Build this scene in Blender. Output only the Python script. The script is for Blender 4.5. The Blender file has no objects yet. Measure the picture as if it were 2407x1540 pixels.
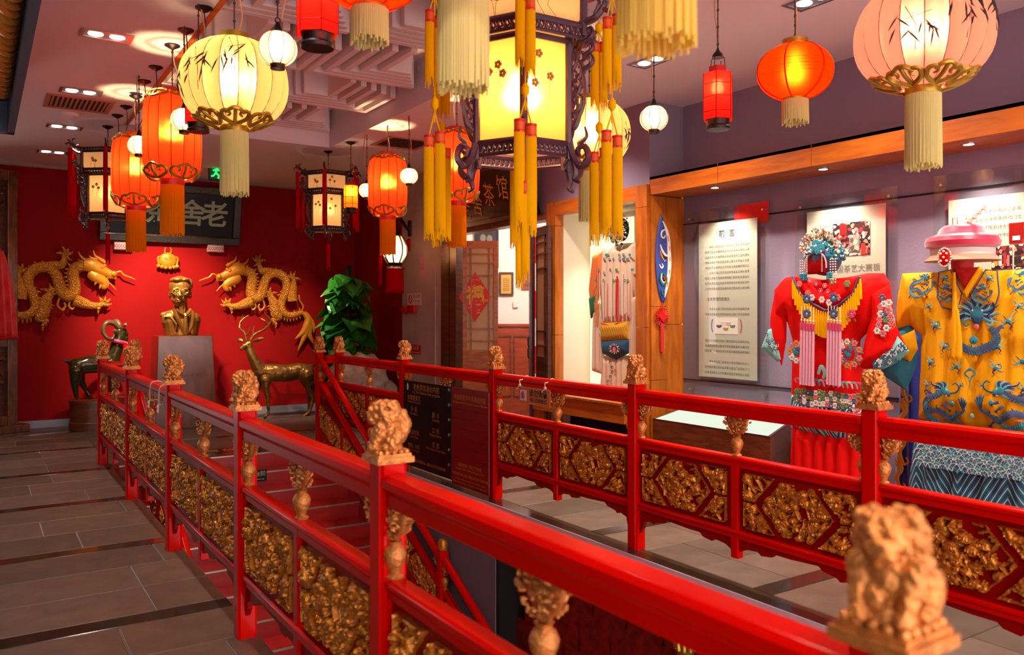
import bpy, bmesh, math, random
import numpy as np
from mathutils import Vector, Matrix, noise

random.seed(11)
scn = bpy.context.scene
col = scn.collection

# ------------------------------------------------------------------ camera, world, exposure, hall lights
EYE = 1.55                    # eye height above the upper floor
FPX, CX, HY = 1925.0, 1203.5, 738.0
YAW = math.atan((CX + 52) / FPX)
cam = bpy.data.cameras.new('camera')
cam.sensor_width = 36.0
cam.lens = 36.0 * FPX / 2407.0
cam.shift_y = -(770.0 - HY) / 2407.0
cam.clip_start = 0.05
cam.dof.use_dof = True
cam.dof.focus_distance = 6.2
cam.dof.aperture_fstop = 2.8
camo = bpy.data.objects.new('camera', cam)
camo.location = (0, 0, EYE)
camo.rotation_euler = (math.pi / 2, 0, -YAW)
col.objects.link(camo)
scn.camera = camo

world = bpy.data.worlds.new('hall_ambience')
scn.world = world
world.use_nodes = True
world.node_tree.nodes['Background'].inputs[0].default_value = (1.0, 0.84, 0.82, 1)
world.node_tree.nodes['Background'].inputs[1].default_value = 2.4

scn.view_settings.view_transform = 'Standard'
scn.view_settings.look = 'None'
scn.view_settings.exposure = 0.32
scn.view_settings.gamma = 1.0
scn.view_settings.use_curve_mapping = False
scn.cycles.max_bounces = 6
scn.cycles.diffuse_bounces = 3
scn.cycles.glossy_bounces = 3
scn.cycles.transparent_max_bounces = 8
scn.cycles.use_adaptive_sampling = True
scn.cycles.adaptive_threshold = 0.06
scn.cycles.adaptive_min_samples = 16
scn.cycles.sample_clamp_indirect = 4.0
scn.cycles.caustics_reflective = False
scn.cycles.caustics_refractive = False
scn.cycles.use_denoising = True

CEIL = 3.54

def spot(name, loc, target, power, size=70, blend=0.6, radius=0.05, color=(1, 0.87, 0.74)):
    l = bpy.data.lights.new(name, 'SPOT')
    l.energy = power; l.spot_size = math.radians(size); l.spot_blend = blend
    l.shadow_soft_size = radius; l.color = color
    o = bpy.data.objects.new(name, l)
    o.location = loc
    d = Vector(target) - Vector(loc)
    o.rotation_euler = d.to_track_quat('-Z', 'Y').to_euler()
    col.objects.link(o)
    return o

# recessed ceiling lamps of the hall: a row along the left aisle, a row along the right aisle
LAMPS_LEFT = [(0.77, y) for y in (-0.3, 1.4, 3.1, 4.75, 6.48, 8.23, 9.88, 11.49)]
LAMPS_RIGHT = [(4.43, y) for y in (-1.2, 0.3, 1.8, 3.3, 4.8, 6.3)]
for (x, y) in LAMPS_LEFT:
    spot('downlight_beam', (x, y, CEIL - 0.02), (x + 0.1, y, 0), 62 if y < 9 else 45, 105, 0.8, 0.06)
for (x, y) in LAMPS_RIGHT:
    spot('downlight_beam', (x, y, CEIL - 0.02), (x + 0.45, y, 0), 165, 118, 0.8, 0.06)
spot('bust_beam', (1.75, 10.95, CEIL - 0.02), (2.35, 12.85, 1.35), 760, 62, 0.9, 0.05, (1, 0.84, 0.68))
spot('deer_beam', (3.75, 10.95, CEIL - 0.02), (4.0, 12.6, 0.7), 260, 58, 0.9, 0.05)
NICHE_SPOTS = [(5.42, 5.05), (5.42, 3.95), (5.42, 2.85), (5.42, 1.75)]
for (x, y) in NICHE_SPOTS:
    spot('niche_beam', (x, y, 2.63), (5.4, y, 0.6), 70, 110, 0.8, 0.04, (1, 0.9, 0.78))
spot('case_beam', (5.62, 6.72, 2.60), (5.60, 6.62, 0.8), 60, 95, 0.9, 0.05, (1, 0.93, 0.78))

# ------------------------------------------------------------------ measuring helpers (pixels of the photo -> planes of the place)
_F = Vector((math.sin(YAW), math.cos(YAW), 0)); _R = Vector((math.cos(YAW), -math.sin(YAW), 0))
def ray(u, v): return _F + _R * ((u - CX) / FPX) + Vector((0, 0, (HY - v) / FPX))
def PX(u, v, x):
    r = ray(u, v); return Vector((0, 0, EYE)) + r * (x / r.x)
def PY(u, v, y):
    r = ray(u, v); return Vector((0, 0, EYE)) + r * (y / r.y)
def PZ(u, v, z):
    r = ray(u, v); return Vector((0, 0, EYE)) + r * ((z - EYE) / r.z)

def lin(r, g, b):
    f = lambda c: (c / 255 / 12.92) if c / 255 <= 0.04045 else ((c / 255 + 0.055) / 1.055) ** 2.4
    return (f(r), f(g), f(b), 1)

# ------------------------------------------------------------------ materials
MATS = {}
def mat(name, rgb, rough=0.5, metal=0.0, coat=0.0, bump=None, vary=None, spec=0.5, emit=None, sheen=0.0):
    """rgb in sRGB 0-255; bump=(scale,strength,kind); vary=(scale, amount)"""
    m = bpy.data.materials.new(name); m.use_nodes = True
    nt = m.node_tree; b = nt.nodes['Principled BSDF']
    c = lin(*rgb)
    b.inputs['Base Color'].default_value = c
    b.inputs['Roughness'].default_value = rough
    b.inputs['Metallic'].default_value = metal
    b.inputs['Coat Weight'].default_value = coat
    b.inputs['Coat Roughness'].default_value = 0.12
    b.inputs['Specular IOR Level'].default_value = spec
    b.inputs['Sheen Weight'].default_value = sheen
    if emit:
        b.inputs['Emission Color'].default_value = lin(*emit[0]); b.inputs['Emission Strength'].default_value = emit[1]
    tc = nt.nodes.new('ShaderNodeTexCoord')
    if vary:
        n = nt.nodes.new('ShaderNodeTexNoise'); n.inputs['Scale'].default_value = vary[0]; n.inputs['Detail'].default_value = 4
        mx = nt.nodes.new('ShaderNodeMixRGB'); mx.blend_type = 'MULTIPLY'
        rp = nt.nodes.new('ShaderNodeValToRGB')
        a = 1 - vary[1]
        rp.color_ramp.elements[0].position = 0.35; rp.color_ramp.elements[0].color = (a, a, a, 1)
        rp.color_ramp.elements[1].position = 0.7; rp.color_ramp.elements[1].color = (1, 1, 1, 1)
        nt.links.new(tc.outputs['Object'], n.inputs['Vector']); nt.links.new(n.outputs['Fac'], rp.inputs[0])
        mx.inputs[0].default_value = 1; mx.inputs[1].default_value = c
        nt.links.new(rp.outputs[0], mx.inputs[2]); nt.links.new(mx.outputs[0], b.inputs['Base Color'])
    if bump:
        kind = bump[2] if len(bump) > 2 else 'noise'
        if kind == 'scales':
            t = nt.nodes.new('ShaderNodeTexVoronoi'); out = t.outputs['Distance']
        else:
            t = nt.nodes.new('ShaderNodeTexNoise'); out = t.outputs['Fac']; t.inputs['Detail'].default_value = 5
        t.inputs['Scale'].default_value = bump[0]
        bp = nt.nodes.new('ShaderNodeBump'); bp.inputs['Strength'].default_value = bump[1]; bp.inputs['Distance'].default_value = 0.02
        nt.links.new(tc.outputs['Object'], t.inputs['Vector']); nt.links.new(out, bp.inputs['Height']); nt.links.new(bp.outputs[0], b.inputs['Normal'])
    MATS[name] = m
    return m

def wood(name, rgb1, rgb2, scale=(2, 12, 2), rough=0.4, coat=0.2):
    m = mat(name, rgb1, rough, coat=coat)
    nt = m.node_tree; b = nt.nodes['Principled BSDF']
    tc = [n for n in nt.nodes if n.type == 'TEX_COORD'][0]
    mp = nt.nodes.new('ShaderNodeMapping'); mp.inputs['Scale'].default_value = scale
    n = nt.nodes.new('ShaderNodeTexNoise'); n.inputs['Scale'].default_value = 3; n.inputs['Detail'].default_value = 6; n.inputs['Distortion'].default_value = 0.6
    rp = nt.nodes.new('ShaderNodeValToRGB')
    rp.color_ramp.elements[0].position = 0.38; rp.color_ramp.elements[0].color = lin(*rgb2)
    rp.color_ramp.elements[1].position = 0.62; rp.color_ramp.elements[1].color = lin(*rgb1)
    nt.links.new(tc.outputs['Object'], mp.inputs[0]); nt.links.new(mp.outputs[0], n.inputs['Vector'])
    nt.links.new(n.outputs['Fac'], rp.inputs[0]); nt.links.new(rp.outputs[0], b.inputs['Base Color'])
    return m

def lantern_paper(name, rgb, glow, see=0.34):
    """thin lit paper or silk: passes the bulb's light on, glows a little of its own, lets the bulb shimmer through"""
    m = bpy.data.materials.new(name); m.use_nodes = True
    nt = m.node_tree; nt.nodes.clear()
    out = nt.nodes.new('ShaderNodeOutputMaterial')
    df = nt.nodes.new('ShaderNodeBsdfDiffuse'); tl = nt.nodes.new('ShaderNodeBsdfTranslucent'); tp = nt.nodes.new('ShaderNodeBsdfRefraction')
    tp.inputs['Roughness'].default_value = 0.68; tp.inputs['IOR'].default_value = 1.33
    em = nt.nodes.new('ShaderNodeEmission')
    c = lin(*rgb)
    df.inputs[0].default_value = c; tl.inputs[0].default_value = c; tp.inputs[0].default_value = c
    em.inputs[0].default_value = c; em.inputs[1].default_value = glow
    m1 = nt.nodes.new('ShaderNodeMixShader'); m1.inputs[0].default_value = 0.6
    m2 = nt.nodes.new('ShaderNodeMixShader'); m2.inputs[0].default_value = see
    ad = nt.nodes.new('ShaderNodeAddShader')
    nt.links.new(df.outputs[0], m1.inputs[1]); nt.links.new(tl.outputs[0], m1.inputs[2])
    nt.links.new(m1.outputs[0], m2.inputs[1]); nt.links.new(tp.outputs[0], m2.inputs[2])
    nt.links.new(m2.outputs[0], ad.inputs[0]); nt.links.new(em.outputs[0], ad.inputs[1])
    nt.links.new(ad.outputs[0], out.inputs[0])
    MATS[name] = m
    return m

def emitter(name, rgb, strength):
    m = bpy.data.materials.new(name); m.use_nodes = True
    nt = m.node_tree; nt.nodes.clear()
    out = nt.nodes.new('ShaderNodeOutputMaterial'); em = nt.nodes.new('ShaderNodeEmission')
    em.inputs[0].default_value = lin(*rgb); em.inputs[1].default_value = strength
    nt.links.new(em.outputs[0], out.inputs[0]); MATS[name] = m
    return m

mat('red_wall', (160, 14, 12), 0.75, spec=0.12, bump=(60, 0.12), vary=(1.5, 0.12))
mat('grey_wall', (206, 190, 180), 0.8, bump=(50, 0.1), vary=(2.0, 0.25))
mat('purple_wall', (142, 128, 150), 0.8, spec=0.2, bump=(50, 0.08), vary=(1.3, 0.12))
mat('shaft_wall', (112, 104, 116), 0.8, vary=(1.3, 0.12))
mat('white_wall', (232, 222, 216), 0.8)
mat('ceiling_white', (246, 236, 240), 0.85)
mat('coffer_white', (246, 234, 236), 0.8)
mat('beam_blue', (78, 92, 118), 0.6)
mat('tile_a', (112, 90, 74), 0.42, bump=(14, 0.12), vary=(5, 0.30))
mat('tile_b', (102, 81, 67), 0.42, bump=(14, 0.12), vary=(4, 0.30))
mat('tile_c', (120, 96, 80), 0.42, bump=(14, 0.12), vary=(6, 0.30))
mat('grout', (140, 118, 98), 0.8)
mat('dark_stone', (62, 50, 40), 0.12, vary=(6, 0.3))
mat('curb_grey', (214, 190, 202), 0.5)
mat('baseboard_grey', (150, 152, 160), 0.35, metal=0.3)
mat('lacquer', (222, 6, 0), 0.26, coat=0.08, spec=0.08, vary=(3, 0.10))
mat('lacquer_dark', (158, 4, 2), 0.4, coat=0.0, spec=0.14, vary=(3, 0.15))
mat('carving', (250, 156, 52), 0.24, metal=0.55, bump=(140, 0.25), vary=(40, 0.45))
mat('lion_gold', (240, 154, 76), 0.27, metal=0.5, bump=(90, 0.35), vary=(30, 0.4))
mat('dragon_gold', (226, 138, 26), 0.36, metal=0.25, bump=(52, 0.7, 'scales'), vary=(30, 0.18))
mat('dragon_plain', (226, 138, 26), 0.36, metal=0.25, bump=(60, 0.2))
mat('gold_trim', (190, 150, 50), 0.32, metal=0.7)
mat('gold_paint', (214, 156, 40), 0.5)
mat('bronze', (190, 128, 52), 0.33, metal=0.65, bump=(40, 0.12), vary=(7, 0.3))
mat('deer_bronze', (176, 124, 56), 0.3, metal=0.7, bump=(30, 0.4), vary=(3.0, 0.6))
mat('goat_glaze', (58, 56, 18), 0.14, coat=0.8, vary=(5, 0.5))
mat('goat_horn', (120, 92, 52), 0.3, coat=0.4, vary=(9, 0.4))
mat('black_frame', (44, 36, 22), 0.3, coat=0.3, bump=(60, 0.4))
mat('black_board', (14, 11, 10), 0.3, spec=0.25)
mat('jade_letter', (176, 196, 156), 0.5)
mat('dark_wood', (44, 24, 22), 0.4, coat=0.2)
mat('plum_wood', (78, 44, 62), 0.35, coat=0.3, vary=(20, 0.3))
mat('iron', (34, 30, 32), 0.4, metal=0.5)
mat('steel', (200, 200, 205), 0.25, metal=0.9)
mat('nosing', (190, 180, 160), 0.25, metal=0.8)
wood('wood_orange', (194, 104, 20), (164, 82, 14), (6, 6, 1))
wood('wood_beam', (196, 102, 18), (168, 82, 14), (7, 1, 7))
wood('wood_brown', (122, 62, 26), (92, 42, 16), (2, 2, 9))
wood('wood_dark', (84, 38, 18), (58, 24, 12), (2, 2, 10))
wood('wood_screen', (128, 68, 26), (84, 40, 14), (6, 6, 2), rough=0.3, coat=0.4)
wood('wood_pedestal', (128, 64, 30), (104, 46, 22), (2, 2, 1), rough=0.16, coat=0.6)
wood('wood_door', (170, 94, 40), (140, 70, 26), (2, 2, 8))
wood('wood_red', (160, 66, 34), (140, 52, 26), (2, 2, 8))
mat('cloth_red', (214, 12, 12), 0.55, bump=(200, 0.15), sheen=0.2)
mat('robe_red', (240, 12, 6), 0.75, bump=(260, 0.15), spec=0.15)
mat('robe_yellow', (246, 172, 6), 0.65, bump=(260, 0.15), spec=0.2)
mat('robe_blue', (22, 44, 150), 0.5, bump=(200, 0.15), sheen=0.3)
mat('robe_cream', (226, 196, 168), 0.75, bump=(200, 0.1))
mat('teal', (40, 138, 160), 0.6)
mat('teal_light', (130, 196, 190), 0.6)
mat('teal_dark', (20, 78, 110), 0.6)
mat('navy', (22, 36, 92), 0.6)
mat('slate', (74, 84, 120), 0.6)
mat('emb_green', (96, 140, 84), 0.6)
mat('emb_pink', (226, 110, 120), 0.6)
mat('emb_white', (232, 222, 212), 0.6)
mat('emb_orange', (226, 120, 50), 0.6)
mat('magenta', (206, 30, 84), 0.5, sheen=0.5)
mat('hat_pink', (214, 22, 70), 0.42, sheen=0.6, vary=(4, 0.2))
def thread(name, rgb, thru=0.45):
    """silk threads: light passes through them a little"""
    m = bpy.data.materials.new(name); m.use_nodes = True
    nt = m.node_tree; nt.nodes.clear()
    out = nt.nodes.new('ShaderNodeOutputMaterial'); df = nt.nodes.new('ShaderNodeBsdfDiffuse'); tl = nt.nodes.new('ShaderNodeBsdfTranslucent'); mx = nt.nodes.new('ShaderNodeMixShader')
    df.inputs[0].default_value = lin(*rgb); tl.inputs[0].default_value = lin(*rgb); mx.inputs[0].default_value = thru
    nt.links.new(df.outputs[0], mx.inputs[1]); nt.links.new(tl.outputs[0], mx.inputs[2]); nt.links.new(mx.outputs[0], out.inputs[0]); MATS[name] = m
mat('tassel_pink', (232, 166, 184), 0.6)
thread('tassel_yellow', (255, 190, 16), 0.15)
thread('tassel_orange', (255, 150, 6), 0.4)
thread('tassel_cream', (246, 230, 156), 0.4)
thread('tassel_lit', (255, 226, 120), 0.5)  # paler copy of the barrel tassels, lamplight put into its colour
mat('painted_petal', (206, 130, 70), 0.6)
thread('tassel_red', (214, 6, 24), 0.3)
mat('tassel_band', (226, 84, 14), 0.5)
mat('red_thread', (206, 20, 10), 0.5)
mat('pearl', (240, 222, 200), 0.2, coat=0.5)
mat('cardboard', (196, 150, 120), 0.8)
mat('paper', (226, 218, 202), 0.8)
mat('paper_pale', (216, 210, 194), 0.8)
mat('ink', (40, 36, 36), 0.8)
mat('ink_grey', (120, 112, 106), 0.8)
mat('silk_cord', (208, 160, 120), 0.6)
mat('cable', (60, 46, 48), 0.6)
mat('sign_orange', (206, 116, 56), 0.5)
mat('sign_red', (206, 16, 16), 0.45)
mat('board_red', (140, 12, 12), 0.3, coat=0.3)
mat('board_text', (214, 150, 50), 0.5)
mat('leaf_a', (52, 140, 36), 0.28, coat=0.3, vary=(8, 0.35))
mat('leaf_b', (84, 166, 50), 0.28, coat=0.3, vary=(8, 0.35))
mat('leaf_c', (36, 108, 30), 0.3, coat=0.3, vary=(8, 0.35))
mat('pole_moss', (24, 20, 16), 0.9)
mat('rock', (226, 210, 188), 0.85, bump=(9, 1.0), vary=(7, 0.5))
mat('stair_red', (170, 14, 10), 0.35, coat=0.25, vary=(5, 0.2))
mat('plate_red', (150, 28, 14), 0.4, coat=0.3, vary=(14, 0.6))
mat('dark_void', (18, 12, 10), 0.9)  # near-black for joints, and as painted shade in recesses
mat('vent_tan', (196, 128, 96), 0.5)
mat('photo_dark', (34, 26, 30), 0.6)
mat('gold_sheet', (206, 160, 74), 0.4, metal=0.3)
mat('mask_blue', (34, 60, 150), 0.45, coat=0.3)
mat('mask_white', (232, 214, 200), 0.45, coat=0.3)
mat('mask_green', (24, 106, 74), 0.45)
mat('mask_black', (20, 18, 20), 0.45)
mat('rope_gold', (236, 156, 60), 0.4, metal=0.4, bump=(40, 0.4))
emitter('lamp_white', (255, 240, 225), 14)
emitter('lamp_small', (255, 244, 230), 10)
emitter('exit_green', (40, 220, 90), 2.2)
emitter('table_light', (232, 242, 222), 0.85)
emitter('case_glow', (255, 240, 190), 1.15)
emitter('bulb', (255, 216, 166), 150)
emitter('bulb_cream', (255, 216, 166), 95)
emitter('bulb_globe', (255, 216, 170), 60)
emitter('bulb_orange', (255, 206, 150), 230)
emitter('bulb_dim', (255, 222, 176), 70)
emitter('bulb_low', (255, 214, 160), 30)
emitter('bulb_red', (255, 206, 150), 560)
lantern_paper('paper_cream', (255, 196, 128), 0.05)
lantern_paper('paper_pink', (236, 138, 118), 0.28)
lantern_paper('silk_red', (255, 42, 12), 0.3, 0.5)
lantern_paper('silk_orange', (255, 34, 2), 0.4, 0.5)
lantern_paper('box_red', (240, 26, 16), 0.65)
lantern_paper('box_orange', (255, 110, 20), 0.8)
lantern_paper('globe_white', (255, 206, 170), 0.1)
lantern_paper('glass_yellow', (255, 192, 92), 0.08)
lantern_paper('glass_tan', (226, 170, 110), 0.35, 0.1)
def glass(name, tint=(250, 252, 249)):
    m = bpy.data.materials.new(name); m.use_nodes = True
    nt = m.node_tree; nt.nodes.clear()
    out = nt.nodes.new('ShaderNodeOutputMaterial'); tp = nt.nodes.new('ShaderNodeBsdfTransparent'); gl = nt.nodes.new('ShaderNodeBsdfGlossy')
    gl.inputs['Roughness'].default_value = 0.02; tp.inputs[0].default_value = lin(*tint)
    lw = nt.nodes.new('ShaderNodeLayerWeight'); lw.inputs[0].default_value = 0.5
    pw = nt.nodes.new('ShaderNodeMath'); pw.operation = 'POWER'; pw.inputs[1].default_value = 4.0
    fr = nt.nodes.new('ShaderNodeMath'); fr.operation = 'MULTIPLY_ADD'; fr.inputs[1].default_value = 0.8; fr.inputs[2].default_value = 0.045
    nt.links.new(lw.outputs['Facing'], pw.inputs[0]); nt.links.new(pw.outputs[0], fr.inputs[0])
    mx = nt.nodes.new('ShaderNodeMixShader')
    nt.links.new(fr.outputs[0], mx.inputs[0]); nt.links.new(tp.outputs[0], mx.inputs[1]); nt.links.new(gl.outputs[0], mx.inputs[2])
    nt.links.new(mx.outputs[0], out.inputs[0]); MATS[name] = m
glass('glass')
def photo_material(name, cols, scale):
    m = mat(name, (255, 255, 255), 0.5); nt = m.node_tree; b = nt.nodes['Principled BSDF']
    tc = [n for n in nt.nodes if n.type == 'TEX_COORD'][0]
    n = nt.nodes.new('ShaderNodeTexVoronoi'); n.inputs['Scale'].default_value = scale
    sp = nt.nodes.new('ShaderNodeSeparateColor'); rp = nt.nodes.new('ShaderNodeValToRGB'); rp.color_ramp.interpolation = 'CONSTANT'
    while len(rp.color_ramp.elements) < len(cols): rp.color_ramp.elements.new(0.5)
    for i, (p, c) in enumerate(cols): rp.color_ramp.elements[i].position = p; rp.color_ramp.elements[i].color = lin(*c)
    nt.links.new(tc.outputs['Object'], n.inputs['Vector']); nt.links.new(n.outputs['Color'], sp.inputs[0]); nt.links.new(sp.outputs[0], rp.inputs[0]); nt.links.new(rp.outputs[0], b.inputs['Base Color'])
photo_material('photo_stage', [(0, (30, 18, 20)), (0.4, (70, 20, 24)), (0.6, (150, 40, 50)), (0.75, (190, 130, 110)), (0.88, (226, 200, 180))], 45)
photo_material('photo_print', [(0, (150, 130, 120)), (0.5, (190, 170, 150)), (0.8, (90, 76, 74))], 30)

def stripes_material(name, colors, period, angle_mirror, rough=0.6):
    """printed diagonal stripes meeting in chevrons: flat print on cloth"""
    m = mat(name, (255, 255, 255), rough)
    nt = m.node_tree; b = nt.nodes['Principled BSDF']
    tc = [n for n in nt.nodes if n.type == 'TEX_COORD'][0]
    sp = nt.nodes.new('ShaderNodeSeparateXYZ'); nt.links.new(tc.outputs['Object'], sp.inputs[0])
    def M(op, a, b_=None):
        n = nt.nodes.new('ShaderNodeMath'); n.operation = op
        for i, s in enumerate((a, b_)):
            if s is None: continue
            if isinstance(s, (int, float)): n.inputs[i].default_value = s
            else: nt.links.new(s, n.inputs[i])
        return n.outputs[0]
    pp = M('PINGPONG', M('ADD', sp.outputs['Y'], 10.0 + angle_mirror[2]), angle_mirror[0])
    s = M('ADD', M('MULTIPLY', sp.outputs['Z'], angle_mirror[1]), pp)
    fr = M('FRACT', M('DIVIDE', s, period))
    rp = nt.nodes.new('ShaderNodeValToRGB'); rp.color_ramp.interpolation = 'CONSTANT'
    el = rp.color_ramp.elements
    while len(el) < len(colors): el.new(0.5)
    for i, (p, c) in enumerate(colors):
        el[i].position = p; el[i].color = lin(*c)
    nt.links.new(fr, rp.inputs[0]); nt.links.new(rp.outputs[0], b.inputs['Base Color'])
stripes_material('hem_teal', [(0, (16, 74, 104)), (0.3, (30, 110, 140)), (0.55, (190, 214, 206)), (0.72, (22, 92, 124))], 0.034, (0.28, -0.55, 0.05))
stripes_material('hem_multi', [(0, (20, 60, 96)), (0.09, (180, 226, 226)), (0.16, (20, 110, 150)), (0.26, (210, 236, 226)), (0.33, (24, 70, 110)), (0.44, (190, 226, 226)),
                               (0.5, (214, 40, 110)), (0.6, (226, 226, 226)), (0.66, (20, 120, 120)), (0.76, (120, 190, 90)), (0.84, (220, 236, 226)), (0.9, (24, 80, 130))], 0.17, (0.31, -0.45, 0.02))

# ------------------------------------------------------------------ mesh tools
class MB:
    def __init__(s): s.v = []; s.f = []
    def add(s, vs, fs):
        o = len(s.v); s.v.extend([tuple(p) for p in vs]); s.f.extend([tuple(i + o for i in f) for f in fs]); return s
    def box(s, x0, x1, y0, y1, z0, z1):
        return s.add([(x0, y0, z0), (x1, y0, z0), (x1, y1, z0), (x0, y1, z0), (x0, y0, z1), (x1, y0, z1), (x1, y1, z1), (x0, y1, z1)],
                     [(0, 3, 2, 1), (4, 5, 6, 7), (0, 1, 5, 4), (1, 2, 6, 5), (2, 3, 7, 6), (3, 0, 4, 7)])
    def obox(s, o, a, b, c):
        """box from corner o spanned by the vectors a, b, c"""
        o, a, b, c = map(Vector, (o, a, b, c))
        vs = [o, o + a, o + a + b, o + b, o + c, o + a + c, o + a + b + c, o + b + c]
        fs = [(0, 3, 2, 1), (4, 5, 6, 7), (0, 1, 5, 4), (1, 2, 6, 5), (2, 3, 7, 6), (3, 0, 4, 7)]
        if a.cross(b).dot(c) < 0: fs = [f[::-1] for f in fs]
        return s.add(vs, fs)
    def prism(s, poly, d):
        """poly: list of 3D points in a plane; d: thickness vector"""
        n = len(poly); P = [Vector(p) for p in poly]; D = Vector(d)
        nrm = Vector((0, 0, 0))
        for i in range(n): nrm += P[i].cross(P[(i + 1) % n])
        fl = nrm.dot(D) > 0
        vs = P + [p + D for p in P]
        fs = [tuple(range(n))[::-1] if fl else tuple(range(n)), tuple(range(n, 2 * n)) if fl else tuple(range(n, 2 * n))[::-1]]
        for i in range(n):
            j = (i + 1) % n
            q = (i, j, j + n, i + n)
            fs.append(q if fl else q[::-1])
        return s.add(vs, fs)
    def lathe(s, prof, seg=24, c=(0, 0, 0), lobes=0, amp=0.0, cap=True, sx=1, sy=1, phase=0):
        c = Vector(c); n = len(prof); vs = []
        for (r, z) in prof:
            for k in range(seg):
                a = 2 * math.pi * k / seg + phase
                rr = r * (1 - amp * (1 - abs(math.cos(lobes * a / 2))) ** 1.5 * 1.0) if lobes else r
                vs.append((c.x + rr * math.cos(a) * sx, c.y + rr * math.sin(a) * sy, c.z + z))
        fs = []
        for i in range(n - 1):
            for k in range(seg):
                k2 = (k + 1) % seg
                fs.append((i * seg + k, i * seg + k2, (i + 1) * seg + k2, (i + 1) * seg + k))
        if prof[0][1] > prof[-1][1]: fs = [f[::-1] for f in fs]
        if cap:
            up = prof[0][1] < prof[-1][1]
            b = tuple(range(seg)); t = tuple(range((n - 1) * seg, n * seg))
            fs.append(b[::-1] if up else b); fs.append(t if up else t[::-1])
        return s.add(vs, fs)
    def tube(s, pts, rad, seg=8, cap=True, flat=None, closed=False):
        """swept tube; flat=(axis vector, factor) squashes the section along an axis"""
        P = [Vector(p) for p in pts]; n = len(P)
        if not hasattr(rad, '__len__'): rad = [rad] * n
        vs = []; up = None
        for i in range(n):
            if closed: t = P[(i + 1) % n] - P[i - 1]
            else: t = P[min(i + 1, n - 1)] - P[max(i - 1, 0)]
            if t.length < 1e-9: t = Vector((0, 0, 1))
            t.normalize()
            if up is None:
                up = Vector((0, 0, 1)) if abs(t.z) < 0.9 else Vector((1, 0, 0))
            a = t.cross(up)
            if a.length < 1e-6: a = t.orthogonal()
            a.normalize(); b = a.cross(t).normalized(); up = b
            for k in range(seg):
                g = 2 * math.pi * k / seg
                o = a * math.cos(g) * rad[i] + b * math.sin(g) * rad[i]
                if flat:
                    ax = Vector(flat[0]); o = o - ax * (o.dot(ax) * (1 - flat[1]))
                vs.append(P[i] + o)
        fs = []
        m = n if closed else n - 1
        for i in range(m):
            i2 = (i + 1) % n
            for k in range(seg):
                k2 = (k + 1) % seg
                fs.append((i * seg + k, i * seg + k2, i2 * seg + k2, i2 * seg + k))
        if cap and not closed:
            fs.append(tuple(range(seg))[::-1]); fs.append(tuple(range((n - 1) * seg, n * seg)))
        return s.add(vs, fs)
    def ball(s, c, r, seg=12, rings=8, M=None):
        c = Vector(c)
        if not hasattr(r, '__len__'): r = (r, r, r)
        vs = [(0, 0, -1)]; fs = []
        for i in range(1, rings):
            p = -math.pi / 2 + math.pi * i / rings
            for k in range(seg):
                a = 2 * math.pi * k / seg
                vs.append((math.cos(p) * math.cos(a), math.cos(p) * math.sin(a), math.sin(p)))
        vs.append((0, 0, 1)); top = len(vs) - 1
        for k in range(seg):
            k2 = (k + 1) % seg
            fs.append((0, 1 + k2, 1 + k)); b = 1 + (rings - 2) * seg
            fs.append((b + k, b + k2, top))
        for i in range(rings - 2):
            for k in range(seg):
                k2 = (k + 1) % seg
                fs.append((1 + i * seg + k, 1 + i * seg + k2, 1 + (i + 1) * seg + k2, 1 + (i + 1) * seg + k))
        out = []
        for v in vs:
            p = Vector((v[0] * r[0], v[1] * r[1], v[2] * r[2]))
            if M: p = M @ p
            out.append(c + p)
        return s.add(out, fs)
    def capsule(s, p0, r0, p1, r1, seg=14):
        p0, p1 = Vector(p0), Vector(p1)
        t = p1 - p0
        n = max(2, int(t.length / (0.5 * max(min(r0, r1), 0.004))) + 1); n = min(n, 14)
        pts = []; rr = []
        tl = t.normalized() if t.length > 1e-9 else Vector((0, 0, 1))
        for k in (-0.98, -0.85, -0.55): pts.append(p0 + tl * (k * r0)); rr.append(r0 * math.sqrt(1 - k * k))
        for i in range(n):
            q = i / (n - 1); pts.append(p0.lerp(p1, q)); rr.append(r0 + (r1 - r0) * q)
        for k in (0.55, 0.85, 0.98): pts.append(p1 + tl * (k * r1)); rr.append(r1 * math.sqrt(1 - k * k))
        return s.tube(pts, rr, seg)
    def chain(s, pts, radii, seg=14):
        for i in range(len(pts) - 1): s.capsule(pts[i], radii[i], pts[i + 1], radii[i + 1], seg)
        return s
    def grid(s, fn, nu, nv):
        vs = [fn(i / nu, j / nv) for j in range(nv + 1) for i in range(nu + 1)]
        fs = [(j * (nu + 1) + i, j * (nu + 1) + i + 1, (j + 1) * (nu + 1) + i + 1, (j + 1) * (nu + 1) + i) for j in range(nv) for i in range(nu)]
        return s.add(vs, fs)
    def mesh(s, name, m, smooth=True, org=(0, 0, 0)):
        me = bpy.data.meshes.new(name)
        o = Vector(org)
        me.from_pydata([(p[0] - o.x, p[1] - o.y, p[2] - o.z) for p in s.v], [], s.f)
        me.materials.append(MATS[m] if isinstance(m, str) else m)
        if smooth:
            me.polygons.foreach_set('use_smooth', [True] * len(me.polygons))
            try: me.set_sharp_from_angle(angle=math.radians(38))
            except Exception: pass
        me.update()
        return me
    def build(s, name, m, parent=None, smooth=True, bevel=0):
        org = ORG.get(parent, Vector((0, 0, 0))) if parent is not None else Vector((0, 0, 0))
        me = s.mesh(name, m, smooth, org)
        return put(name, me, parent, bevel)

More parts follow.
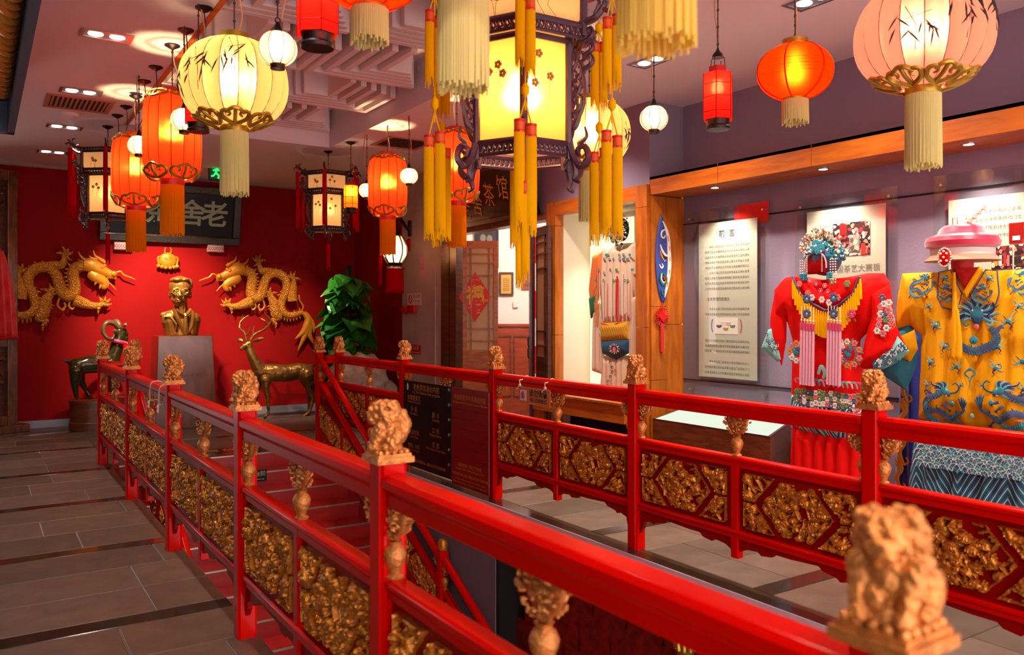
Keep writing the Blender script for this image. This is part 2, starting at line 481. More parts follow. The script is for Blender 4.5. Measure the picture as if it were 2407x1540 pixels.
ORG = {}
def put(name, me, parent=None, bevel=0, loc=None, rz=None):
    o = bpy.data.objects.new(name, me)
    col.objects.link(o)
    if parent is not None:
        o.parent = parent; ORG[o] = ORG.get(parent, Vector((0, 0, 0)))
    if loc is not None: o.location = loc
    if rz is not None: o.rotation_euler = (0, 0, rz)
    if bevel:
        b = o.modifiers.new('soft_edge', 'BEVEL'); b.width = bevel; b.segments = 2; b.limit_method = 'ANGLE'; b.angle_limit = math.radians(40)
    return o

def tag(o, label, cat, group=None, kind=None):
    o['label'] = label; o['category'] = cat
    if group: o['group'] = group
    if kind: o['kind'] = kind
    return o
def thing(name, label, cat, loc=(0, 0, 0), group=None):
    o = bpy.data.objects.new(name, None); col.objects.link(o)
    o.location = loc; o.empty_display_size = 0.1; ORG[o] = Vector(loc)
    return tag(o, label, cat, group)
def struct(name, mb, m, label=None, smooth=False, bevel=0):
    o = mb.build(name, m, None, smooth, bevel); o['kind'] = 'structure'
    if label: o['label'] = label
    return o
def sroot(name, label, loc=(0, 0, 0)):
    o = bpy.data.objects.new(name, None); col.objects.link(o); o.location = loc; ORG[o] = Vector(loc)
    o['kind'] = 'structure'; o['label'] = label
    return o
def dup(root, loc, rz=0, label=None, group=None):
    r = root.copy(); col.objects.link(r); r.location = loc; r.rotation_euler = (0, 0, rz)
    if label: r['label'] = label
    if group: r['group'] = group
    for ch in root.children:
        c = ch.copy(); col.objects.link(c); c.parent = r
        for g in ch.children:
            d = g.copy(); col.objects.link(d); d.parent = c
    return r

def evalmesh(o):
    dg = bpy.context.evaluated_depsgraph_get()
    dg.update()
    me = bpy.data.meshes.new_from_object(o.evaluated_get(dg))
    return me

def sculpt(mb, voxel, smooth=4, org=(0, 0, 0), m=None, name='body', rough=None, decimate=None):
    """one continuous skin over overlapping volumes"""
    me = mb.mesh('tmp', m, False, org)
    o = bpy.data.objects.new('tmp', me); col.objects.link(o)
    r = o.modifiers.new('r', 'REMESH'); r.mode = 'VOXEL'; r.voxel_size = voxel
    if smooth:
        sm = o.modifiers.new('s', 'SMOOTH'); sm.iterations = smooth; sm.factor = 0.5
    if decimate:
        dc = o.modifiers.new('d', 'DECIMATE'); dc.ratio = decimate
    out = evalmesh(o)
    bpy.data.objects.remove(o)
    out.name = name
    if not out.materials: out.materials.append(MATS[m])
    if rough:
        out.update()
        co = np.empty(len(out.vertices) * 3); out.vertices.foreach_get('co', co); co = co.reshape(-1, 3)
        nn = np.empty(len(out.vertices) * 3); out.vertices.foreach_get('normal', nn); nn = nn.reshape(-1, 3)
        d = np.array([noise.noise(Vector(p) * rough[0]) for p in co]) * rough[1]
        out.vertices.foreach_set('co', (co + nn * d[:, None]).ravel())
    out.polygons.foreach_set('use_smooth', [True] * len(out.polygons)); out.update()
    return out

def catmull(P, n=6):
    P = [Vector(p) for p in P]; out = []
    for i in range(len(P) - 1):
        a = P[max(i - 1, 0)]; b = P[i]; c = P[i + 1]; d = P[min(i + 2, len(P) - 1)]
        for k in range(n):
            t = k / n
            out.append(0.5 * ((2 * b) + (c - a) * t + (2 * a - 5 * b + 4 * c - d) * t * t + (3 * b - a - 3 * c + d) * t ** 3))
    out.append(P[-1]); return out
def lerps(R, n):
    out = []
    for i in range(len(R) - 1):
        for k in range(n): out.append(R[i] + (R[i + 1] - R[i]) * k / n)
    out.append(R[-1]); return out

def inflate(mb, poly, frame, depth, res, back=True, fold=None, power=0.5, reach=None):
    """pillow-like solid over a 2D outline. frame(a,b,h)->3D"""
    P = np.array(poly, float); n = len(P)
    lo = P.min(0) - res; hi = P.max(0) + res
    nx = int((hi[0] - lo[0]) / res) + 2; ny = int((hi[1] - lo[1]) / res) + 2
    X, Y = np.meshgrid(lo[0] + np.arange(nx) * res, lo[1] + np.arange(ny) * res)
    px, py = X.ravel(), Y.ravel()
    ins = np.zeros(px.shape, bool); best = np.full(px.shape, 1e9); bx = np.zeros_like(px); by = np.zeros_like(py)
    for i in range(n):
        a = P[i]; b = P[(i + 1) % n]
        c = ((a[1] > py) != (b[1] > py)); dn = (b[1] - a[1]) if abs(b[1] - a[1]) > 1e-12 else 1e-12
        ins ^= c & (px < (b[0] - a[0]) * (py - a[1]) / dn + a[0])
        d = b - a; L = d @ d + 1e-18
        t = np.clip(((px - a[0]) * d[0] + (py - a[1]) * d[1]) / L, 0, 1)
        qx = a[0] + t * d[0]; qy = a[1] + t * d[1]; dist = np.hypot(px - qx, py - qy)
        m = dist < best; best[m] = dist[m]; bx[m] = qx[m]; by[m] = qy[m]
    R = reach or max(best[ins].max() if ins.any() else res, res)
    idx = -np.ones(px.shape, int); cells = []
    insg = ins.reshape(ny, nx)
    anyc = insg[:-1, :-1] | insg[1:, :-1] | insg[:-1, 1:] | insg[1:, 1:]
    vs = []; hs = []
    def vid(k):
        if idx[k] < 0:
            idx[k] = len(vs)
            if ins[k]:
                h = depth * min(best[k] / R, 1.0) ** power; vs.append((px[k], py[k]))
            else:
                h = 0.0; vs.append((bx[k], by[k]))
            hs.append(h)
        return idx[k]
    quads = []
    for j, i in zip(*np.nonzero(anyc)):
        k = j * nx + i
        quads.append((vid(k), vid(k + 1), vid(k + nx + 1), vid(k + nx)))
    nf = len(vs)
    F = []
    for (a, b), h in zip(vs, hs):
        F.append(frame(a, b, h + (fold(a, b) * min(1, h / max(depth, 1e-6) * 1.5) if fold else 0)))
    faces = list(quads)
    if back:
        B = []; bi = {}
        for k in range(nf):
            bi[k] = nf + k; a, b = vs[k]; B.append(frame(a, b, -hs[k] * (0.6 if back is True else back)))
        faces += [tuple(bi[q] for q in f)[::-1] for f in quads]
        mb.add(F + B, faces)
    else:
        mb.add(F, faces)
    return mb

TXT = {}
def text(body, size, o, right, up, m, parent, name='lettering', extrude=0.002, align='CENTER', bold=0.0, spacing=1.0, squash=1.0):
    """flat print set in type; right/up are unit vectors, o the anchor point"""
    key = (body, align, bold, spacing)
    if key not in TXT:
        c = bpy.data.curves.new('t', 'FONT'); c.body = body; c.size = 1.0; c.align_x = align; c.align_y = 'CENTER'
        c.resolution_u = 3; c.offset = bold; c.space_line = spacing
        ob = bpy.data.objects.new('t', c); col.objects.link(ob)
        TXT[key] = evalmesh(ob); bpy.data.objects.remove(ob)
    src = TXT[key]
    o, right, up = Vector(o), Vector(right), Vector(up); nrm = right.cross(up)
    org = ORG.get(parent, Vector((0, 0, 0))) if parent is not None else Vector((0, 0, 0))
    vs = [o + right * (p.co.x * size * squash) + up * (p.co.y * size) + nrm * extrude - org for p in src.vertices]
    me = bpy.data.meshes.new(name); me.from_pydata([tuple(p) for p in vs], [], [tuple(p.vertices) for p in src.polygons])
    me.materials.append(MATS[m]); me.update()
    return put(name, me, parent)

# ------------------------------------------------------------------ the setting
FAR = 12.85
SIDE = 5.25
NICHE = 5.68
HX0, HX1, HY1 = 1.14, 3.52, 9.14       # stairwell opening

floor = sroot('floor', 'grey-brown stone tiled floor with dark polished bands', (0, 0, 0))
mb = MB()
mb.box(-2.6, HX0, -1.6, FAR, -0.25, -0.008); mb.box(HX1, 6.4, -1.6, FAR, -0.25, -0.008); mb.box(HX0, HX1, HY1, FAR, -0.25, -0.008)
mb.build('screed', 'grout', floor, False)
BANDS = [-1.45, 0.03, 1.5, 3.0, 4.46, 5.95, 7.5, 9.05, 10.58, 12.1]
cache = {}
def slab(name, x0, x1, y0, y1, m, parent, top=0.0, t=0.02):
    k = (round(x1 - x0, 3), round(y1 - y0, 3), m, t)
    if k not in cache:
        hx, hy = (x1 - x0) / 2, (y1 - y0) / 2; e = 0.004
        b = MB()
        vs = [(-hx, -hy, -t), (hx, -hy, -t), (hx, hy, -t), (-hx, hy, -t), (-hx, -hy, -e), (hx, -hy, -e), (hx, hy, -e), (-hx, hy, -e),
              (-hx + e, -hy + e, 0), (hx - e, -hy + e, 0), (hx - e, hy - e, 0), (-hx + e, hy - e, 0)]
        b.add(vs, [(0, 3, 2, 1), (8, 9, 10, 11)] + [(i, (i + 1) % 4, 4 + (i + 1) % 4, 4 + i) for i in range(4)] + [(4 + i, 4 + (i + 1) % 4, 8 + (i + 1) % 4, 8 + i) for i in range(4)])
        cache[k] = b.mesh(name, m, False)
    return put(name, cache[k], parent, loc=((x0 + x1) / 2, (y0 + y1) / 2, top))
rng = random.Random(5)
def tiles(x0, x1, y0, y1, shift):
    L = 0.92; x = x0 - shift
    while x < x1:
        a, b = max(x, x0), min(x + L, x1)
        if b - a > 0.05:
            slab('tile', a + 0.003, b - 0.003, y0 + 0.003, y1 - 0.003, rng.choice(['tile_a', 'tile_b', 'tile_c']), floor)
        x += L
for i in range(len(BANDS)):
    y = BANDS[i]
    ye = BANDS[i + 1] if i + 1 < len(BANDS) else FAR
    rows = 3 if ye - y > 1.2 else 2
    # the dark band
    slab('dark_band', -2.6, HX0, y, y + 0.14, 'dark_stone', floor)
    slab('dark_band', 3.67, SIDE + (0.4 if y < 5.6 else 0), y, y + 0.14, 'dark_stone', floor)
    if y > HY1: slab('dark_band', HX0, 3.67, y, y + 0.14, 'dark_stone', floor)
    h = (ye - y - 0.14) / rows
    for r in range(rows):
        a = y + 0.14 + r * h; b = a + h
        sh = rng.choice([0.1, 0.3, 0.5, 0.7])
        tiles(-2.6, HX0, a, b, sh)
        tiles(3.67, SIDE + (0.43 if b < 5.65 else 0), a, b, rng.choice([0.1, 0.35, 0.6]))
        if a >= HY1 - 0.05: tiles(HX0, 3.67, max(a, HY1 + 0.05), b, rng.choice([0.1, 0.35, 0.6]))
slab('dark_band', HX1, 3.665, -1.6, HY1, 'dark_stone', floor)

curb = MB(); curb.box(HX1 - 0.012, HX1, -1.6, HY1, -0.13, 0.004)
struct('trim_1', curb, 'curb_grey', 'grey painted edge strip along the stairwell')
sw = MB(); sw.box(HX1, HX1 + 0.12, 5.65, HY1 + 0.4, -3.0, -0.14)
struct('wall_shaft', sw, 'shaft_wall', 'grey purple wall of the stairwell')
sw = MB(); sw.box(1.0, HX0, -1.6, HY1, -3.0, -0.26)
struct('wall_shaft', sw, 'shaft_wall', 'stairwell wall under the near balustrade')
lf = MB(); lf.box(-1, 6.4, -2, 9.2, -3.1, -3.0)
struct('floor_lower', lf, 'dark_stone', 'dark floor of the storey below')

# ceiling with its sunken coffer
CO = (1.32, 3.52, -1.6, 9.40)
c = MB()
c.box(0.2, CO[0], -1.6, FAR, CEIL, CEIL + 0.1); c.box(CO[1], NICHE + 0.1, -1.6, FAR, CEIL, CEIL + 0.1)
c.box(CO[0], CO[1], CO[3], FAR, CEIL, CEIL + 0.1)
c.box(-2.6, 0.2, 7.85, FAR, CEIL, CEIL + 0.1)
ceiling = struct('ceiling', c, 'ceiling_white', 'pale plaster ceiling around the fretwork coffer')
c = MB()
Z1, Z2 = CEIL + 0.17, CEIL + 0.44
c.box(CO[0] - 0.06, CO[0], CO[2], CO[3], CEIL + 0.1, Z2); c.box(CO[1], CO[1] + 0.06, CO[2], CO[3], CEIL + 0.1, Z2)
c.box(CO[0] - 0.06, CO[1] + 0.06, CO[3], CO[3] + 0.06, CEIL + 0.1, Z2)
c.box(CO[0] - 0.06, CO[1] + 0.06, CO[2], CO[3] + 0.06, Z2, Z2 + 0.06)
c.build('coffer_shell', 'coffer_white', ceiling, False)
c = MB(); c.box(CO[0] - 0.035, CO[0], CO[2], CO[3], CEIL - 0.012, CEIL + 0.02)
c.build('coffer_edge', 'wood_orange', ceiling, False)
# fretwork: nested squared hooks, bars hanging from the coffer's top
def bar(x0, x1, y0, y1):
    b = MB(); b.box(x0, x1, y0, y1, Z1, Z2); b.build('fret_bar', 'coffer_white', ceiling, False)
W = 0.055
cw = (CO[1] - CO[0]) / 2
ncell = 6; ch = 1.12
for iy in range(ncell):
    for ix in range(2):
        x0 = CO[0] + ix * cw; x1 = x0 + cw; y1 = CO[3] - iy * ch - 0.02; y0 = y1 - ch
        flip = (ix + iy) % 2
        X = (lambda x: x) if not flip else (lambda x: x0 + x1 - x)
        def B(xa, xb, ya, yb):
            a, b = sorted((X(xa), X(xb))); bar(a, b, ya, yb)
        p = 0.135
        for k in range(5):
            B(x0 + 0.03 + k * p * 0.4, x1 - 0.02 - k * p, y1 - 0.02 - k * p * 0.72 - W, y1 - 0.02 - k * p * 0.72)          # bars across
            B(x1 - 0.02 - k * p - W, x1 - 0.02 - k * p, y0 + 0.06 + (4 - k) * p * 0.55, y1 - 0.02 - k * p * 0.72 - W)      # bars along
for k in range(5):
    bar(CO[0] + 0.02, CO[1] - 0.02, CO[3] - ncell * ch - 0.3 - k * 0.3, CO[3] - ncell * ch - 0.3 - k * 0.3 + W)

# dropped beam above the left aisle, open underneath, with a gilded rope moulding
b = MB()
b.box(0.20, 0.25, -1.6, 7.85, 3.02, CEIL + 0.1)
b.box(-2.6, 0.25, 7.80, 7.88, 3.02, CEIL + 0.1)
b.box(-2.6, 0.20, -1.6, 7.85, 3.27, 3.32)
beam = struct('beam_left', b, 'beam_blue', 'blue-grey dropped beam above the left aisle')
pts = [(0.128, -0.8 + i * 0.12, 3.13) for i in range(64)]
r = MB(); r.tube(pts, 0.045, 10)
for k in range(3):
    r.tube([(0.128 + 0.045 * math.cos(i * 0.5 + k * 2.09), -0.8 + i * 0.03, 3.13 + 0.045 * math.sin(i * 0.5 + k * 2.09)) for i in range(256)], 0.026, 6)
o = r.build('rope_moulding', 'rope_gold', beam)

# walls
w = MB(); w.box(-1.2, SIDE + 0.1, FAR, FAR + 0.1, 0, CEIL)
struct('wall_far', w, 'red_wall', 'dark red plaster wall behind the bust')
w = MB(); w.box(SIDE, SIDE + 0.1, 11.02, FAR, 0, CEIL)
struct('wall_far_return', w, 'red_wall', 'dark red return wall behind the climbing plant')
w = MB(); w.box(SIDE, SIDE + 0.1, 9.77, 11.02, 0, CEIL)
struct('wall_pier', w, 'grey_wall', 'grey pier between red wall and doorway')
w = MB(); w.box(SIDE, SIDE + 0.1, 7.31, 9.77, 2.62, CEIL); w.box(SIDE, SIDE + 0.1, 5.70, 7.31, 2.76, CEIL)
w.box(SIDE + 0.1, NICHE + 0.12, 5.70, 5.80, 2.66, CEIL)
struct('wall_right', w, 'purple_wall', 'purple grey wall above doorway and display case')
w = MB(); w.box(NICHE, NICHE + 0.12, -1.6, 5.70, 0, CEIL)
struct('wall_niche', w, 'purple_wall', 'purple grey back wall of the costume niche')
w = MB()
for z in (2.40, 0.92): w.box(NICHE - 0.012, NICHE, -1.6, 5.68, z, z + 0.012)
struct('trim_2', w, 'dark_void', 'dark joint lines across niche wall')
w = MB(); w.box(0.35, 4.95, FAR - 0.02, FAR, 0, 0.10); 
struct('baseboard_far', w, 'baseboard_grey', 'grey metal baseboard along red wall')

w = MB(); w.box(-2.7, -2.6, -1.6, FAR, 0, CEIL)
struct('wall_left_blocker', w, 'wood_dark', 'unseen dark wall added along the left aisle against ambient light')  # unseen wall, added to block ambient light from the left
# timber beam over the niche and its posts
niche = sroot('beam_right', 'orange timber beam over the costume niche')
ys = [5.70, 4.86, 3.93, 3.02, 2.1, 1.2, 0.3, -0.6, -1.6]
for i in range(len(ys) - 1):
    b = MB(); b.box(SIDE, SIDE + 0.03, ys[i + 1] + 0.002, ys[i] - 0.002, 2.66, 2.825); b.build('beam_board', 'wood_beam', niche, False)
b = MB(); b.box(SIDE, NICHE, -1.6, 5.70, 2.80, 2.825); b.build('beam_top', 'wood_beam', niche, False)
for i in range(len(ys) - 1):
    b = MB(); b.box(SIDE + 0.03, NICHE, ys[i + 1] + 0.002, ys[i] - 0.002, 2.66, 2.675); b.build('soffit_board', 'wood_beam', niche, False)
# panelled timber return, face turned to the hall
pan = sroot('wall_panelling', 'orange timber panelling at the end of niche')
xs = [SIDE + 0.003, 5.44, NICHE]
zs = [0, 0.93, 1.62, 2.655]
for i in range(2):
    for j in range(3):
        zz = zs[:] if i == 0 else [0, 0.5, 1.45, 2.655]
        b = MB(); b.box(xs[i] + 0.002, xs[i + 1] - 0.002, 5.68, 5.72, zz[j] + 0.002, zz[j + 1] - 0.002); b.build('panel', 'wood_orange', pan, False)
b = MB(); b.box(SIDE, NICHE, 5.72, 5.78, 0, 2.66); b.build('panel_backing', 'wood_dark', pan, False)

# display-case surround (left of the panelling)
ds = sroot('trim_3', 'orange timber surround of the lit display case')
def bx(name, m, par, *a, bevel=0):
    q = MB(); q.box(*a); return q.build(name, m, par, False, bevel)
for (z0, z1) in ((0.0, 1.42), (1.424, 2.55), (2.554, 2.76)):
    bx('upright_block', 'wood_orange', ds, SIDE - 0.03, SIDE + 0.08, 5.705, 5.86, z0, z1)
for (z0, z1) in ((0.0, 1.32), (1.324, 2.50), (2.504, 2.76)):
    bx('upright_block', 'wood_orange', ds, SIDE - 0.03, SIDE + 0.08, 7.15, 7.31, z0, z1)
bx('head_board', 'wood_beam', ds, SIDE - 0.03, SIDE + 0.08, 5.86, 7.15, 2.62, 2.76)
bx('ledge_fascia', 'wood_beam', ds, 4.99, 5.03, 5.76, 7.24, 0.53, 0.70)
bx('ledge_top', 'wood_orange', ds, 4.97, 5.72, 5.74, 7.26, 0.70, 0.72)
bx('plinth_side', 'wood_orange', ds, 5.05, 5.25, 7.15, 7.31, 0.0, 0.53)
bx('plinth_shade', 'dark_void', ds, 5.5, 5.55, 5.72, 7.31, 0, 0.53)  # near-black sheet, the shade under the ledge put into colour
case = sroot('wall_case', 'cream lit back of the display case')
bx('case_back', 'paper', case, 5.70, 5.76, 5.86, 7.15, 0.72, 2.62)
bx('case_side', 'paper', case, SIDE + 0.08, 5.72, 7.15, 7.19, 0.72, 2.62)
bx('case_side', 'paper', case, SIDE + 0.08, 5.72, 5.82, 5.86, 0.72, 2.62)
bx('case_head', 'paper', case, SIDE + 0.08, 5.72, 5.86, 7.15, 2.62, 2.66)
bx('case_glow_panel', 'case_glow', case, 5.685, 5.70, 6.42, 7.13, 0.76, 2.56)  # emissive cream panel on one half of the case back

# doorway and the room behind it
def WD(u, v, d): return Vector((0, 0, EYE)) + ray(u, v) * d
dw = sroot('door_1', 'dark timber door frame under black signboard')
bx('jamb', 'wood_dark', dw, SIDE - 0.02, SIDE + 0.14, 9.55, 9.77, 0, 2.64)
bx('jamb', 'wood_dark', dw, SIDE - 0.02, SIDE + 0.14, 9.36, 9.53, 0, 2.64)
bx('jamb', 'wood_dark', dw, SIDE - 0.0, SIDE + 0.14, 7.31, 7.36, 0, 2.64)
bx('lintel', 'wood_brown', dw, SIDE - 0.03, SIDE + 0.14, 7.31, 9.77, 2.585, 2.67)
inn = sroot('wall_room', 'white wall with orange wainscot in the room beyond doorway')
a = WD(1085, 738, 12.4); a.z = 0; e = WD(1345, 738, 12.4); e.z = 0; dd = e - a
q = MB(); q.obox(a, dd, _F * 0.1, (0, 0, 3.4)); q.build('plaster', 'white_wall', inn, False)
q = MB(); q.obox(a - _F * 0.03, dd, _F * 0.03, (0, 0, 1.36)); q.build('wainscot', 'wood_red', inn, False)
q = MB(); q.obox(a - _F * 0.06 + Vector((0, 0, 1.36)), dd, _F * 0.06, (0, 0, 0.04)); q.build('dado_rail', 'wood_red', inn, False)
for k in (0.30, 0.47, 0.64, 0.81):
    s0 = a + dd * k - _F * 0.045
    for (z0, z1, w0, w1) in ((1.2, 1.225, 0, 0.15), (0.3, 0.325, 0, 0.15), (0.3, 1.225, 0, 0.012), (0.3, 1.225, 0.138, 0.15)):
        q = MB(); q.obox(s0 + dd * w0 + Vector((0, 0, z0)), dd * (w1 - w0), _F * 0.02, (0, 0, z1 - z0)); q.build('wainscot_bead', 'wood_brown', inn, False)
q = MB(); q.box(SIDE + 0.1, 9.2, 7.0, 12.9, 3.3, 3.4); struct('ceiling_room', q, 'white_wall', 'white ceiling of the room beyond doorway')
q = MB(); q.box(SIDE + 0.1, 9.2, 7.25, 7.31, 0, 3.4); q.box(9.1, 9.2, 7.0, 12.9, 0, 3.4); struct('wall_room_side', q, 'white_wall', 'side wall of the room beyond doorway')
q = MB(); q.box(6.4, 9.2, 7.0, 12.9, -0.1, -0.01); struct('floor_room', q, 'tile_b', 'stone floor of the room beyond doorway')
l = bpy.data.lights.new('room_lamp', 'POINT'); l.energy = 150; l.shadow_soft_size = 0.15; l.color = (1, 0.85, 0.72)
lo = bpy.data.objects.new('room_lamp', l); lo.location = (6.3, 8.7, 2.9); col.objects.link(lo)
q = MB(); q.ball((6.3, 8.7, 3.05), 0.1); tag(q.build('room_lamp_globe', 'lamp_small'), 'white globe lamp on ceiling of the room beyond', 'lamp')

# staircase going down towards the hall's near end
st = thing('staircase', 'red lacquered staircase with metal nosings going down', 'staircase', (2.3, HY1, -0.2))
for i in range(1, 19):
    y = HY1 - 0.30 * (i - 1); z = -0.155 * i
    q = MB(); q.box(1.2, 3.42, y - 0.30, y + 0.02, z - 0.04, z)
    if i > 1: q.box(1.2, 3.42, y + 0.012, y + 0.02, z, z + 0.117)
    else: q.box(1.2, 3.42, y - 0.012, y - 0.004, z, z + 0.15)
    s_ = q.build('step', 'stair_red', st, False)
    q = MB(); q.box(1.2, 3.42, y - 0.305, y - 0.285, z - 0.006, z + 0.008); q.build('nosing', 'nosing', s_, False)
q = MB(); q.box(1.2, 3.42, HY1 - 0.005, HY1 + 0.02, -0.01, 0.008); q.build('nosing', 'nosing', st, False)
q = MB(); q.prism([(1.16, HY1 + 0.02, 0), (1.16, HY1 + 0.02, -0.3), (1.16, HY1 - 5.4, -3.05), (1.16, HY1 - 5.4, -2.7)], (0.04, 0, 0)); q.build('stringer', 'stair_red', st, False)
q = MB(); q.prism([(3.42, HY1 + 0.02, 0), (3.42, HY1 + 0.02, -0.3), (3.42, HY1 - 5.4, -3.05), (3.42, HY1 - 5.4, -2.7)], (0.04, 0, 0)); q.build('stringer', 'stair_red', st, False)
for (x, z) in ((2.0, -0.30),):
    y = HY1 - 0.30 - 0.012
# caution plate on a riser
pl = thing('step_sign', 'small black step warning plate on stair riser', 'sign', PY(608, 1118, HY1 - 0.31))
c0 = PY(596, 1106, HY1 - 0.31)
q = MB(); q.obox(c0, (0.14, 0, 0), (0, 0.006, 0), (0, 0, -0.125)); q.build('plate', 'black_board', pl, False)
text('台阶', 0.062, c0 + Vector((0.07, -0.002, -0.045)), (1, 0, 0), (0, 0, 1), 'jade_letter', pl)
text('mind step', 0.022, c0 + Vector((0.07, -0.002, -0.1)), (1, 0, 0), (0, 0, 1), 'jade_letter', pl)
# floor sticker at the head of the stairs
sk = thing('floor_sticker', 'dark step warning sticker on landing floor with yellow print', 'sticker', (2.45, 9.55, 0))
q = MB(); q.box(1.75, 2.95, 9.22, 9.72, 0.0, 0.003); q.build('sheet', 'dark_stone', sk, False)
text('注意台阶', 0.17, (2.3, 9.56, 0.005), (1, 0, 0), (0, 1, 0), 'gold_paint', sk, extrude=0)
text('Mind The Step', 0.06, (2.3, 9.3, 0.005), (1, 0, 0), (0, 1, 0), 'gold_paint', sk, extrude=0)

# scalloped red cladding seen down the stairwell
sc = thing('scalloped_cladding', 'dark red scalloped cladding seen below through the railing', 'cladding', (3.9, 4.0, -3.0))
q = MB(); q.box(3.72, 3.78, -1.0, 5.66, -3.0, -0.15); q.build('backing', 'dark_void', sc, False)
q = MB(); q.box(3.53, 3.74, 5.60, 5.645, -3.0, -0.14); q.build('gap_filler', 'dark_void', sc, False)  # dark filler added to close a gap that let world light through
base = MB()
n = 12
prof = [(-0.17, 0.30), (0.17, 0.30)] + [(0.17 * math.cos(math.pi * k / n), -0.20 + 0.20 * (1 - math.sin(math.pi * k / n))) for k in range(n + 1)]
base.prism([(0, p[0], p[1]) for p in prof], (0.02, 0, 0))
pm = base.mesh('plate', 'plate_red', False)
for r_ in range(6):
    for k in range(17):
        put('scallop_plate', pm, sc, loc=Vector((3.69 + 0.012 * (r_ % 2), 5.5 - 0.36 * k - (0.18 if r_ % 2 else 0), -0.55 - 0.34 * r_)) - Vector((3.9, 4.0, -3.0)))
p = PX(1612, 1524, 3.6)
g = thing('gilt_crown', 'small gilded crown ornament down in the stairwell', 'ornament', p)
q = MB(); q.lathe([(0.05, -0.09), (0.055, -0.05), (0.05, -0.02), (0.06, 0.0)], 20, p)
for k in range(10):
    a_ = 2 * math.pi * k / 10; cx_, cy_ = 0.058 * math.cos(a_), 0.058 * math.sin(a_)
    q.tube([p + Vector((cx_, cy_, 0)), p + Vector((cx_ * 1.1, cy_ * 1.1, 0.04)), p + Vector((cx_ * 1.05, cy_ * 1.05, 0.075))], [0.016, 0.014, 0.002], 6)
q.build('crown', 'gold_trim', g)

# ------------------------------------------------------------------ balustrades
# guardian lion on a beaded slab (crowns every post)
def lion_mesh():
    b = MB()
    rg = random.Random(3)
    V = Vector
    b.ball((0, 0, 0.075), (0.058, 0.062, 0.062)); b.ball((0.005, 0.0, 0.115), (0.05, 0.055, 0.045))     # trunk
    b.ball((-0.03, 0, 0.135), (0.042, 0.045, 0.042)); b.ball((-0.06, 0, 0.122), (0.022, 0.03, 0.022))   # head, muzzle
    b.ball((-0.056, 0, 0.105), (0.018, 0.024, 0.012))
    b.ball((-0.066, 0.016, 0.146), 0.010); b.ball((-0.066, -0.016, 0.146), 0.010); b.ball((-0.076, 0, 0.133), (0.008, 0.014, 0.008))
    for s in (-1, 1):
        b.ball((-0.03, 0.046 * s, 0.155), (0.012, 0.012, 0.018))
        b.capsule((-0.03, 0.045 * s, 0.09), 0.022, (-0.052, 0.04 * s, 0.035), 0.016); b.ball((-0.06, 0.038 * s, 0.022), (0.022, 0.017, 0.013))
        b.capsule((0.03, 0.05 * s, 0.06), 0.03, (0.01, 0.056 * s, 0.028), 0.02); b.ball((-0.01, 0.056 * s, 0.022), (0.024, 0.015, 0.013))
    b.ball((-0.05, 0.012, 0.045), 0.02)
    b.chain([(0.05, 0, 0.05), (0.07, 0.01, 0.09), (0.06, 0.0, 0.13)], [0.022, 0.024, 0.016])
    for k in range(80):                                                                              # curls of the mane
        a = rg.uniform(0, 2 * math.pi); t = rg.uniform(-0.2, 1.0)
        r = 0.055 * math.sqrt(max(0, 1 - t * t * 0.6))
        p = V((-0.008 + r * math.cos(a) * 0.95, r * math.sin(a), 0.125 + 0.042 * t))
        if p.x < -0.052 and abs(p.y) < 0.03: continue
        b.ball(p, rg.uniform(0.009, 0.014), 8, 6)
    for k in range(16):
        a = rg.uniform(-1.9, 1.9); z = rg.uniform(0.04, 0.1)
        b.ball((0.055 * math.cos(a), 0.06 * math.sin(a), z), rg.uniform(0.008, 0.014), 8, 6)
    b.lathe([(0.052, 0.0), (0.06, 0.012), (0.05, 0.03)], 20)
    me = sculpt(b, 0.0034, 1, m='lion_gold', name='lion', rough=(85, 0.005))
    for v in me.vertices: v.co = Vector((v.co.x * 0.80, v.co.y * 0.80, v.co.z * 0.93))
    me.update(); return me
LION = lion_mesh()
b = MB()
b.box(-0.062, 0.062, -0.062, 0.062, 0.0, 0.018); b.box(-0.055, 0.055, -0.055, 0.055, 0.018, 0.028)
for k in range(16):
    a = 2 * math.pi * k / 16; sx = 0.046
    b.ball((sx * max(-1, min(1, 1.35 * math.cos(a))), sx * max(-1, min(1, 1.35 * math.sin(a))), 0.032), 0.009, 8, 6)
LSLAB = b.mesh('lion_slab', 'lion_gold')
# square post with rounded, beaded corners
b = MB()
h = 0.046; q = 0.034
sec = [(-h, -q), (-q - 0.004, -q - 0.004), (-q, -h), (q, -h), (q + 0.004, -q - 0.004), (h, -q), (h, q), (q + 0.004, q + 0.004), (q, h), (-q, h), (-q - 0.004, q + 0.004), (-h, q)]
b.prism([(p[0], p[1], 0) for p in sec], (0, 0, 1.088))
POST = b.mesh('post', 'lacquer')
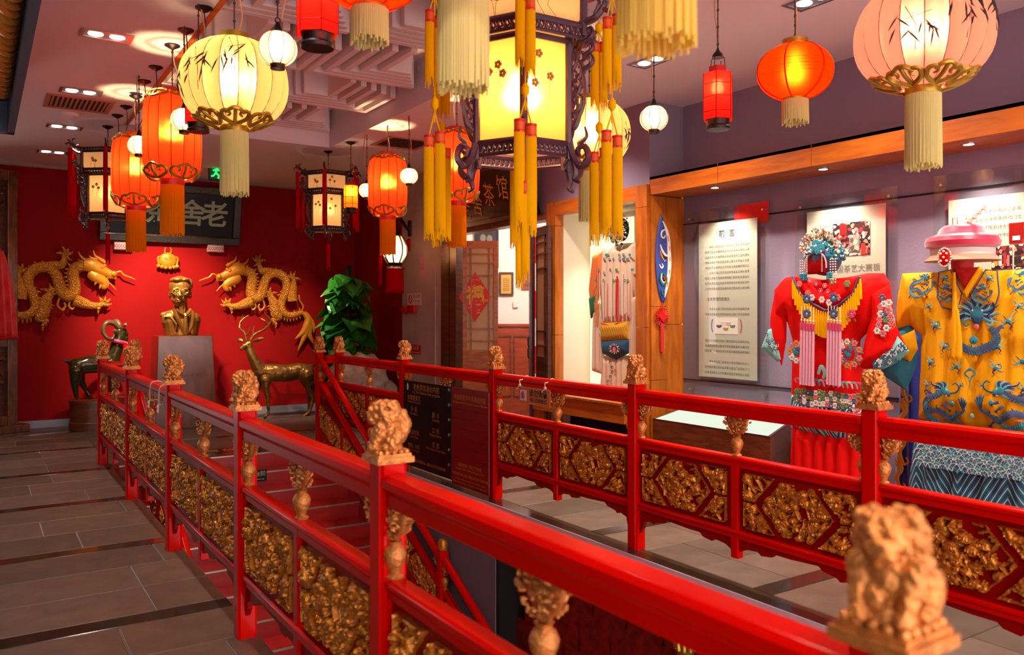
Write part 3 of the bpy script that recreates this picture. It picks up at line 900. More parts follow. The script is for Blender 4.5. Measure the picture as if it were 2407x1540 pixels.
# gilded vase baluster with carved cloud basket
def vase(half):
    b = MB()
    keep = (lambda y: True) if not half else (lambda y: True)
    pr = [(0.026, 0), (0.028, 0.012), (0.018, 0.02), (0.02, 0.032), (0.033, 0.062), (0.036, 0.082), (0.028, 0.1), (0.018, 0.11), (0.024, 0.12)]
    b.lathe(pr, 18)
    out = [(-0.018, 0.118), (0.018, 0.118), (0.035, 0.14), (0.058, 0.158), (0.075, 0.185), (0.082, 0.21), (0.072, 0.236), (-0.072, 0.236), (-0.082, 0.21), (-0.075, 0.185), (-0.058, 0.158), (-0.035, 0.14)]
    if half: out = [(min(p[0], 0.004), p[1]) for p in out]
    rg = random.Random(9)
    inflate(b, out, lambda a, z, hh: Vector((hh, a, z)), 0.016, 0.006, back=1.0, power=0.35)
    for k in range(90):
        z = rg.uniform(0.13, 0.228); wmax = 0.02 + 0.055 * min(1, (z - 0.118) / 0.07)
        y = rg.uniform(-wmax, wmax)
        if half and y > 0: continue
        s = rg.choice((-1, 1)); L = rg.uniform(0.012, 0.026); a = rg.uniform(0.2, 1.4) * rg.choice((-1, 1)) + math.pi / 2
        p0 = Vector((s * 0.014, y, z)); p1 = p0 + Vector((s * 0.012, math.cos(a) * L, math.sin(a) * L)); p1.z = min(p1.z, 0.236)
        b.tube([p0, p0.lerp(p1, 0.5) + Vector((s * 0.004, 0, 0)), p1], [0.003, 0.007, 0.001], 5)
    return b.mesh('vase', 'lion_gold')
VASE, VHALF = vase(False), vase(True)

# carved openwork: one diamond and four corners, modelled as relief
def relief_set(seed, Wd=0.70, Hd=0.32, res=0.0055):
    nx, ny = int(Wd / res) + 1, int(Hd / res) + 1
    X, Y = np.meshgrid(np.linspace(-Wd / 2, Wd / 2, nx), np.linspace(-Hd / 2, Hd / 2, ny))
    rg = random.Random(seed)
    Hh = np.zeros_like(X)
    def leaf(cx, cy, ang, L, w, amp):
        c, s = math.cos(ang), math.sin(ang)
        u = (X - cx) * c + (Y - cy) * s; v = -(X - cx) * s + (Y - cy) * c
        t = np.clip(u / L, 0, 1); prof = np.sqrt(np.clip(4 * t * (1 - t), 0, 1)) * w + 1e-6
        k = np.clip(1 - np.abs(v) / prof, 0, 1) * ((u > 0) & (u < L))
        h_ = amp * np.where(k > 0, 0.35 + 0.65 * k ** 0.6 - 0.22 * np.exp(-(v / 0.0022) ** 2), 0)
        np.maximum(Hh, h_, out=Hh)
    for k in range(84):                                        # boughs and blossom
        cx, cy = rg.uniform(-Wd / 2, Wd / 2), rg.uniform(-Hd / 2, Hd / 2); kind = rg.random()
        if kind < 0.35:
            n = rg.randint(5, 7); a0 = rg.uniform(0, 6)
            for i in range(n): leaf(cx, cy, a0 + i * 2 * math.pi / n, rg.uniform(0.022, 0.032), 0.010, rg.uniform(0.8, 1.0))
        elif kind < 0.75:
            a0 = rg.uniform(0, 6.3)
            for i in range(7): leaf(cx, cy, a0 - 0.75 + i * 0.25, rg.uniform(0.045, 0.07), 0.005, rg.uniform(0.6, 1.0))
        else:
            d = np.hypot(X - cx, (Y - cy) * 1.3); R = rg.uniform(0.02, 0.036)
            np.maximum(Hh, np.where(d < R, 0.55 + 0.4 * np.sqrt(np.clip(1 - (d / R) ** 2, 0, 1)) + 0.12 * np.cos(d * 620), 0), out=Hh)
    for k in range(60):
        leaf(rg.uniform(-Wd / 2, Wd / 2), rg.uniform(-Hd / 2, Hd / 2), rg.uniform(0, 6.3), rg.uniform(0.06, 0.12), 0.007, rg.uniform(0.5, 0.85))
    ax, ay = np.abs(X) / (Wd / 2), np.abs(Y) / (Hd / 2)
    dia = ax * 1.0 / 0.66 + ay * 0.62                           # elongated diamond with cut tips
    inner = (dia < 0.98) & (ay < 0.93)
    cor = (dia > 1.2) & (ax < 1) & (ay < 1) & ~((ax > 0.965) & (ay > 0.92))
    rim = np.maximum(ax, 1 - (1 - ay) * (Hd / Wd)) > 0.972
    Hh = np.where(rim & cor, 0.55, Hh)
    Hh = np.where(((dia > 0.93) & (dia < 0.98) & (ay < 0.93)) | ((dia > 1.2) & (dia < 1.25) & cor), np.maximum(Hh, 0.25), Hh)
    sets = []
    masks = [inner] + [cor & (X * sx > 0) & (Y * sy > 0) for sx in (-1, 1) for sy in (-1, 1)]
    for m_ in masks:
        hol = Hh > 0.02
        cell = m_[:-1, :-1] & m_[1:, :-1] & m_[:-1, 1:] & m_[1:, 1:] & (hol[:-1, :-1] | hol[1:, :-1] | hol[:-1, 1:] | hol[1:, 1:])
        idx = -np.ones(m_.shape, int); vs = []; fs = []
        def vid(j, i):
            if idx[j, i] < 0:
                idx[j, i] = len(vs); vs.append((-(0.003 + 0.034 * Hh[j, i]), X[j, i], Y[j, i]))
            return idx[j, i]
        for j, i in zip(*np.nonzero(cell)):
            fs.append((vid(j, i), vid(j + 1, i), vid(j + 1, i + 1), vid(j, i + 1)))
        front = len(vs)
        cnt = {}
        for f in fs:
            for a_, b_ in zip(f, f[1:] + f[:1]):
                cnt[(a_, b_)] = 1
        for (a_, b_) in list(cnt):
            if (b_, a_) not in cnt:
                va, vb = vs[a_], vs[b_]; o = len(vs)
                vs.append((0.0, va[1], va[2])); vs.append((0.0, vb[1], vb[2])); fs.append((b_, a_, o, o + 1))
        bb = MB(); bb.add(vs, fs)
        sets.append(bb.mesh('relief', 'carving'))
    return sets
RELIEF = [relief_set(21), relief_set(47)]
ZT, ZM, ZB = 1.054, 0.735, 0.315
def sect_rail(b, pts_yz, x0, x1f):
    pass
def rail_section(z1, hgt, hw):
    """moulded rail section, (x, z) points"""
    return [(-hw * 0.72, z1 - hgt), (hw * 0.72, z1 - hgt), (hw * 0.72, z1 - hgt * 0.55), (hw, z1 - hgt * 0.42), (hw, z1 - hgt * 0.16), (hw * 0.7, z1), (-hw * 0.7, z1), (-hw, z1 - hgt * 0.16), (-hw, z1 - hgt * 0.42), (-hw * 0.72, z1 - hgt * 0.55)]
def balustrade(name, label, x, ys, root_extra=None, skip_carv=()):
    t = thing(name, label, 'balustrade', (x, ys[0], 0))
    O = Vector((x, ys[0], 0))
    for i, y in enumerate(ys):
        p = put('post', POST, t, loc=(0, y - ys[0], 0))
        put('lion_slab', LSLAB, p, loc=(0, 0, 1.088)); put('lion_finial', LION, p, loc=(0, 0, 1.116), rz=0.35 * math.sin(i * 2.3))
    for i in range(len(ys) - 1):
        a, e = ys[i] + 0.046, ys[i + 1] - 0.046
        mid = (a + e) / 2
        b = MB(); b.prism([(x + q_[0], a, q_[1]) for q_ in rail_section(ZT, 0.098, 0.042)], (0, e - a, 0)); b.build('top_rail', 'lacquer', t, True, 0.004)
        b = MB(); b.prism([(x + q_[0], a, q_[1]) for q_ in rail_section(ZM, 0.062, 0.034)], (0, e - a, 0)); b.build('middle_rail', 'lacquer', t, True, 0.003)
        b = MB(); b.prism([(x + q_[0], a, q_[1]) for q_ in rail_section(ZB, 0.05, 0.034)], (0, e - a, 0)); b.build('lower_rail', 'lacquer', t, True, 0.003)
        b = MB(); b.box(x - 0.026, x + 0.026, mid - 0.026, mid + 0.026, 0.15, ZM - 0.02); b.build('stile', 'lacquer', t, False, 0.006)
        for s0, s1 in ((a, mid - 0.026), (mid + 0.026, e)):
            L = s1 - s0
            b = MB()
            # apron with a stepped, scalloped lower edge
            prof = [(0, 0.11), (0.04, 0.15), (0.05, 0.19), (0.12, 0.205), (0.17, 0.195), (0.19, 0.21), (0.30, 0.225), (0.33, 0.245), (0.5, 0.252)]
            far_ = [(0.55, 0.235), (0.68, 0.235), (0.71, 0.215), (0.80, 0.205), (0.83, 0.222), (0.93, 0.215), (1.0, 0.19)]
            pl_ = [(p_[0], p_[1]) for p_ in prof[:-1]] + far_
            pl_ = [(s0 + L * p_[0], p_[1]) for p_ in pl_] if s0 < mid - 0.1 else [(s1 - L * p_[0], p_[1]) for p_ in pl_[::-1]]
            pts_ = [(x - 0.012, yy, zz) for yy, zz in pl_] + [(x - 0.012, s1, ZB - 0.03), (x - 0.012, s0, ZB - 0.03)]
            b.prism(pts_, (0.024, 0, 0)); b.build('apron', 'lacquer_dark', t, False)
            b = MB(); b.box(x - 0.006, x + 0.012, s0, s1, ZB - 0.01, ZM - 0.05)
            cp = b.build('carved_panel', 'lacquer_dark', t, False)
            if (i, s0 < mid) in skip_carv: continue
            rs = RELIEF[(i * 2 + (s0 < mid)) % 2]
            for k, me in enumerate(rs):
                o_ = put('carved_diamond' if k == 0 else 'carved_corner', me, cp, loc=Vector((x - 0.006, (s0 + s1) / 2, (ZB + ZM - 0.062) / 2)) - O)
                o_.scale = (1, (L - 0.075) / 0.70, 1)
        put('vase_baluster', VASE, t, loc=(0, mid - ys[0], ZM - 0.006)); put('vase_baluster', VHALF, t, loc=(0, e - ys[0] - 0.004, ZM - 0.006))
        o_ = put('vase_baluster', VHALF, t, loc=(0, a - ys[0] + 0.004, ZM - 0.006), rz=math.pi)
    return t
LB = balustrade('balustrade', 'red lacquer balustrade along the left aisle with gilded lion posts', 1.08, [-1.05, 0.674, 2.37, 4.01, 5.742, 7.5, 9.38])
RB = balustrade('balustrade', 'red lacquer balustrade before the costume niche with gilded lion posts', 3.652, [-1.05, 0.66, 2.375, 4.092, 5.85, 7.61, 9.42])
# short returns joining the balustrades to the stair newels
def short_return(par, x0, x1, y):
    for (z, hgt, hw, nm) in ((ZT, 0.098, 0.042, 'top_rail'), (ZM, 0.062, 0.034, 'middle_rail'), (ZB, 0.05, 0.034, 'lower_rail')):
        b = MB(); b.prism([(x0, y + q_[0], q_[1]) for q_ in rail_section(z, hgt, hw)], (x1 - x0, 0, 0)); b.build(nm, 'lacquer', par, True, 0.003)
    b = MB(); b.box(x0, x1, y - 0.01, y + 0.01, ZB - 0.02, ZM - 0.05); b.build('carved_panel', 'lacquer_dark', par, False)
short_return(LB, 1.126, 1.37, 9.40)

# stair handrails
def stair_rail(name, label, x, ys, first_lion=True):
    y0 = ys[-1]; sl = 0.155 / 0.30
    t = thing(name, label, 'handrail', (x, y0, 0))
    def dz(y): return -sl * max(0, (HY1 - y)) if y < HY1 else 0.0
    for i, y in enumerate(ys):
        z = dz(y)
        top = 1.088 if (i == len(ys) - 1) else 0.86
        b = MB(); b.prism([(x + p[0] * 0.9, y + p[1] * 0.9, z - (0.0 if y > HY1 else 0.2)) for p in sec], (0, 0, top + (0 if y > HY1 else 0.2)))
        p = b.build('newel', 'lacquer', t)
        if i == len(ys) - 1:
            put('lion_slab', LSLAB, p, loc=(0, y - y0, 1.088)); put('lion_finial', LION, p, loc=(0, y - y0, 1.116), rz=0.8)
        else:
            b = MB(); b.lathe([(0.04, top), (0.046, top + 0.01), (0.046, top + 0.07), (0.035, top + 0.095), (0.01, top + 0.105)], 16, (x, y, z)); b.build('newel_cap', 'carving', p)
    for i in range(len(ys) - 1):
        a, e = ys[i] + 0.04, ys[i + 1] - 0.04
        za, ze = dz(ys[i]), dz(ys[i + 1])
        if ys[i + 1] > HY1: ze = 0.02
        k_ = (ze - za) / (ys[i + 1] - ys[i])
        def zz(y): return za + k_ * (y - ys[i])
        top_off = 0.78 if True else 0
        hi = 1.0 if i == len(ys) - 2 else 0.78
        A = Vector((x, a, zz(a) + 0.76)); B_ = Vector((x, e, zz(e) + (1.0 if i == len(ys) - 2 else 0.80)))
        b = MB(); b.tube([A, B_], 0.036, 14); b.build('handrail_bar', 'lacquer', t)
        for off, hh in ((0.50, 0.05), (0.12, 0.05)):
            b = MB(); b.prism([(x - 0.028, a, zz(a) + off), (x - 0.028, e, zz(e) + off + (0.2 if hi > 0.9 and off > 0.3 else 0)), (x - 0.028, e, zz(e) + off + hh + (0.2 if hi > 0.9 and off > 0.3 else 0)), (x - 0.028, a, zz(a) + off + hh)], (0.056, 0, 0)); b.build('sloping_rail', 'lacquer', t, False, 0.004)
        b = MB(); b.prism([(x - 0.008, a, zz(a) + 0.14), (x - 0.008, e, zz(e) + 0.14), (x - 0.008, e, zz(e) + 0.56), (x - 0.008, a, zz(a) + 0.52)], (0.016, 0, 0)); cp = b.build('carved_panel', 'lacquer_dark', t, False)
        mid = (a + e) / 2
        b = MB(); b.box(x - 0.024, x + 0.024, mid - 0.022, mid + 0.022, zz(mid) - 0.02, zz(mid) + 0.56); b.build('stile', 'lacquer', t, False, 0.005)
        for s0, s1 in ((a, mid - 0.02), (mid + 0.02, e)):
            for k, me in enumerate(RELIEF[i % 2]):
                n_ = me.copy(); sy = (s1 - s0 - 0.09) / 0.70; cm = (s0 + s1) / 2
                for v in n_.vertices:
                    yy = cm + v.co.y * sy; zz_ = zz(yy) + 0.345 + v.co.z * 0.9
                    v.co = Vector((x - 0.008 + v.co.x, yy, zz_)) - Vector((x, y0, 0))
                n_.update(); put('carved_diamond' if k == 0 else 'carved_corner', n_, cp)
        put('vase_baluster', VHALF, t, loc=(0, e - y0 - 0.004, zz(e) + (0.74 if hi > 0.9 else 0.54)))
        put('vase_baluster', VHALF, t, loc=(0, a - y0 + 0.01, zz(a) + 0.54), rz=math.pi)
    return t
SR = stair_rail('stair_handrail', 'sloping red handrail with carved panels down the right of stairs', 3.455, [4.85, 6.42, 7.98, 9.55])
SL = stair_rail('stair_handrail', 'sloping red handrail down the left of stairs behind left balustrade', 1.40, [6.42, 7.98, 9.46])
short_return(RB, 3.50, 3.61, 9.47)

# ------------------------------------------------------------------ lanterns (local origin: centre of the lantern's body)
def strand_tassel(b, c, w, z0, z1, n=46, seed=1, depth=None, rad=None):
    n = int(n * 1.6)
    """round skirt of hanging threads"""
    rg = random.Random(seed)
    for ring, q in ((1.0, n), (0.7, n // 3)):
        for k in range(q):
            a = 2 * math.pi * k / q + ring
            x, y = c[0] + w * ring * math.cos(a), c[1] + w * ring * math.sin(a)
            e = rg.uniform(-0.012, 0.012); s = rg.uniform(0.96, 1.07)
            r = (rad * 0.75 if rad else (math.pi * w / n * 1.35))
            b.tube([(x, y, z0), (c[0] + (x - c[0]) * (1 + s) / 2, c[1] + (y - c[1]) * (1 + s) / 2, (z0 + z1) / 2), (c[0] + (x - c[0]) * s, c[1] + (y - c[1]) * s, z1 + e)], [r, r, r * 0.75], 5, True)
    return b
def cloud_ring(b, prof, n, r_of_z, z0, z1):
    """applied gilt clouds: curled scrolls lying on the lantern skin"""
    for k in range(n):
        a0 = 2 * math.pi * k / n
        def P(da, t):
            z = z0 + (z1 - z0) * t; r = r_of_z(z) + 0.006
            return Vector((r * math.cos(a0 + da), r * math.sin(a0 + da), z))
        wd = math.pi / n * 0.92
        for s in (-1, 1):
            pts = [P(s * wd * 0.05, 0.0), P(s * wd * 0.55, 0.1), P(s * wd * 0.95, 0.4), P(s * wd * 0.85, 0.8), P(s * wd * 0.5, 0.9), P(s * wd * 0.35, 0.6), P(s * wd * 0.55, 0.45)]
            b.tube(catmull(pts, 4), lerps([0.013, 0.014, 0.013, 0.012, 0.010, 0.008, 0.006], 4), 6)
        b.tube(catmull([P(-wd * 0.6, 0.75), P(-wd * 0.25, 1.05), P(0, 1.15), P(wd * 0.25, 1.05), P(wd * 0.6, 0.75)], 4), 0.011, 6)
        b.tube(catmull([P(0, 0.0), P(0, 0.5), P(0, 1.0)], 3), 0.011, 6)
    return b
def bamboo(b, rfun, a0, z0, s, seed):
    rg = random.Random(seed)
    def P(a, z):
        r = rfun(z, a) + 0.004; return Vector((r * math.cos(a), r * math.sin(a), z))
    for k in range(11):
        aa = a0 + rg.uniform(-0.28, 0.28); zz = z0 + rg.uniform(-0.05, 0.06) * s
        ang = -math.pi / 2 + rg.uniform(-1.0, 1.0); L = rg.uniform(0.05, 0.10) * s
        pts = [P(aa + math.cos(ang) * L * t / 0.27, zz + math.sin(ang) * L * t) for t in (0, 0.35, 0.7, 1)]
        b.tube(pts, [0.0008, 0.0045, 0.0035, 0.0005], 5)
    b.tube([P(a0 - 0.1, z0 + 0.09 * s), P(a0 + 0.05, z0 - 0.02 * s), P(a0 + 0.02, z0 - 0.14 * s)], 0.0018, 5)
    b.tube([P(a0 - 0.1, z0 + 0.02 * s), P(a0 + 0.25, z0 + 0.05 * s)], 0.0014, 5)
def hang(t, top, drop, dx=0.0, dy=0.0):
    """chain, cord and ceiling rose above a lantern"""
    b = MB(); b.tube([(0, 0, top), (0, 0, drop)], 0.004, 5)
    n = int((drop - top) / 0.05)
    for k in range(n):
        z = top + 0.025 + k * 0.05
        b.tube([(0.007 * math.cos(g) * (k % 2), 0.007 * math.cos(g) * (1 - k % 2), z + 0.016 * math.sin(g)) for g in (0, 1.57, 3.14, 4.71)], 0.0022, 4, closed=True)
    b.build('chain', 'cable', t)
    b = MB(); b.tube(catmull([(0.02, 0.01, top), (0.05, 0.03, top + (drop - top) * 0.3), (0.02, 0.03, top + (drop - top) * 0.65), (0.0, 0.0, drop)], 5), 0.005, 6); b.build('cord', 'silk_cord', t)
    b = MB(); b.lathe([(0.055, drop), (0.055, drop - 0.008), (0.03, drop - 0.022), (0.008, drop - 0.035)], 18); b.build('ceiling_rose', 'iron', t)
def bulb(t, z=0.0, r=0.045, m='bulb'):
    b = MB(); b.lathe([(0.014, z + r * 1.9), (0.018, z + r * 0.9), (r * 0.9, z + r * 0.3), (r, z), (r * 0.8, z - r * 0.6), (r * 0.3, z - r * 0.95)], 16); b.build('bulb', m, t)
def barrel_r(R, Hh, p):
    return lambda z: R * max(0.0, 1 - abs(2 * z / Hh) ** p) ** (1 / p)
def lobed(rf, n, amp):
    def f(z, a):
        g = (1 - abs(math.cos(n * a / 2)))
        return rf(z) * (1 - amp * (1 - math.sqrt(max(0, 1 - (2 * ((n * a / (2 * math.pi)) % 1) - 1) ** 2))))
    return f
def skin(t, rf2, z0, z1, nz, na, m, name='shade'):
    b = MB()
    def fn(u, v):
        z = z0 + (z1 - z0) * (0.5 - 0.5 * math.cos(math.pi * v)); a = 2 * math.pi * u; r = rf2(z, a)
        return (r * math.cos(a), r * math.sin(a), z)
    b.grid(fn, na, nz); return b.build(name, m, t)
def ribs(t, rf2, z0, z1, n, m, rad=0.0022, name='ribs', off=0.002, ph=0):
    b = MB()
    for k in range(n):
        a = 2 * math.pi * k / n + ph; pts = []
        for i in range(13):
            z = z0 + (z1 - z0) * (0.5 - 0.5 * math.cos(math.pi * i / 12)); r = rf2(z, a) + off
            pts.append((r * math.cos(a), r * math.sin(a), z))
        b.tube(pts, rad, 4, False)
    return b.build(name, m, t)

def pumpkin(label, R, Hh, paper, taslen, painted, drop, ribm='wood_dark', tas='tassel_cream', lamp='bulb_cream'):
    t = thing('pumpkin_lantern', label, 'lantern', group='hanging lanterns along both sides of the stairwell')
    rf = barrel_r(R, Hh, 2.3); rf2 = lobed(rf, 18, 0.055)
    zt = Hh / 2 * 0.975
    skin(t, rf2, -zt, zt, 20, 108, paper)
    ribs(t, rf2, -zt, zt, 18, ribm, 0.0022)
    b = MB(); b.lathe([(R * 0.27, zt - 0.012), (R * 0.27, zt + 0.035), (R * 0.24, zt + 0.038), (R * 0.24, zt - 0.01)], 24, cap=False); b.build('cap_ring', 'gold_trim', t)
    b = MB(); cloud_ring(b, None, 7, rf, -zt + 0.002, -zt + 0.05); b.build('gilt_clouds', 'gold_trim', t)
    b = MB(); b.lathe([(R * 0.26, -zt + 0.01), (R * 0.26, -zt - 0.03), (R * 0.25, -zt - 0.03), (R * 0.25, -zt + 0.01)], 24, cap=False); b.build('collar', 'gold_trim', t)
    b = MB(); strand_tassel(b, (0, 0), R * 0.245, -zt - 0.03, -zt - taslen, 40); b.build('tassel', tas, t)
    if painted:
        b = MB()
        for k, (a, z, s) in enumerate(((-2.55, 0.04, 1.0), (-1.85, 0.10, 1.0), (-3.3, -0.02, 0.8), (0.6, 0.05, 1.0))): bamboo(b, rf2, a, z, s, k + seed_of(label))
        b.build('bamboo_painting', 'ink', t)['kind'] = 'stuff'
    bulb(t, 0.02, 0.05, lamp)
    hang(t, zt + 0.03, drop)
    return t
def seed_of(s): return sum(map(ord, s)) % 97
def barrel(label, drop, tas='tassel_orange'):
    t = thing('barrel_lantern', label, 'lantern', group='hanging lanterns along both sides of the stairwell')
    R, Hh = 0.205, 0.66
    rf = barrel_r(R, Hh, 4.2); rf2 = lobed(rf, 14, 0.04); zt = Hh / 2 * 0.97
    skin(t, rf2, -zt, zt, 22, 84, 'silk_red')
    ribs(t, rf2, -zt, zt, 14, 'lacquer_dark', 0.003)
    b = MB(); cloud_ring(b, None, 5, rf, -zt + 0.004, -zt + 0.085); b.build('gilt_clouds', 'gold_trim', t)
    b = MB(); cloud_ring(b, None, 5, rf, zt - 0.004, zt - 0.05); b.build('gilt_clouds', 'gold_trim', t)
    b = MB(); b.lathe([(R * 0.42, zt - 0.005), (R * 0.42, zt + 0.03), (R * 0.36, zt + 0.032), (R * 0.36, zt - 0.003)], 24, cap=False); b.build('cap_ring', 'sign_red', t)
    b = MB(); b.lathe([(R * 0.42, -zt + 0.02), (R * 0.43, -zt - 0.01), (R * 0.41, -zt - 0.04), (R * 0.40, -zt - 0.04), (R * 0.40, -zt + 0.02)], 24, cap=False); b.build('collar', 'sign_red', t)
    b = MB(); strand_tassel(b, (0, 0), R * 0.385, -zt - 0.035, -zt - 0.40, 44); b.build('tassel', tas, t)
    bulb(t, 0.02, 0.045, 'bulb_red')
    hang(t, zt + 0.03, drop)
    return t
def globe(label, drop):
    t = thing('globe_lantern', label, 'lantern', group='hanging lanterns along both sides of the stairwell')
    R = 0.09; rf = barrel_r(R, 0.165, 2.1); rf2 = lobed(rf, 8, 0.03); zt = 0.075
    skin(t, rf2, -zt, zt, 12, 48, 'globe_white')
    ribs(t, rf2, -zt, zt, 8, 'dark_wood', 0.0022)
    b = MB(); b.lathe([(0.038, zt - 0.012), (0.036, zt + 0.004), (0.022, zt + 0.015), (0.014, zt + 0.035), (0.008, zt + 0.05)], 16); b.build('cap', 'iron', t)
    b = MB(); b.tube([(0.012 * math.cos(g), 0, zt + 0.06 + 0.014 * math.sin(g)) for g in np.linspace(0, 6.28, 10)[:-1]], 0.003, 5, closed=True); b.build('hook', 'iron', t)
    b = MB(); b.lathe([(0.036, -zt + 0.014), (0.034, -zt - 0.02), (0.028, -zt - 0.02), (0.03, -zt + 0.014)], 16, cap=False); b.build('base_ring', 'iron', t)
    bulb(t, 0.0, 0.028, 'bulb_globe')
    hang(t, zt + 0.07, drop)
    return t
def box_lantern(label, drop, shade='box_red', s=1.0):
    t = thing('box_lantern', label, 'lantern', group='hanging lanterns along both sides of the stairwell')
    R, h_ = 0.088 * s, 0.15 * s
    ang = [math.pi / 3 * k + 0.35 for k in range(6)]
    def ring(r, z): return [(r * math.cos(a), r * math.sin(a), z) for a in ang]
    def shell(b, pr):
        vs = []; fs = []
        for (r, z) in pr: vs += ring(r, z)
        for i in range(len(pr) - 1):
            for k in range(6):
                k2 = (k + 1) % 6; fs.append((i * 6 + k, i * 6 + k2, (i + 1) * 6 + k2, (i + 1) * 6 + k))
        b.add(vs, fs)
    b = MB(); shell(b, [(R, -h_), (R, h_ - 0.03)]); b.build('shade', shade, t, False)
    b = MB(); shell(b, [(R, h_ - 0.03), (R * 1.0, h_ - 0.028), (R * 0.62, h_ - 0.026), (R * 0.62, h_ + 0.012)]); b.build('collar', 'cloth_red', t, False)
    b = MB()
    for k in range(6):
        a = ang[k]; b.tube([(R * 1.01 * math.cos(a), R * 1.01 * math.sin(a), -h_), (R * 1.01 * math.cos(a), R * 1.01 * math.sin(a), h_ - 0.03)], 0.0028, 5)
    for z in (-h_ + 0.045, -0.02, 0.055):
        rr = ring(R * 1.01, z); b.tube(rr, 0.0022, 5, closed=True)
    b.build('frame', 'lacquer_dark', t)
    b = MB(); b.lathe([(R * 0.8, -h_ + 0.01), (R * 0.72, -h_ - 0.03), (R * 0.8, -h_ - 0.04), (R * 0.76, -h_ - 0.055)], 20); b.build('base', 'iron', t)
    b = MB()
    for k in range(4):
        a = math.pi / 2 * k; b.tube([(0.045 * math.cos(a), 0.045 * math.sin(a), h_), (0.04 * math.cos(a), 0.04 * math.sin(a), h_ + 0.06), (0, 0, h_ + 0.095)], 0.0025, 5)
    b.lathe([(0.035, h_ + 0.065), (0.03, h_ + 0.085), (0.012, h_ + 0.105), (0.004, h_ + 0.125)], 14); b.build('bail', 'iron', t)
    bulb(t, 0.03, 0.026)
    hang(t, h_ + 0.12, drop)
    return t
def ribbed(label, drop):
    t = thing('ribbed_lantern', label, 'lantern', group='hanging lanterns along both sides of the stairwell')
    R, Hh = 0.195, 0.30
    rf = barrel_r(R, Hh, 2.0); zt = Hh / 2 * 0.94
    def rf2(z, a): return rf(z) * (1 - 0.012 * abs(math.sin(z * 190)))
    b = MB()
    def fn(u, v):
        z = -zt + 2 * zt * v; a = 2 * math.pi * u; r = rf2(z, a); return (r * math.cos(a), r * math.sin(a), z)
    b.grid(fn, 48, 60); b.build('shade', 'silk_orange', t)
    ribs(t, lambda z, a: rf(z), -zt, zt, 6, 'lacquer', 0.004, ph=0.4)
    b = MB(); b.lathe([(R * 0.34, zt - 0.01), (R * 0.34, zt + 0.028), (R * 0.28, zt + 0.03), (R * 0.28, zt - 0.01)], 24, cap=False); b.build('cap_ring', 'gold_trim', t)
    b = MB(); b.lathe([(R * 0.33, -zt + 0.012), (R * 0.33, -zt - 0.015)], 24); b.build('collar', 'gold_trim', t)
    b = MB(); strand_tassel(b, (0, 0), R * 0.33, -zt - 0.01, -zt - 0.13, 34); b.build('tassel', 'tassel_cream', t)
    bulb(t, 0.0, 0.04, 'bulb_orange')
    hang(t, zt + 0.03, drop)
    return t

GRP = 'hanging lanterns along both sides of the stairwell'
LX, RX = 1.185, 3.62
def place(t, x, y, z): t.location = (x, y, z)
# body centre heights
def drop_for(z): return CEIL - z
# left row
t = pumpkin('cream pumpkin lantern painted with bamboo in front of the fretwork ceiling', 0.29, 0.49, 'paper_cream', 0.37, True, drop_for(2.82)); place(t, LX, 4.62, 2.82)
t2 = dup(t, (RX, 4.55, 2.82), 2.2, 'cream pumpkin lantern half hidden behind the big hexagonal palace lantern')
t = pumpkin('pink pumpkin lantern painted with bamboo above the yellow dragon robe', 0.295, 0.49, 'paper_pink', 0.36, True, drop_for(2.82), 'plum_wood', 'tassel_cream', 'bulb_dim'); place(t, RX, 2.11, 2.82)
t.rotation_euler = (0, 0, 0.55)
dup(t, (LX + 0.03, 2.13, 2.82), 0.2, 'pumpkin lantern above the picture whose pale tassel hangs before the palace lantern')
t = barrel('nearer red barrel lantern of the left row, behind cream pumpkin lantern', drop_for(2.86)); place(t, LX + 0.02, 6.45, 2.86)
dup(t, (LX + 0.01, 8.05, 2.84), 0.7, 'farther red barrel lantern of the left row, overlapping the black plaque')
dup(t, (RX, 7.95, 2.90), 0.3, 'red barrel lantern hanging beside grey pier, left of two')
dup(t, (RX, 6.46, 2.88), 0.9, 'red barrel lantern hanging just left of the big palace lantern')
t = barrel('barrel lantern above the picture showing only its wide yellow tassel', drop_for(2.84), 'tassel_lit'); place(t, LX + 0.02, 1.29, 2.84)
t = globe('small white globe lantern at the top between cream pumpkin and red box lanterns', drop_for(2.80)); place(t, LX, 3.84, 2.80)
dup(t, (LX + 0.01, 5.98, 2.89), 0.4, 'small white globe lantern against the nearer red barrel lantern')
dup(t, (LX - 0.06, 7.42, 2.955), 0.9, 'small white globe lantern against the farther red barrel lantern')
dup(t, (RX, 7.44, 2.93), 0.2, 'small white globe lantern overlapping a red barrel lantern beside grey pier')
dup(t, (RX, 8.5, 2.92), 1.2, 'small white globe lantern mostly hidden behind red barrel lantern')
dup(t, (RX, 3.89, 2.80), 0.5, 'small pinkish globe lantern hanging before the purple wall corner')
t = box_lantern('red hexagonal box lantern hanging at top centre with a black base', drop_for(2.86)); place(t, LX, 3.30, 2.86)
dup(t, (RX, 3.35, 2.83), 0.3, 'slim red box lantern hanging before the purple wall')
t = box_lantern('small orange box lantern in front of the far palace lantern', drop_for(2.92), 'box_orange', 0.95); place(t, RX, 8.97, 2.92)
t = box_lantern('red box lantern mostly hidden behind the big cream pumpkin lantern', drop_for(2.72)); place(t, LX, 5.5, 2.92)
t = ribbed('orange ribbed paper lantern hanging beside the pink pumpkin lantern', drop_for(2.83)); place(t, RX, 2.81, 2.83)
dup(t, (LX, 2.76, 2.80), 0.5, 'orange ribbed paper lantern cut off at the top edge with a pale fringe')

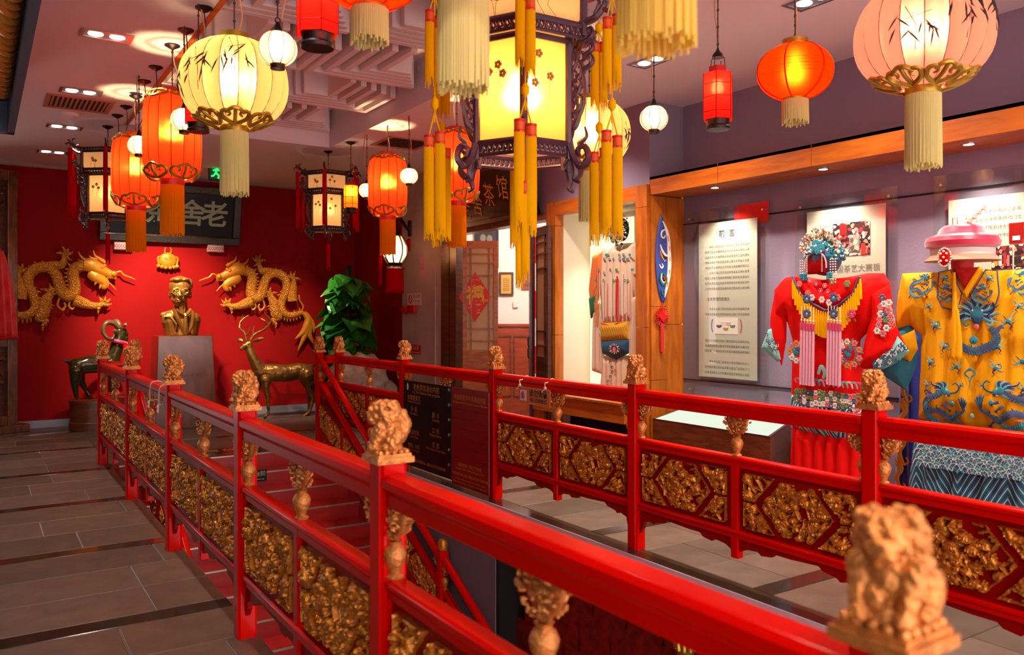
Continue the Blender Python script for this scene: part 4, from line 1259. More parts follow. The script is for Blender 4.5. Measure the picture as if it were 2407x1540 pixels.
# ---- hexagonal palace lanterns
def cord_tassel(t, p, L, r, m, band, n=14, seed=0, twin=True):
    """knotted tassel: bound head, then threads; each tassel is a part of its own"""
    rg = random.Random(seed)
    ex = Vector((_R.x, _R.y, 0)) * (r * 1.05)
    for s in ((-1, 1) if twin else (0,)):
        bo, br, bs, bc = MB(), MB(), MB(), MB()
        q = Vector(p) + ex * s
        z = rg.uniform(-0.03, 0.03) * (1 if twin else 0)
        br.lathe([(r * 1.02, z), (r * 1.02, z - 0.012), (r * 0.95, z - 0.013), (r * 0.95, z - 0.049), (r * 1.02, z - 0.05), (r * 1.02, z - 0.062)], 12, q)
        bo.lathe([(r * 0.98, -0.012 + z), (r * 0.98, -0.05 + z)], 12, q)
        bs.lathe([(r * 0.7, z - 0.05), (r * 0.75, z - L + 0.04)], 8, q)
        n2 = n * 2
        for k in range(n2):
            a = 2 * math.pi * k / n2; x, y = r * 0.86 * math.cos(a), r * 0.86 * math.sin(a)
            e = rg.uniform(-0.03, 0.03)
            bs.tube([q + Vector((x, y, z - 0.055)), q + Vector((x * 1.06, y * 1.06, z - L * 0.6)), q + Vector((x * 1.1, y * 1.1, z - L + e))], [r * 0.17, r * 0.18, r * 0.10], 4)
        bc.tube([Vector(p) + Vector((0, 0, 0.09)), q + Vector((0, 0, z))], 0.004, 5)
        o = bs.build('tassel', m, t)
        bo.build('tassel_binding', band, o); br.build('tassel_ring', 'red_thread' if band == 'tassel_band' else band, o); bc.build('tassel_cord', m, o)
def scroll(b, f, pts, r0, r1, n=5):
    P = catmull([f(*p) for p in pts], n); b.tube(P, [r0 + (r1 - r0) * i / (len(P) - 1) for i in range(len(P))], 6)
def palace(label, s, frame_m, pane_m, up_m, tas_m, rot, tassels, drop, big):
    t = thing('palace_lantern', label, 'lantern', group='hexagonal palace lanterns')
    R1, R2 = 0.273 * s, 0.355 * s
    zl0, zl1 = -0.30 * s, 0.225 * s           # lower box
    zu0, zu1 = 0.29 * s, 0.53 * s             # upper tier
    A = [rot + math.pi / 3 * k for k in range(6)]
    def C(R, k, z): return Vector((R * math.cos(A[k % 6]), R * math.sin(A[k % 6]), z))
    fr = MB()
    for k in range(6):
        fr.tube([C(R1, k, zl0 - 0.08 * s), C(R1, k, zl1 + 0.05 * s)], 0.021 * s, 8)
        fr.tube([C(R2, k, zu0 - 0.05 * s), C(R2, k, zu1 + 0.05 * s)], 0.021 * s, 8)
        for R, z in ((R1, zl0), (R1, zl1), (R2, zu0), (R2, zu1)):
            fr.tube([C(R, k, z), C(R, k + 1, z)], 0.017 * s, 6)
        for R, z in ((R1 * 1.0, zl0 - 0.06 * s), (R2, zu0 - 0.06 * s), (R2, zu1 + 0.05 * s)):
            fr.tube([C(R, k, z), C(R, k + 1, z)], 0.010 * s, 6)
    fr.build('frame', frame_m, t)
    for k in range(6):
        b = MB(); b.add([C(R1 * 0.985, k, zl0), C(R1 * 0.985, k + 1, zl0), C(R1 * 0.985, k + 1, zl1), C(R1 * 0.985, k, zl1)], [(0, 1, 2, 3)]); b.build('pane', pane_m, t, False)
        b = MB(); b.add([C(R2 * 0.985, k, zu0), C(R2 * 0.985, k + 1, zu0), C(R2 * 0.985, k + 1, zu1), C(R2 * 0.985, k, zu1)], [(0, 1, 2, 3)]); b.build('upper_pane', up_m, t, False)
    # fretted friezes under and between the tiers
    fz = MB(); rg = random.Random(4)
    for k in range(6):
        for (R, z0, z1) in ((R1, zl0 - 0.055 * s, zl0 - 0.005 * s), (R2, zu0 - 0.06 * s, zu0 - 0.005 * s), (R2, zu1, zu1 + 0.05 * s)):
            p0, p1 = C(R, k, 0), C(R, k + 1, 0); n = 9
            for i in range(n):
                q0, q1 = p0.lerp(p1, i / n), p0.lerp(p1, (i + 1) / n)
                f = lambda a, z, q0=q0, q1=q1, z0=z0, z1=z1: q0.lerp(q1, a) + Vector((0, 0, z0 + (z1 - z0) * z))
                scroll(fz, f, [(0, 0), (0.5, 0.9), (0.9, 0.5), (0.6, 0.25), (0.45, 0.5)], 0.006 * s, 0.005 * s, 3)
                scroll(fz, f, [(0, 1), (0.5, 0.1), (1, 0)], 0.005 * s, 0.006 * s, 3)
    fz.build('fretted_frieze', frame_m, t)['kind'] = 'stuff'
    # openwork wings beside each lower post, dragon-head feet and arms
    for k in range(6):
        d = Vector((math.cos(A[k]), math.sin(A[k]), 0))
        f = lambda a, z: d * (R1 + a * s) + Vector((0, 0, z * s))
        b = MB()
        for (z0, amp) in ((0.06, 1), (-0.02, 0.9), (-0.10, 1), (-0.18, 0.8), (0.13, 0.7)):
            scroll(b, f, [(0.02, z0 - 0.05), (0.055 * amp, z0 - 0.03), (0.075 * amp, z0 + 0.02), (0.05 * amp, z0 + 0.05), (0.03, z0 + 0.02), (0.045 * amp, z0)], 0.011 * s, 0.007 * s, 4)
        scroll(b, f, [(0.03, -0.22), (0.085, -0.1), (0.08, 0.05), (0.03, 0.17)], 0.009 * s, 0.009 * s, 4)
        b.build('openwork_wing', frame_m, t)
        b = MB()
        scroll(b, f, [(0.0, -0.30), (0.03, -0.38), (0.07, -0.42), (0.11, -0.38), (0.09, -0.32), (0.05, -0.33), (0.06, -0.37)], 0.024 * s, 0.012 * s, 4)
        scroll(b, f, [(0.02, -0.34), (0.04, -0.44), (0.03, -0.48), (0.06, -0.5)], 0.02 * s, 0.009 * s, 4)
        scroll(b, f, [(0.06, -0.30), (0.10, -0.27), (0.09, -0.22)], 0.014 * s, 0.005 * s, 4)
        b.build('dragon_foot', frame_m, t)
        b = MB(); g = lambda a, z: d * (R2 + a * s) + Vector((0, 0, z * s))
        for (za, L) in ((0.34, 0.11), (0.60, 0.17)):
            scroll(b, g, [(-0.02, za - 0.03), (L * 0.5, za - 0.02), (L, za + 0.03), (L * 1.05, za + 0.06)], 0.022 * s, 0.012 * s, 4)
            scroll(b, g, [(L * 0.6, za), (L * 0.8, za + 0.06), (L * 0.5, za + 0.09)], 0.014 * s, 0.006 * s, 3)
            scroll(b, g, [(L, za + 0.02), (L * 1.25, za + 0.0), (L * 1.2, za - 0.03)], 0.016 * s, 0.006 * s, 3)
        for z0 in (0.10, 0.17, 0.24):
            scroll(b, g, [(0.0, z0 - 0.03), (0.05, z0), (0.04, z0 + 0.04), (0.015, z0 + 0.02)], 0.014 * s, 0.007 * s, 4)
        b.build('dragon_arm', frame_m, t)['kind'] = 'stuff'
        if tassels:
            bc = MB()
            pe = d * (R2 + 0.155 * s)
            if big:
                zt_ = 0.60 if k % 2 == 0 else 0.50
                cord_tassel(t, pe + Vector((0, 0, 0.33)), 0.36, 0.023, tas_m, 'tassel_band', 12, k)
                bc.tube([pe + Vector((0, 0, zt_)), pe + Vector((0, 0, -0.22))], 0.004, 5); bc.lathe([(0.005, 0.40), (0.022, 0.42), (0.022, 0.45), (0.005, 0.47)], 8, pe); bc.lathe([(0.005, -0.16), (0.02, -0.14), (0.02, -0.11), (0.005, -0.09)], 8, pe)
                cord_tassel(t, pe + Vector((0, 0, -0.26)), 0.50, 0.026, tas_m, 'tassel_band', 14, k + 9)
                if k % 3 == 0: cord_tassel(t, pe + Vector((0, 0, -0.55)), 0.45, 0.020, tas_m, 'tassel_band', 12, k + 5, False)
            else:
                cord_tassel(t, pe + Vector((0, 0, 0.42)), 0.33, 0.02, tas_m, tas_m, 10, k, False)
                bc.tube([pe + Vector((0, 0, 0.5)), pe + Vector((0, 0, -0.02))], 0.004, 5)
                cord_tassel(t, pe + Vector((0, 0, 0.12)), 0.36, 0.021, tas_m, tas_m, 10, k + 3, False)
            bc.build('tassel_string', tas_m, t)
    if not big:
        bc = MB()
        cord_tassel(t, Vector((0, 0, zl0 - 0.2)), 0.30, 0.022, tas_m, tas_m, 10, 2, False)
        bc.tube([(0, 0, zl0 - 0.02), (0, 0, zl0 - 0.2)], 0.004, 5); bc.build('tassel_string', tas_m, t)
    # painted flowers on the panes
    b = MB(); bl = MB(); rg = random.Random(8)
    for k in range(6):
        for (R, z0, z1) in ((R1 * 0.995, zl0, zl1), (R2 * 0.995, zu0, zu1)):
            p0, p1 = C(R, k, 0), C(R, k + 1, 0); nrm = (p0 + p1).normalized()
            for j in range(3):
                a = rg.uniform(0.2, 0.8); z = z0 + (z1 - z0) * rg.uniform(0.45, 0.85); c0 = p0.lerp(p1, a) + Vector((0, 0, z)); e = (p1 - p0).normalized()
                for i in range(5):
                    g = 2 * math.pi * i / 5; b.ball(c0 + e * 0.013 * s * math.cos(g) + Vector((0, 0, 0.013 * s * math.sin(g))) + nrm * 0.001, (0.010 * s,) * 3, 6, 4, Matrix.Identity(3))
                bl.tube([c0, c0 + e * rg.uniform(-0.03, 0.03) * s + Vector((0, 0, -0.05 * s)), c0 + e * rg.uniform(-0.06, 0.06) * s + Vector((0, 0, -0.12 * s))], 0.0016 * s, 4)
    b.build('painted_blossom', 'painted_petal', t)['kind'] = 'stuff'; bl.build('painted_stems', 'emb_green', t)['kind'] = 'stuff'
    bulb(t, -0.03 * s, 0.05 * s + 0.01, 'bulb' if big else 'bulb_low')
    b = MB(); b.lathe([(R2 * 0.9, zu1 + 0.05 * s), (R2 * 0.5, zu1 + 0.09 * s), (0.03, zu1 + 0.11 * s)], 6, phase=rot); b.build('crown_plate', frame_m, t)
    hang(t, zu1 + 0.10 * s, drop)
    return t
rotc = math.pi / 2 - YAW + math.pi                   # a corner post faces the hall's near end
t = palace('big hexagonal palace lantern with plum frame and yellow tassels at centre', 1.0, 'plum_wood', 'glass_yellow', 'glass_tan', 'tassel_yellow', rotc + 0.02, True, Z2 - 2.72, True)
t.location = (2.41, 3.60, 2.72)
t = palace('black hexagonal palace lantern with red tassels in front of red wall', 0.76, 'dark_wood', 'glass_tan', 'glass_tan', 'tassel_red', rotc + 0.1, True, CEIL - 2.83, False)
t.location = (RX - 0.03, 9.62, 2.83)
dup(t, (LX - 0.03, 9.62, 2.83), 0.3, 'black hexagonal palace lantern with red tassels beside the black plaque')
# bare ceiling roses with cords between the lanterns
for i, (x, y) in enumerate([(1.23, 5.55), (1.22, 6.05), (1.2, 7.09), (1.19, 7.57), (1.19, 8.59), (1.17, 9.02)]):
    h_ = [0.5, 0.45, 0.55, 0.4, 0.35, 0.3][i]
    tt = thing('ceiling_hook', 'black ceiling rose with cord, ' + ['first', 'second', 'third', 'fourth', 'fifth', 'sixth'][i] + ' spare one of the left row', 'hook', (x, y, CEIL), 'spare ceiling hooks of the left row')
    b = MB(); b.lathe([(0.055, CEIL), (0.055, CEIL - 0.008), (0.03, CEIL - 0.022), (0.008, CEIL - 0.035)], 18, (x, y, 0)); b.build('rose', 'iron', tt)
    b = MB(); b.tube(catmull([(x, y, CEIL), (x + 0.01, y, CEIL - h_ * 0.5), (x - 0.02, y + 0.1, CEIL - h_ * 0.9), (x + 0.0, y + 0.28, CEIL - h_ * 0.6)], 5), 0.004, 5); b.build('cord', 'cable', tt)

# ------------------------------------------------------------------ costume niche
def poly_px(px, x): return [(PX(u, v, x).y, PX(u, v, x).z) for (u, v) in px]
def fx(x, s=-1): return lambda a, b, h: Vector((x + s * h, a, b))
def garment(name, px, x, depth, m, par, res=0.012, fold=None, back=True, power=0.5, reach=None):
    b = MB(); inflate(b, poly_px(px, x), fx(x), depth, res, back, fold, power, reach); return b.build(name, m, par)
def stroke(b, pts, w, frame, off=0.004, n=5, seg=5):
    """embroidered thread band laid on the cloth; pts in cloth coords (a,b)"""
    P = catmull([Vector((p[0], p[1], 0)) for p in pts], n); L = len(P) - 1
    if not hasattr(w, '__len__'): w = [w] * len(pts)
    W = lerps(w, n)
    b.tube([frame(p.x, p.y, off) for p in P], W, seg, flat=((1, 0, 0), 0.18))
def dot(b, a, z, r, frame, off=0.004):
    c = frame(a, z, off); b.ball(c, (min(0.0025, r * 0.3), r, r), 9, 5)

class Emb:
    """embroidery in several thread colours on one garment"""
    def __init__(s, x, par, surf): s.m = {}; s.x = x; s.par = par; s.surf = surf
    def __getitem__(s, k): return s.m.setdefault(k, MB())
    def frame(s, a, b, h): return Vector((s.surf(a, b) - h, a, b))
    def st(s, k, pts, w, n=5): stroke(s[k], pts, w, s.frame, 0.003, n)
    def dot(s, k, a, z, r): dot(s[k], a, z, r, s.frame, 0.003)
    def flower(s, a, z, r, c1, c2, n=6):
        for i in range(n):
            g = 2 * math.pi * i / n; s.dot(c1, a + r * 0.6 * math.cos(g), z + r * 0.6 * math.sin(g), r * 0.40)
            s.st(c2, [(a + r * 0.25 * math.cos(g), z + r * 0.25 * math.sin(g)), (a + r * 0.85 * math.cos(g), z + r * 0.85 * math.sin(g))], [r * 0.09, r * 0.02], 2)
        s.dot(c2, a, z, r * 0.30)
    def hatch(s, k, pts, w, n=5, every=1):
        """short cross stitches along a band"""
        P = catmull([Vector((p[0], p[1], 0)) for p in pts], n); W = lerps(w, n)
        for i in range(0, len(P) - 1, every):
            t = P[min(i + 1, len(P) - 1)] - P[i]
            if t.length < 1e-6: continue
            t.normalize(); e = Vector((-t.y, t.x, 0)) * W[i] * 0.95; q = P[i] + t * W[i] * 0.4
            stroke(s[k], [((P[i] - e).x, (P[i] - e).y), (q.x, q.y), ((P[i] + e).x, (P[i] + e).y)], [W[i] * 0.10, W[i] * 0.16, W[i] * 0.10], s.frame, 0.006, 2, 4)
    def curl(s, k, a, z, r, g0, turn=1, w=0.16):
        pts = [(a + r * (1 - 0.11 * i) * math.cos(g0 + turn * i * 0.8) , z + r * (1 - 0.11 * i) * math.sin(g0 + turn * i * 0.8)) for i in range(8)]
        s.st(k, pts, [r * w * (0.4 + 0.6 * min(1, i / 2)) for i in range(8)], 3)
    def cloud(s, a, z, r, c1='teal', c2='teal_light', flip=1):
        s.curl(c1, a - flip * r * 0.35, z + r * 0.1, r * 0.42, 0.3, flip); s.curl(c2, a + flip * r * 0.38, z + r * 0.22, r * 0.38, 2.6, -flip)
        s.dot(c1, a, z, r * 0.26); s.dot(c2, a - r * 0.12, z + r * 0.14, r * 0.14); s.dot('teal_dark', a + r * 0.14, z - r * 0.14, r * 0.16)
        s.st('navy', [(a, z - r * 0.2), (a + flip * r * 0.35, z - r * 0.5), (a + flip * r * 0.15, z - r * 0.8), (a + flip * r * 0.5, z - r * 1.1)], [r * 0.09, r * 0.07, r * 0.05, r * 0.012], 3)
        s.st(c1, [(a - flip * r * 0.2, z - r * 0.2), (a - flip * r * 0.6, z - r * 0.45), (a - flip * r * 0.95, z - r * 0.3)], [r * 0.09, r * 0.07, r * 0.012], 3)
        s.st(c2, [(a + flip * r * 0.2, z + r * 0.3), (a + flip * r * 0.4, z + r * 0.75), (a + flip * r * 0.75, z + r * 0.95)], [r * 0.08, r * 0.06, r * 0.012], 3)
        s.st('navy', [(a - flip * r * 0.3, z + r * 0.3), (a - flip * r * 0.6, z + r * 0.65)], [r * 0.06, r * 0.012], 3)
    def dragon(s, a, z, r, flip=1):
        """coiled dragon medallion"""
        F = lambda p: (a + flip * p[0] * r, z + p[1] * r)
        L = lambda ps: [F(p) for p in ps]
        body = [(-0.05, 0.55), (-0.35, 0.35), (-0.75, 0.2), (-0.9, -0.1), (-0.75, -0.3), (-0.4, -0.25), (-0.1, -0.45), (0.15, -0.6), (0.4, -0.4), (0.65, -0.25), (0.8, -0.1)]
        wd = [r * w for w in (0.11, 0.14, 0.14, 0.14, 0.14, 0.14, 0.13, 0.12, 0.10, 0.07, 0.04)]
        s.st('slate', L(body), wd); s.st('teal_light', L([(p[0] + 0.02, p[1] - 0.045) for p in body]), [w * 0.5 for w in wd]); s.hatch('teal', L(body), wd, 4); s.hatch('navy', L(body), [w * 0.8 for w in wd], 4, 3)
        body2 = [(-0.9, -0.1), (-0.85, -0.5), (-0.55, -0.75), (-0.15, -0.85), (0.1, -0.7)]; wd2 = [r * w for w in (0.1, 0.12, 0.12, 0.09, 0.03)]
        s.st('teal', L(body2), wd2); s.hatch('teal_light', L(body2), wd2, 4); s.hatch('navy', L(body2), [w * 0.7 for w in wd2], 4, 2)
        for p in body[1:9]: s.st('navy', L([(p[0], p[1] + 0.10), (p[0] + 0.05, p[1] + 0.22)]), [r * 0.03, r * 0.005], 2)
        for i in range(9):
            g = 0.7 + i * 0.15; s.st(('slate', 'teal', 'navy')[i % 3], L([(0.72, -0.15), (0.72 + 0.2 * math.cos(g), -0.1 + 0.28 * math.sin(g)), (0.72 + 0.34 * math.cos(g + 0.1), -0.15 + 0.55 * math.sin(g))]), [r * 0.035, r * 0.03, r * 0.006], 3)
        s.dot('teal', *F((0.02, 0.58)), r * 0.17); s.dot('teal', *F((0.17, 0.52)), r * 0.11); s.dot('teal_dark', *F((0.2, 0.42)), r * 0.07); s.dot('teal_light', *F((0.1, 0.62)), r * 0.08)
        s.dot('emb_pink', *F((0.12, 0.38)), r * 0.05); s.dot('emb_white', *F((0.08, 0.66)), r * 0.04); s.dot('navy', *F((0.085, 0.66)), r * 0.018)
        for i in range(13):
            g = 0.9 + i * 0.2; s.st(('teal_light', 'teal', 'navy', 'slate')[i % 4], L([(0.0 + 0.1 * math.cos(g), 0.62 + 0.1 * math.sin(g)), (0.0 + 0.24 * math.cos(g), 0.66 + 0.2 * math.sin(g)), (-0.08 + 0.40 * math.cos(g + 0.15), 0.66 + 0.32 * math.sin(g + 0.15))]), [r * 0.035, r * 0.035, r * 0.006], 3)
        s.st('teal_dark', L([(0.25, 0.5), (0.5, 0.55), (0.62, 0.75), (0.5, 0.92), (0.35, 0.85)]), [r * 0.03, r * 0.035, r * 0.03, r * 0.025, r * 0.012])
        s.st('navy', L([(-0.2, 0.75), (-0.5, 0.8), (-0.6, 0.95)]), [r * 0.04, r * 0.03, r * 0.01]); s.st('navy', L([(-0.55, 0.4), (-0.85, 0.55), (-0.95, 0.42)]), [r * 0.05, r * 0.04, r * 0.012])
        for (p, q) in (((-0.7, -0.6), (-0.95, -0.85)), ((0.25, -0.55), (0.5, -0.8)), ((-0.1, 0.0), (0.15, -0.2)), ((0.05, 0.15), (0.3, 0.05)), ((-0.6, 0.3), (-0.85, 0.45))):
            s.st('slate', L([p, ((p[0] + q[0]) / 2, (p[1] + q[1]) / 2), q]), [r * 0.07, r * 0.055, r * 0.03], 3)
            for k in range(4): s.st('navy', L([q, (q[0] + 0.13 * math.cos(k * 0.6 - 1.9), q[1] + 0.14 * math.sin(k * 0.6 - 1.9))]), [r * 0.022, r * 0.005], 2)
        s.dot('teal', *F((0.33, 0.1)), r * 0.10); s.dot('navy', *F((0.3, 0.06)), r * 0.05); s.dot('teal_light', *F((0.36, 0.14)), r * 0.03)
        s.st('emb_pink', L([(-0.65, -0.5), (-0.45, -0.52)]), [r * 0.04, r * 0.015], 3)
    def done(s):
        for k, b in s.m.items():
            o = b.build('embroidery', k, s.par); o['kind'] = 'stuff'

def surf_of(px, x, depth, reach, power=0.5):
    P = np.array(poly_px(px, x))
    def f(a, b):
        best = 1e9
        for i in range(len(P)):
            p, q = P[i], P[(i + 1) % len(P)]; d = q - p; t = max(0, min(1, ((a - p[0]) * d[0] + (b - p[1]) * d[1]) / (d @ d + 1e-18)))
            best = min(best, math.hypot(a - p[0] - t * d[0], b - p[1] - t * d[1]))
        return x - depth * min(best / reach, 1) ** power
    return f

# ---- yellow dragon robe
YXX = 5.12
yr = thing('dragon_robe', 'yellow silk robe embroidered with blue dragons on a stand', 'robe', PX(2290, 1290, YXX) * Vector((1, 1, 0)) if False else Vector((YXX + 0.05, PX(2285, 900, YXX).y, 0)))
torso = [(2125, 642), (2200, 640), (2262, 632), (2325, 640), (2440, 630), (2475, 640), (2480, 800), (2445, 830), (2450, 1010), (2462, 1020), (2150, 1000), (2158, 900), (2160, 800), (2150, 760), (2128, 780), (2108, 770), (2112, 700)]
torso = [(2122, 643), (2200, 640), (2262, 632), (2325, 640), (2440, 630), (2480, 640), (2482, 820), (2440, 850), (2446, 1030), (2160, 985), (2164, 900), (2168, 790), (2140, 765), (2106, 775), (2112, 700)]
fold = lambda a, b: 0.008 * math.sin(a * 38) + 0.006 * math.sin(a * 71 + b * 6)
garment('robe_body', torso, YXX, 0.10, 'robe_yellow', yr, fold=fold, reach=0.16)
sleeve = [(2112, 760), (2150, 740), (2185, 745), (2165, 850), (2128, 915), (2080, 870), (2088, 800)]
garment('sleeve', [(2106, 770), (2142, 758), (2160, 800), (2150, 872), (2130, 918), (2070, 878), (2085, 815)], YXX + 0.02, 0.06, 'teal', yr, reach=0.08)
garment('sleeve_lining', [(2118, 790), (2150, 775), (2158, 820), (2140, 850), (2112, 838)], YXX - 0.045, 0.02, 'robe_yellow', yr, reach=0.04)
skirt_y = [(2160, 985), (2446, 1030), (2452, 1400), (2120, 1330), (2140, 1140)]
garment('striped_hem', [(2158, 992), (2446, 1036), (2456, 1420), (2122, 1340), (2140, 1120)], YXX + 0.005, 0.11, 'hem_teal', yr, fold=fold, reach=0.16)
S = surf_of(torso, YXX, 0.10, 0.16)
E1 = Emb(YXX, yr, lambda a, b: S(a, b) - 0.010)
def yz(u, v, x=YXX - 0.105): p = PX(u, v, x); return (p.y, p.z)
c0 = yz(2298, 760); rr = 0.165
# large front-facing dragon on the chest
E1.dot('teal', *yz(2298, 735), 0.045); E1.dot('teal_dark', *yz(2298, 752), 0.028); E1.dot('emb_pink', *yz(2296, 768), 0.018)
for (u, v) in ((2288, 730), (2310, 730)): E1.dot('emb_white', *yz(u, v), 0.009)
for i in range(34):
    g = -0.5 + (math.pi + 1.0) * i / 33; a0, b0 = yz(2298, 740); k = ('teal_light', 'teal', 'navy', 'slate')[i % 4]; q = 1 + 0.2 * ((i * 7) % 3)
    E1.st(k, [(a0 + 0.04 * math.cos(g), b0 + 0.04 * math.sin(g)), (a0 + 0.075 * math.cos(g + 0.1), b0 + 0.07 * math.sin(g + 0.1)), (a0 + 0.10 * q * math.cos(g - 0.05), b0 + 0.10 * q * math.sin(g - 0.05))], [0.008, 0.007, 0.0012], 3)
for sg in (-1, 1):
    a0, b0 = yz(2298, 735); E1.curl('teal_light', a0 + sg * 0.022, b0 + 0.006, 0.02, 0.0, sg, 0.2); E1.st('navy', [(a0 + sg * 0.01, b0 - 0.02), (a0 + sg * 0.04, b0 - 0.035), (a0 + sg * 0.06, b0 - 0.01)], [0.004, 0.005, 0.001], 3)
E1.curl('teal_light', *yz(2325, 758), 0.038, 0.4, 1); E1.curl('teal', *yz(2275, 760), 0.032, 2.6, -1)
bd = [yz(*p) for p in ((2330, 770), (2345, 790), (2338, 808), (2310, 822), (2285, 825), (2262, 812), (2256, 795))]
E1.hatch('teal', bd, [0.016, 0.022, 0.026, 0.028, 0.026, 0.02, 0.012], 5); E1.hatch('navy', bd, [0.012, 0.018, 0.02, 0.022, 0.02, 0.016, 0.01], 5, 3); E1.st('slate', bd, [0.016, 0.022, 0.026, 0.028, 0.026, 0.02, 0.012]); E1.st('teal_light', [(p[0], p[1] - 0.008) for p in bd], [0.008, 0.012, 0.014, 0.016, 0.014, 0.012, 0.006])
for p in bd[1:6]: E1.st('navy', [p, (p[0], p[1] + 0.04)], [0.008, 0.002], 2)
E1.st('slate', [yz(2338, 790), yz(2352, 770), yz(2362, 772)], [0.016, 0.012, 0.003]); E1.dot('teal', *yz(2290, 800), 0.026); E1.dot('navy', *yz(2290, 803), 0.012)
E1.st('navy', [yz(2320, 745), yz(2338, 725), yz(2332, 705)], [0.010, 0.008, 0.002]); E1.st('navy', [yz(2270, 738), yz(2254, 750), yz(2252, 770)], [0.010, 0.008, 0.002])
E1.dragon(*yz(2220, 952), 0.15, -1); E1.dragon(*yz(2352, 955), 0.155, 1)
for (u, v, r, fl) in ((2200, 765, 0.05, 1), (2372, 755, 0.055, -1), (2222, 815, 0.045, 1), (2348, 815, 0.045, -1), (2186, 852, 0.045, 1), (2250, 862, 0.045, -1), (2342, 865, 0.05, 1), (2396, 850, 0.05, -1), (2255, 740, 0.03, 1), (2425, 800, 0.045, 1), (2185, 720, 0.035, -1), (2395, 720, 0.04, 1), (2260, 905, 0.025, 1), (2310, 905, 0.025, -1), (2400, 915, 0.045, 1), (2176, 905, 0.035, 1)):
    E1.cloud(*yz(u, v), r, flip=fl)
E1.st('teal', [yz(2280, 888), yz(2270, 878), yz(2282, 868), yz(2294, 878), yz(2284, 888), yz(2280, 912)], [0.004, 0.005, 0.005, 0.005, 0.005, 0.002]); E1.dot('teal', *yz(2282, 868), 0.012)
E1.dot('teal_light', *yz(2280, 978), 0.014)
# shoulder dragons
for (u, v, fl) in ((2165, 672, -1), (2395, 662, 1)):
    E1.dragon(*yz(u, v), 0.085, fl)
E1.done()
# cloud collar with blue dragons, ties
for px, nm in (([(2208, 640), (2235, 634), (2262, 690), (2256, 715), (2238, 728), (2215, 722), (2204, 700)], 'cloud_collar'), ([(2285, 690), (2318, 634), (2345, 636), (2350, 690), (2342, 715), (2318, 724), (2290, 715), (2278, 700)], 'cloud_collar')):
    garment(nm, px, YXX - 0.10, 0.022, 'robe_yellow', yr, res=0.008, reach=0.04)
    pp = [Vector((YXX - 0.105, *p)) for p in poly_px(px, YXX - 0.10)]
    b = MB(); b.tube(pp, 0.004, 5, closed=True); b.build('collar_piping', 'slate', yr)
E2 = Emb(YXX - 0.1, yr, lambda a, b: YXX - 0.123)
for (u, v, fl) in ((2228, 690, 1), (2316, 690, -1)): E2.dragon(*yz(u, v, YXX - 0.1), 0.062, fl)
for (u, v) in ((2225, 655), (2330, 655)): E2.cloud(*yz(u, v, YXX - 0.1), 0.04)
E2.done()
garment('inner_collar', [(2244, 630), (2300, 628), (2268, 688)], YXX - 0.10, 0.015, 'cloth_red', yr, res=0.008, reach=0.03)
garment('collar_band', [(2300, 626), (2312, 632), (2272, 700), (2262, 688)], YXX - 0.118, 0.012, 'robe_yellow', yr, res=0.006, reach=0.02)
for k, px in enumerate(([(2238, 640), (2246, 640), (2250, 720), (2252, 800), (2246, 850), (2236, 840), (2238, 740)], [(2246, 720), (2254, 730), (2262, 800), (2262, 840), (2252, 852), (2244, 838), (2248, 790)])):
    garment('tie_ribbon', px, YXX - 0.135, 0.010, 'robe_yellow', yr, res=0.006, reach=0.02)
b = MB(); b.lathe([(0.02, 0), (0.02, 1.5)], 12, (YXX + 0.06, PX(2285, 900, YXX).y, 0)); b.lathe([(0.2, 0), (0.2, 0.02)], 20, (YXX + 0.06, PX(2285, 900, YXX).y, 0)); b.build('stand', 'iron', yr)
# wave crests on the hem
E3 = Emb(YXX, yr, lambda a, b: YXX - 0.122)
rg = random.Random(2)
for j in range(7):
    for i in range(22):
        u = 2160 + i * 14 + 7 * (j % 2); v = 1012 + j * 13 + (u - 2160) * 0.145 + rg.uniform(-3, 3)
        a, z = yz(u, v, YXX - 0.122); sc_w = rg.uniform(0.8, 1.25)
        for q, rad in enumerate((0.046, 0.037, 0.028, 0.019, 0.010)):
            k = ('teal_light', 'teal', 'emb_white', 'teal_dark', 'slate')[(q + (i * 3 + j * 5) % 7) % 5]
            E3.st(k, [(a + sc_w * rad * math.cos(g), z + sc_w * rad * math.sin(g) - 0.012) for g in (0.0, 0.8, 1.57, 2.3, 3.14)], [0.0034] * 5, 3)
E3.done()
# hat on a cardboard former
hc = PX(2262, 612, YXX - 0.02)
hat = thing('opera_hat', 'crimson padded opera hat on a cardboard brim above yellow robe', 'hat', hc)
b = MB(); b.lathe([(0.06, -0.10), (0.065, 0.02)], 20, hc); b.build('neck_block', 'cloth_red', hat)
b = MB(); b.lathe([(0.215, -0.005), (0.175, 0.035), (0.17, 0.05)], 32, hc, sy=1.0); b.build('brim', 'cardboard', hat)
b = MB(); b.lathe([(0.178, 0.032), (0.18, 0.07)], 32, hc); b.build('hat_band', 'emb_white', hat)
b = MB(); b.lathe([(0.175, 0.07), (0.205, 0.085), (0.212, 0.115), (0.20, 0.14), (0.16, 0.155), (0.14, 0.165), (0.125, 0.195), (0.10, 0.215), (0.03, 0.222)], 40, hc); b.build('padded_crown', 'hat_pink', hat)
br_c = PX(2222, 605, YXX - 0.24)
b = MB(); b.ball(br_c, (0.02, 0.038, 0.055)); o = b.build('brooch', 'lacquer', hat)
b = MB()
for k in range(22):
    g = 2 * math.pi * k / 22; b.ball(br_c + Vector((-0.012, 0.04 * math.cos(g), 0.055 * math.sin(g))), 0.006, 6, 5)
for (dy, dz) in ((0, 0), (0.018, 0.022), (-0.018, 0.022), (0.018, -0.022), (-0.018, -0.022), (0, 0.036)): b.ball(br_c + Vector((-0.02, dy, dz)), 0.008, 6, 5)
b.build('pearls', 'pearl', o)
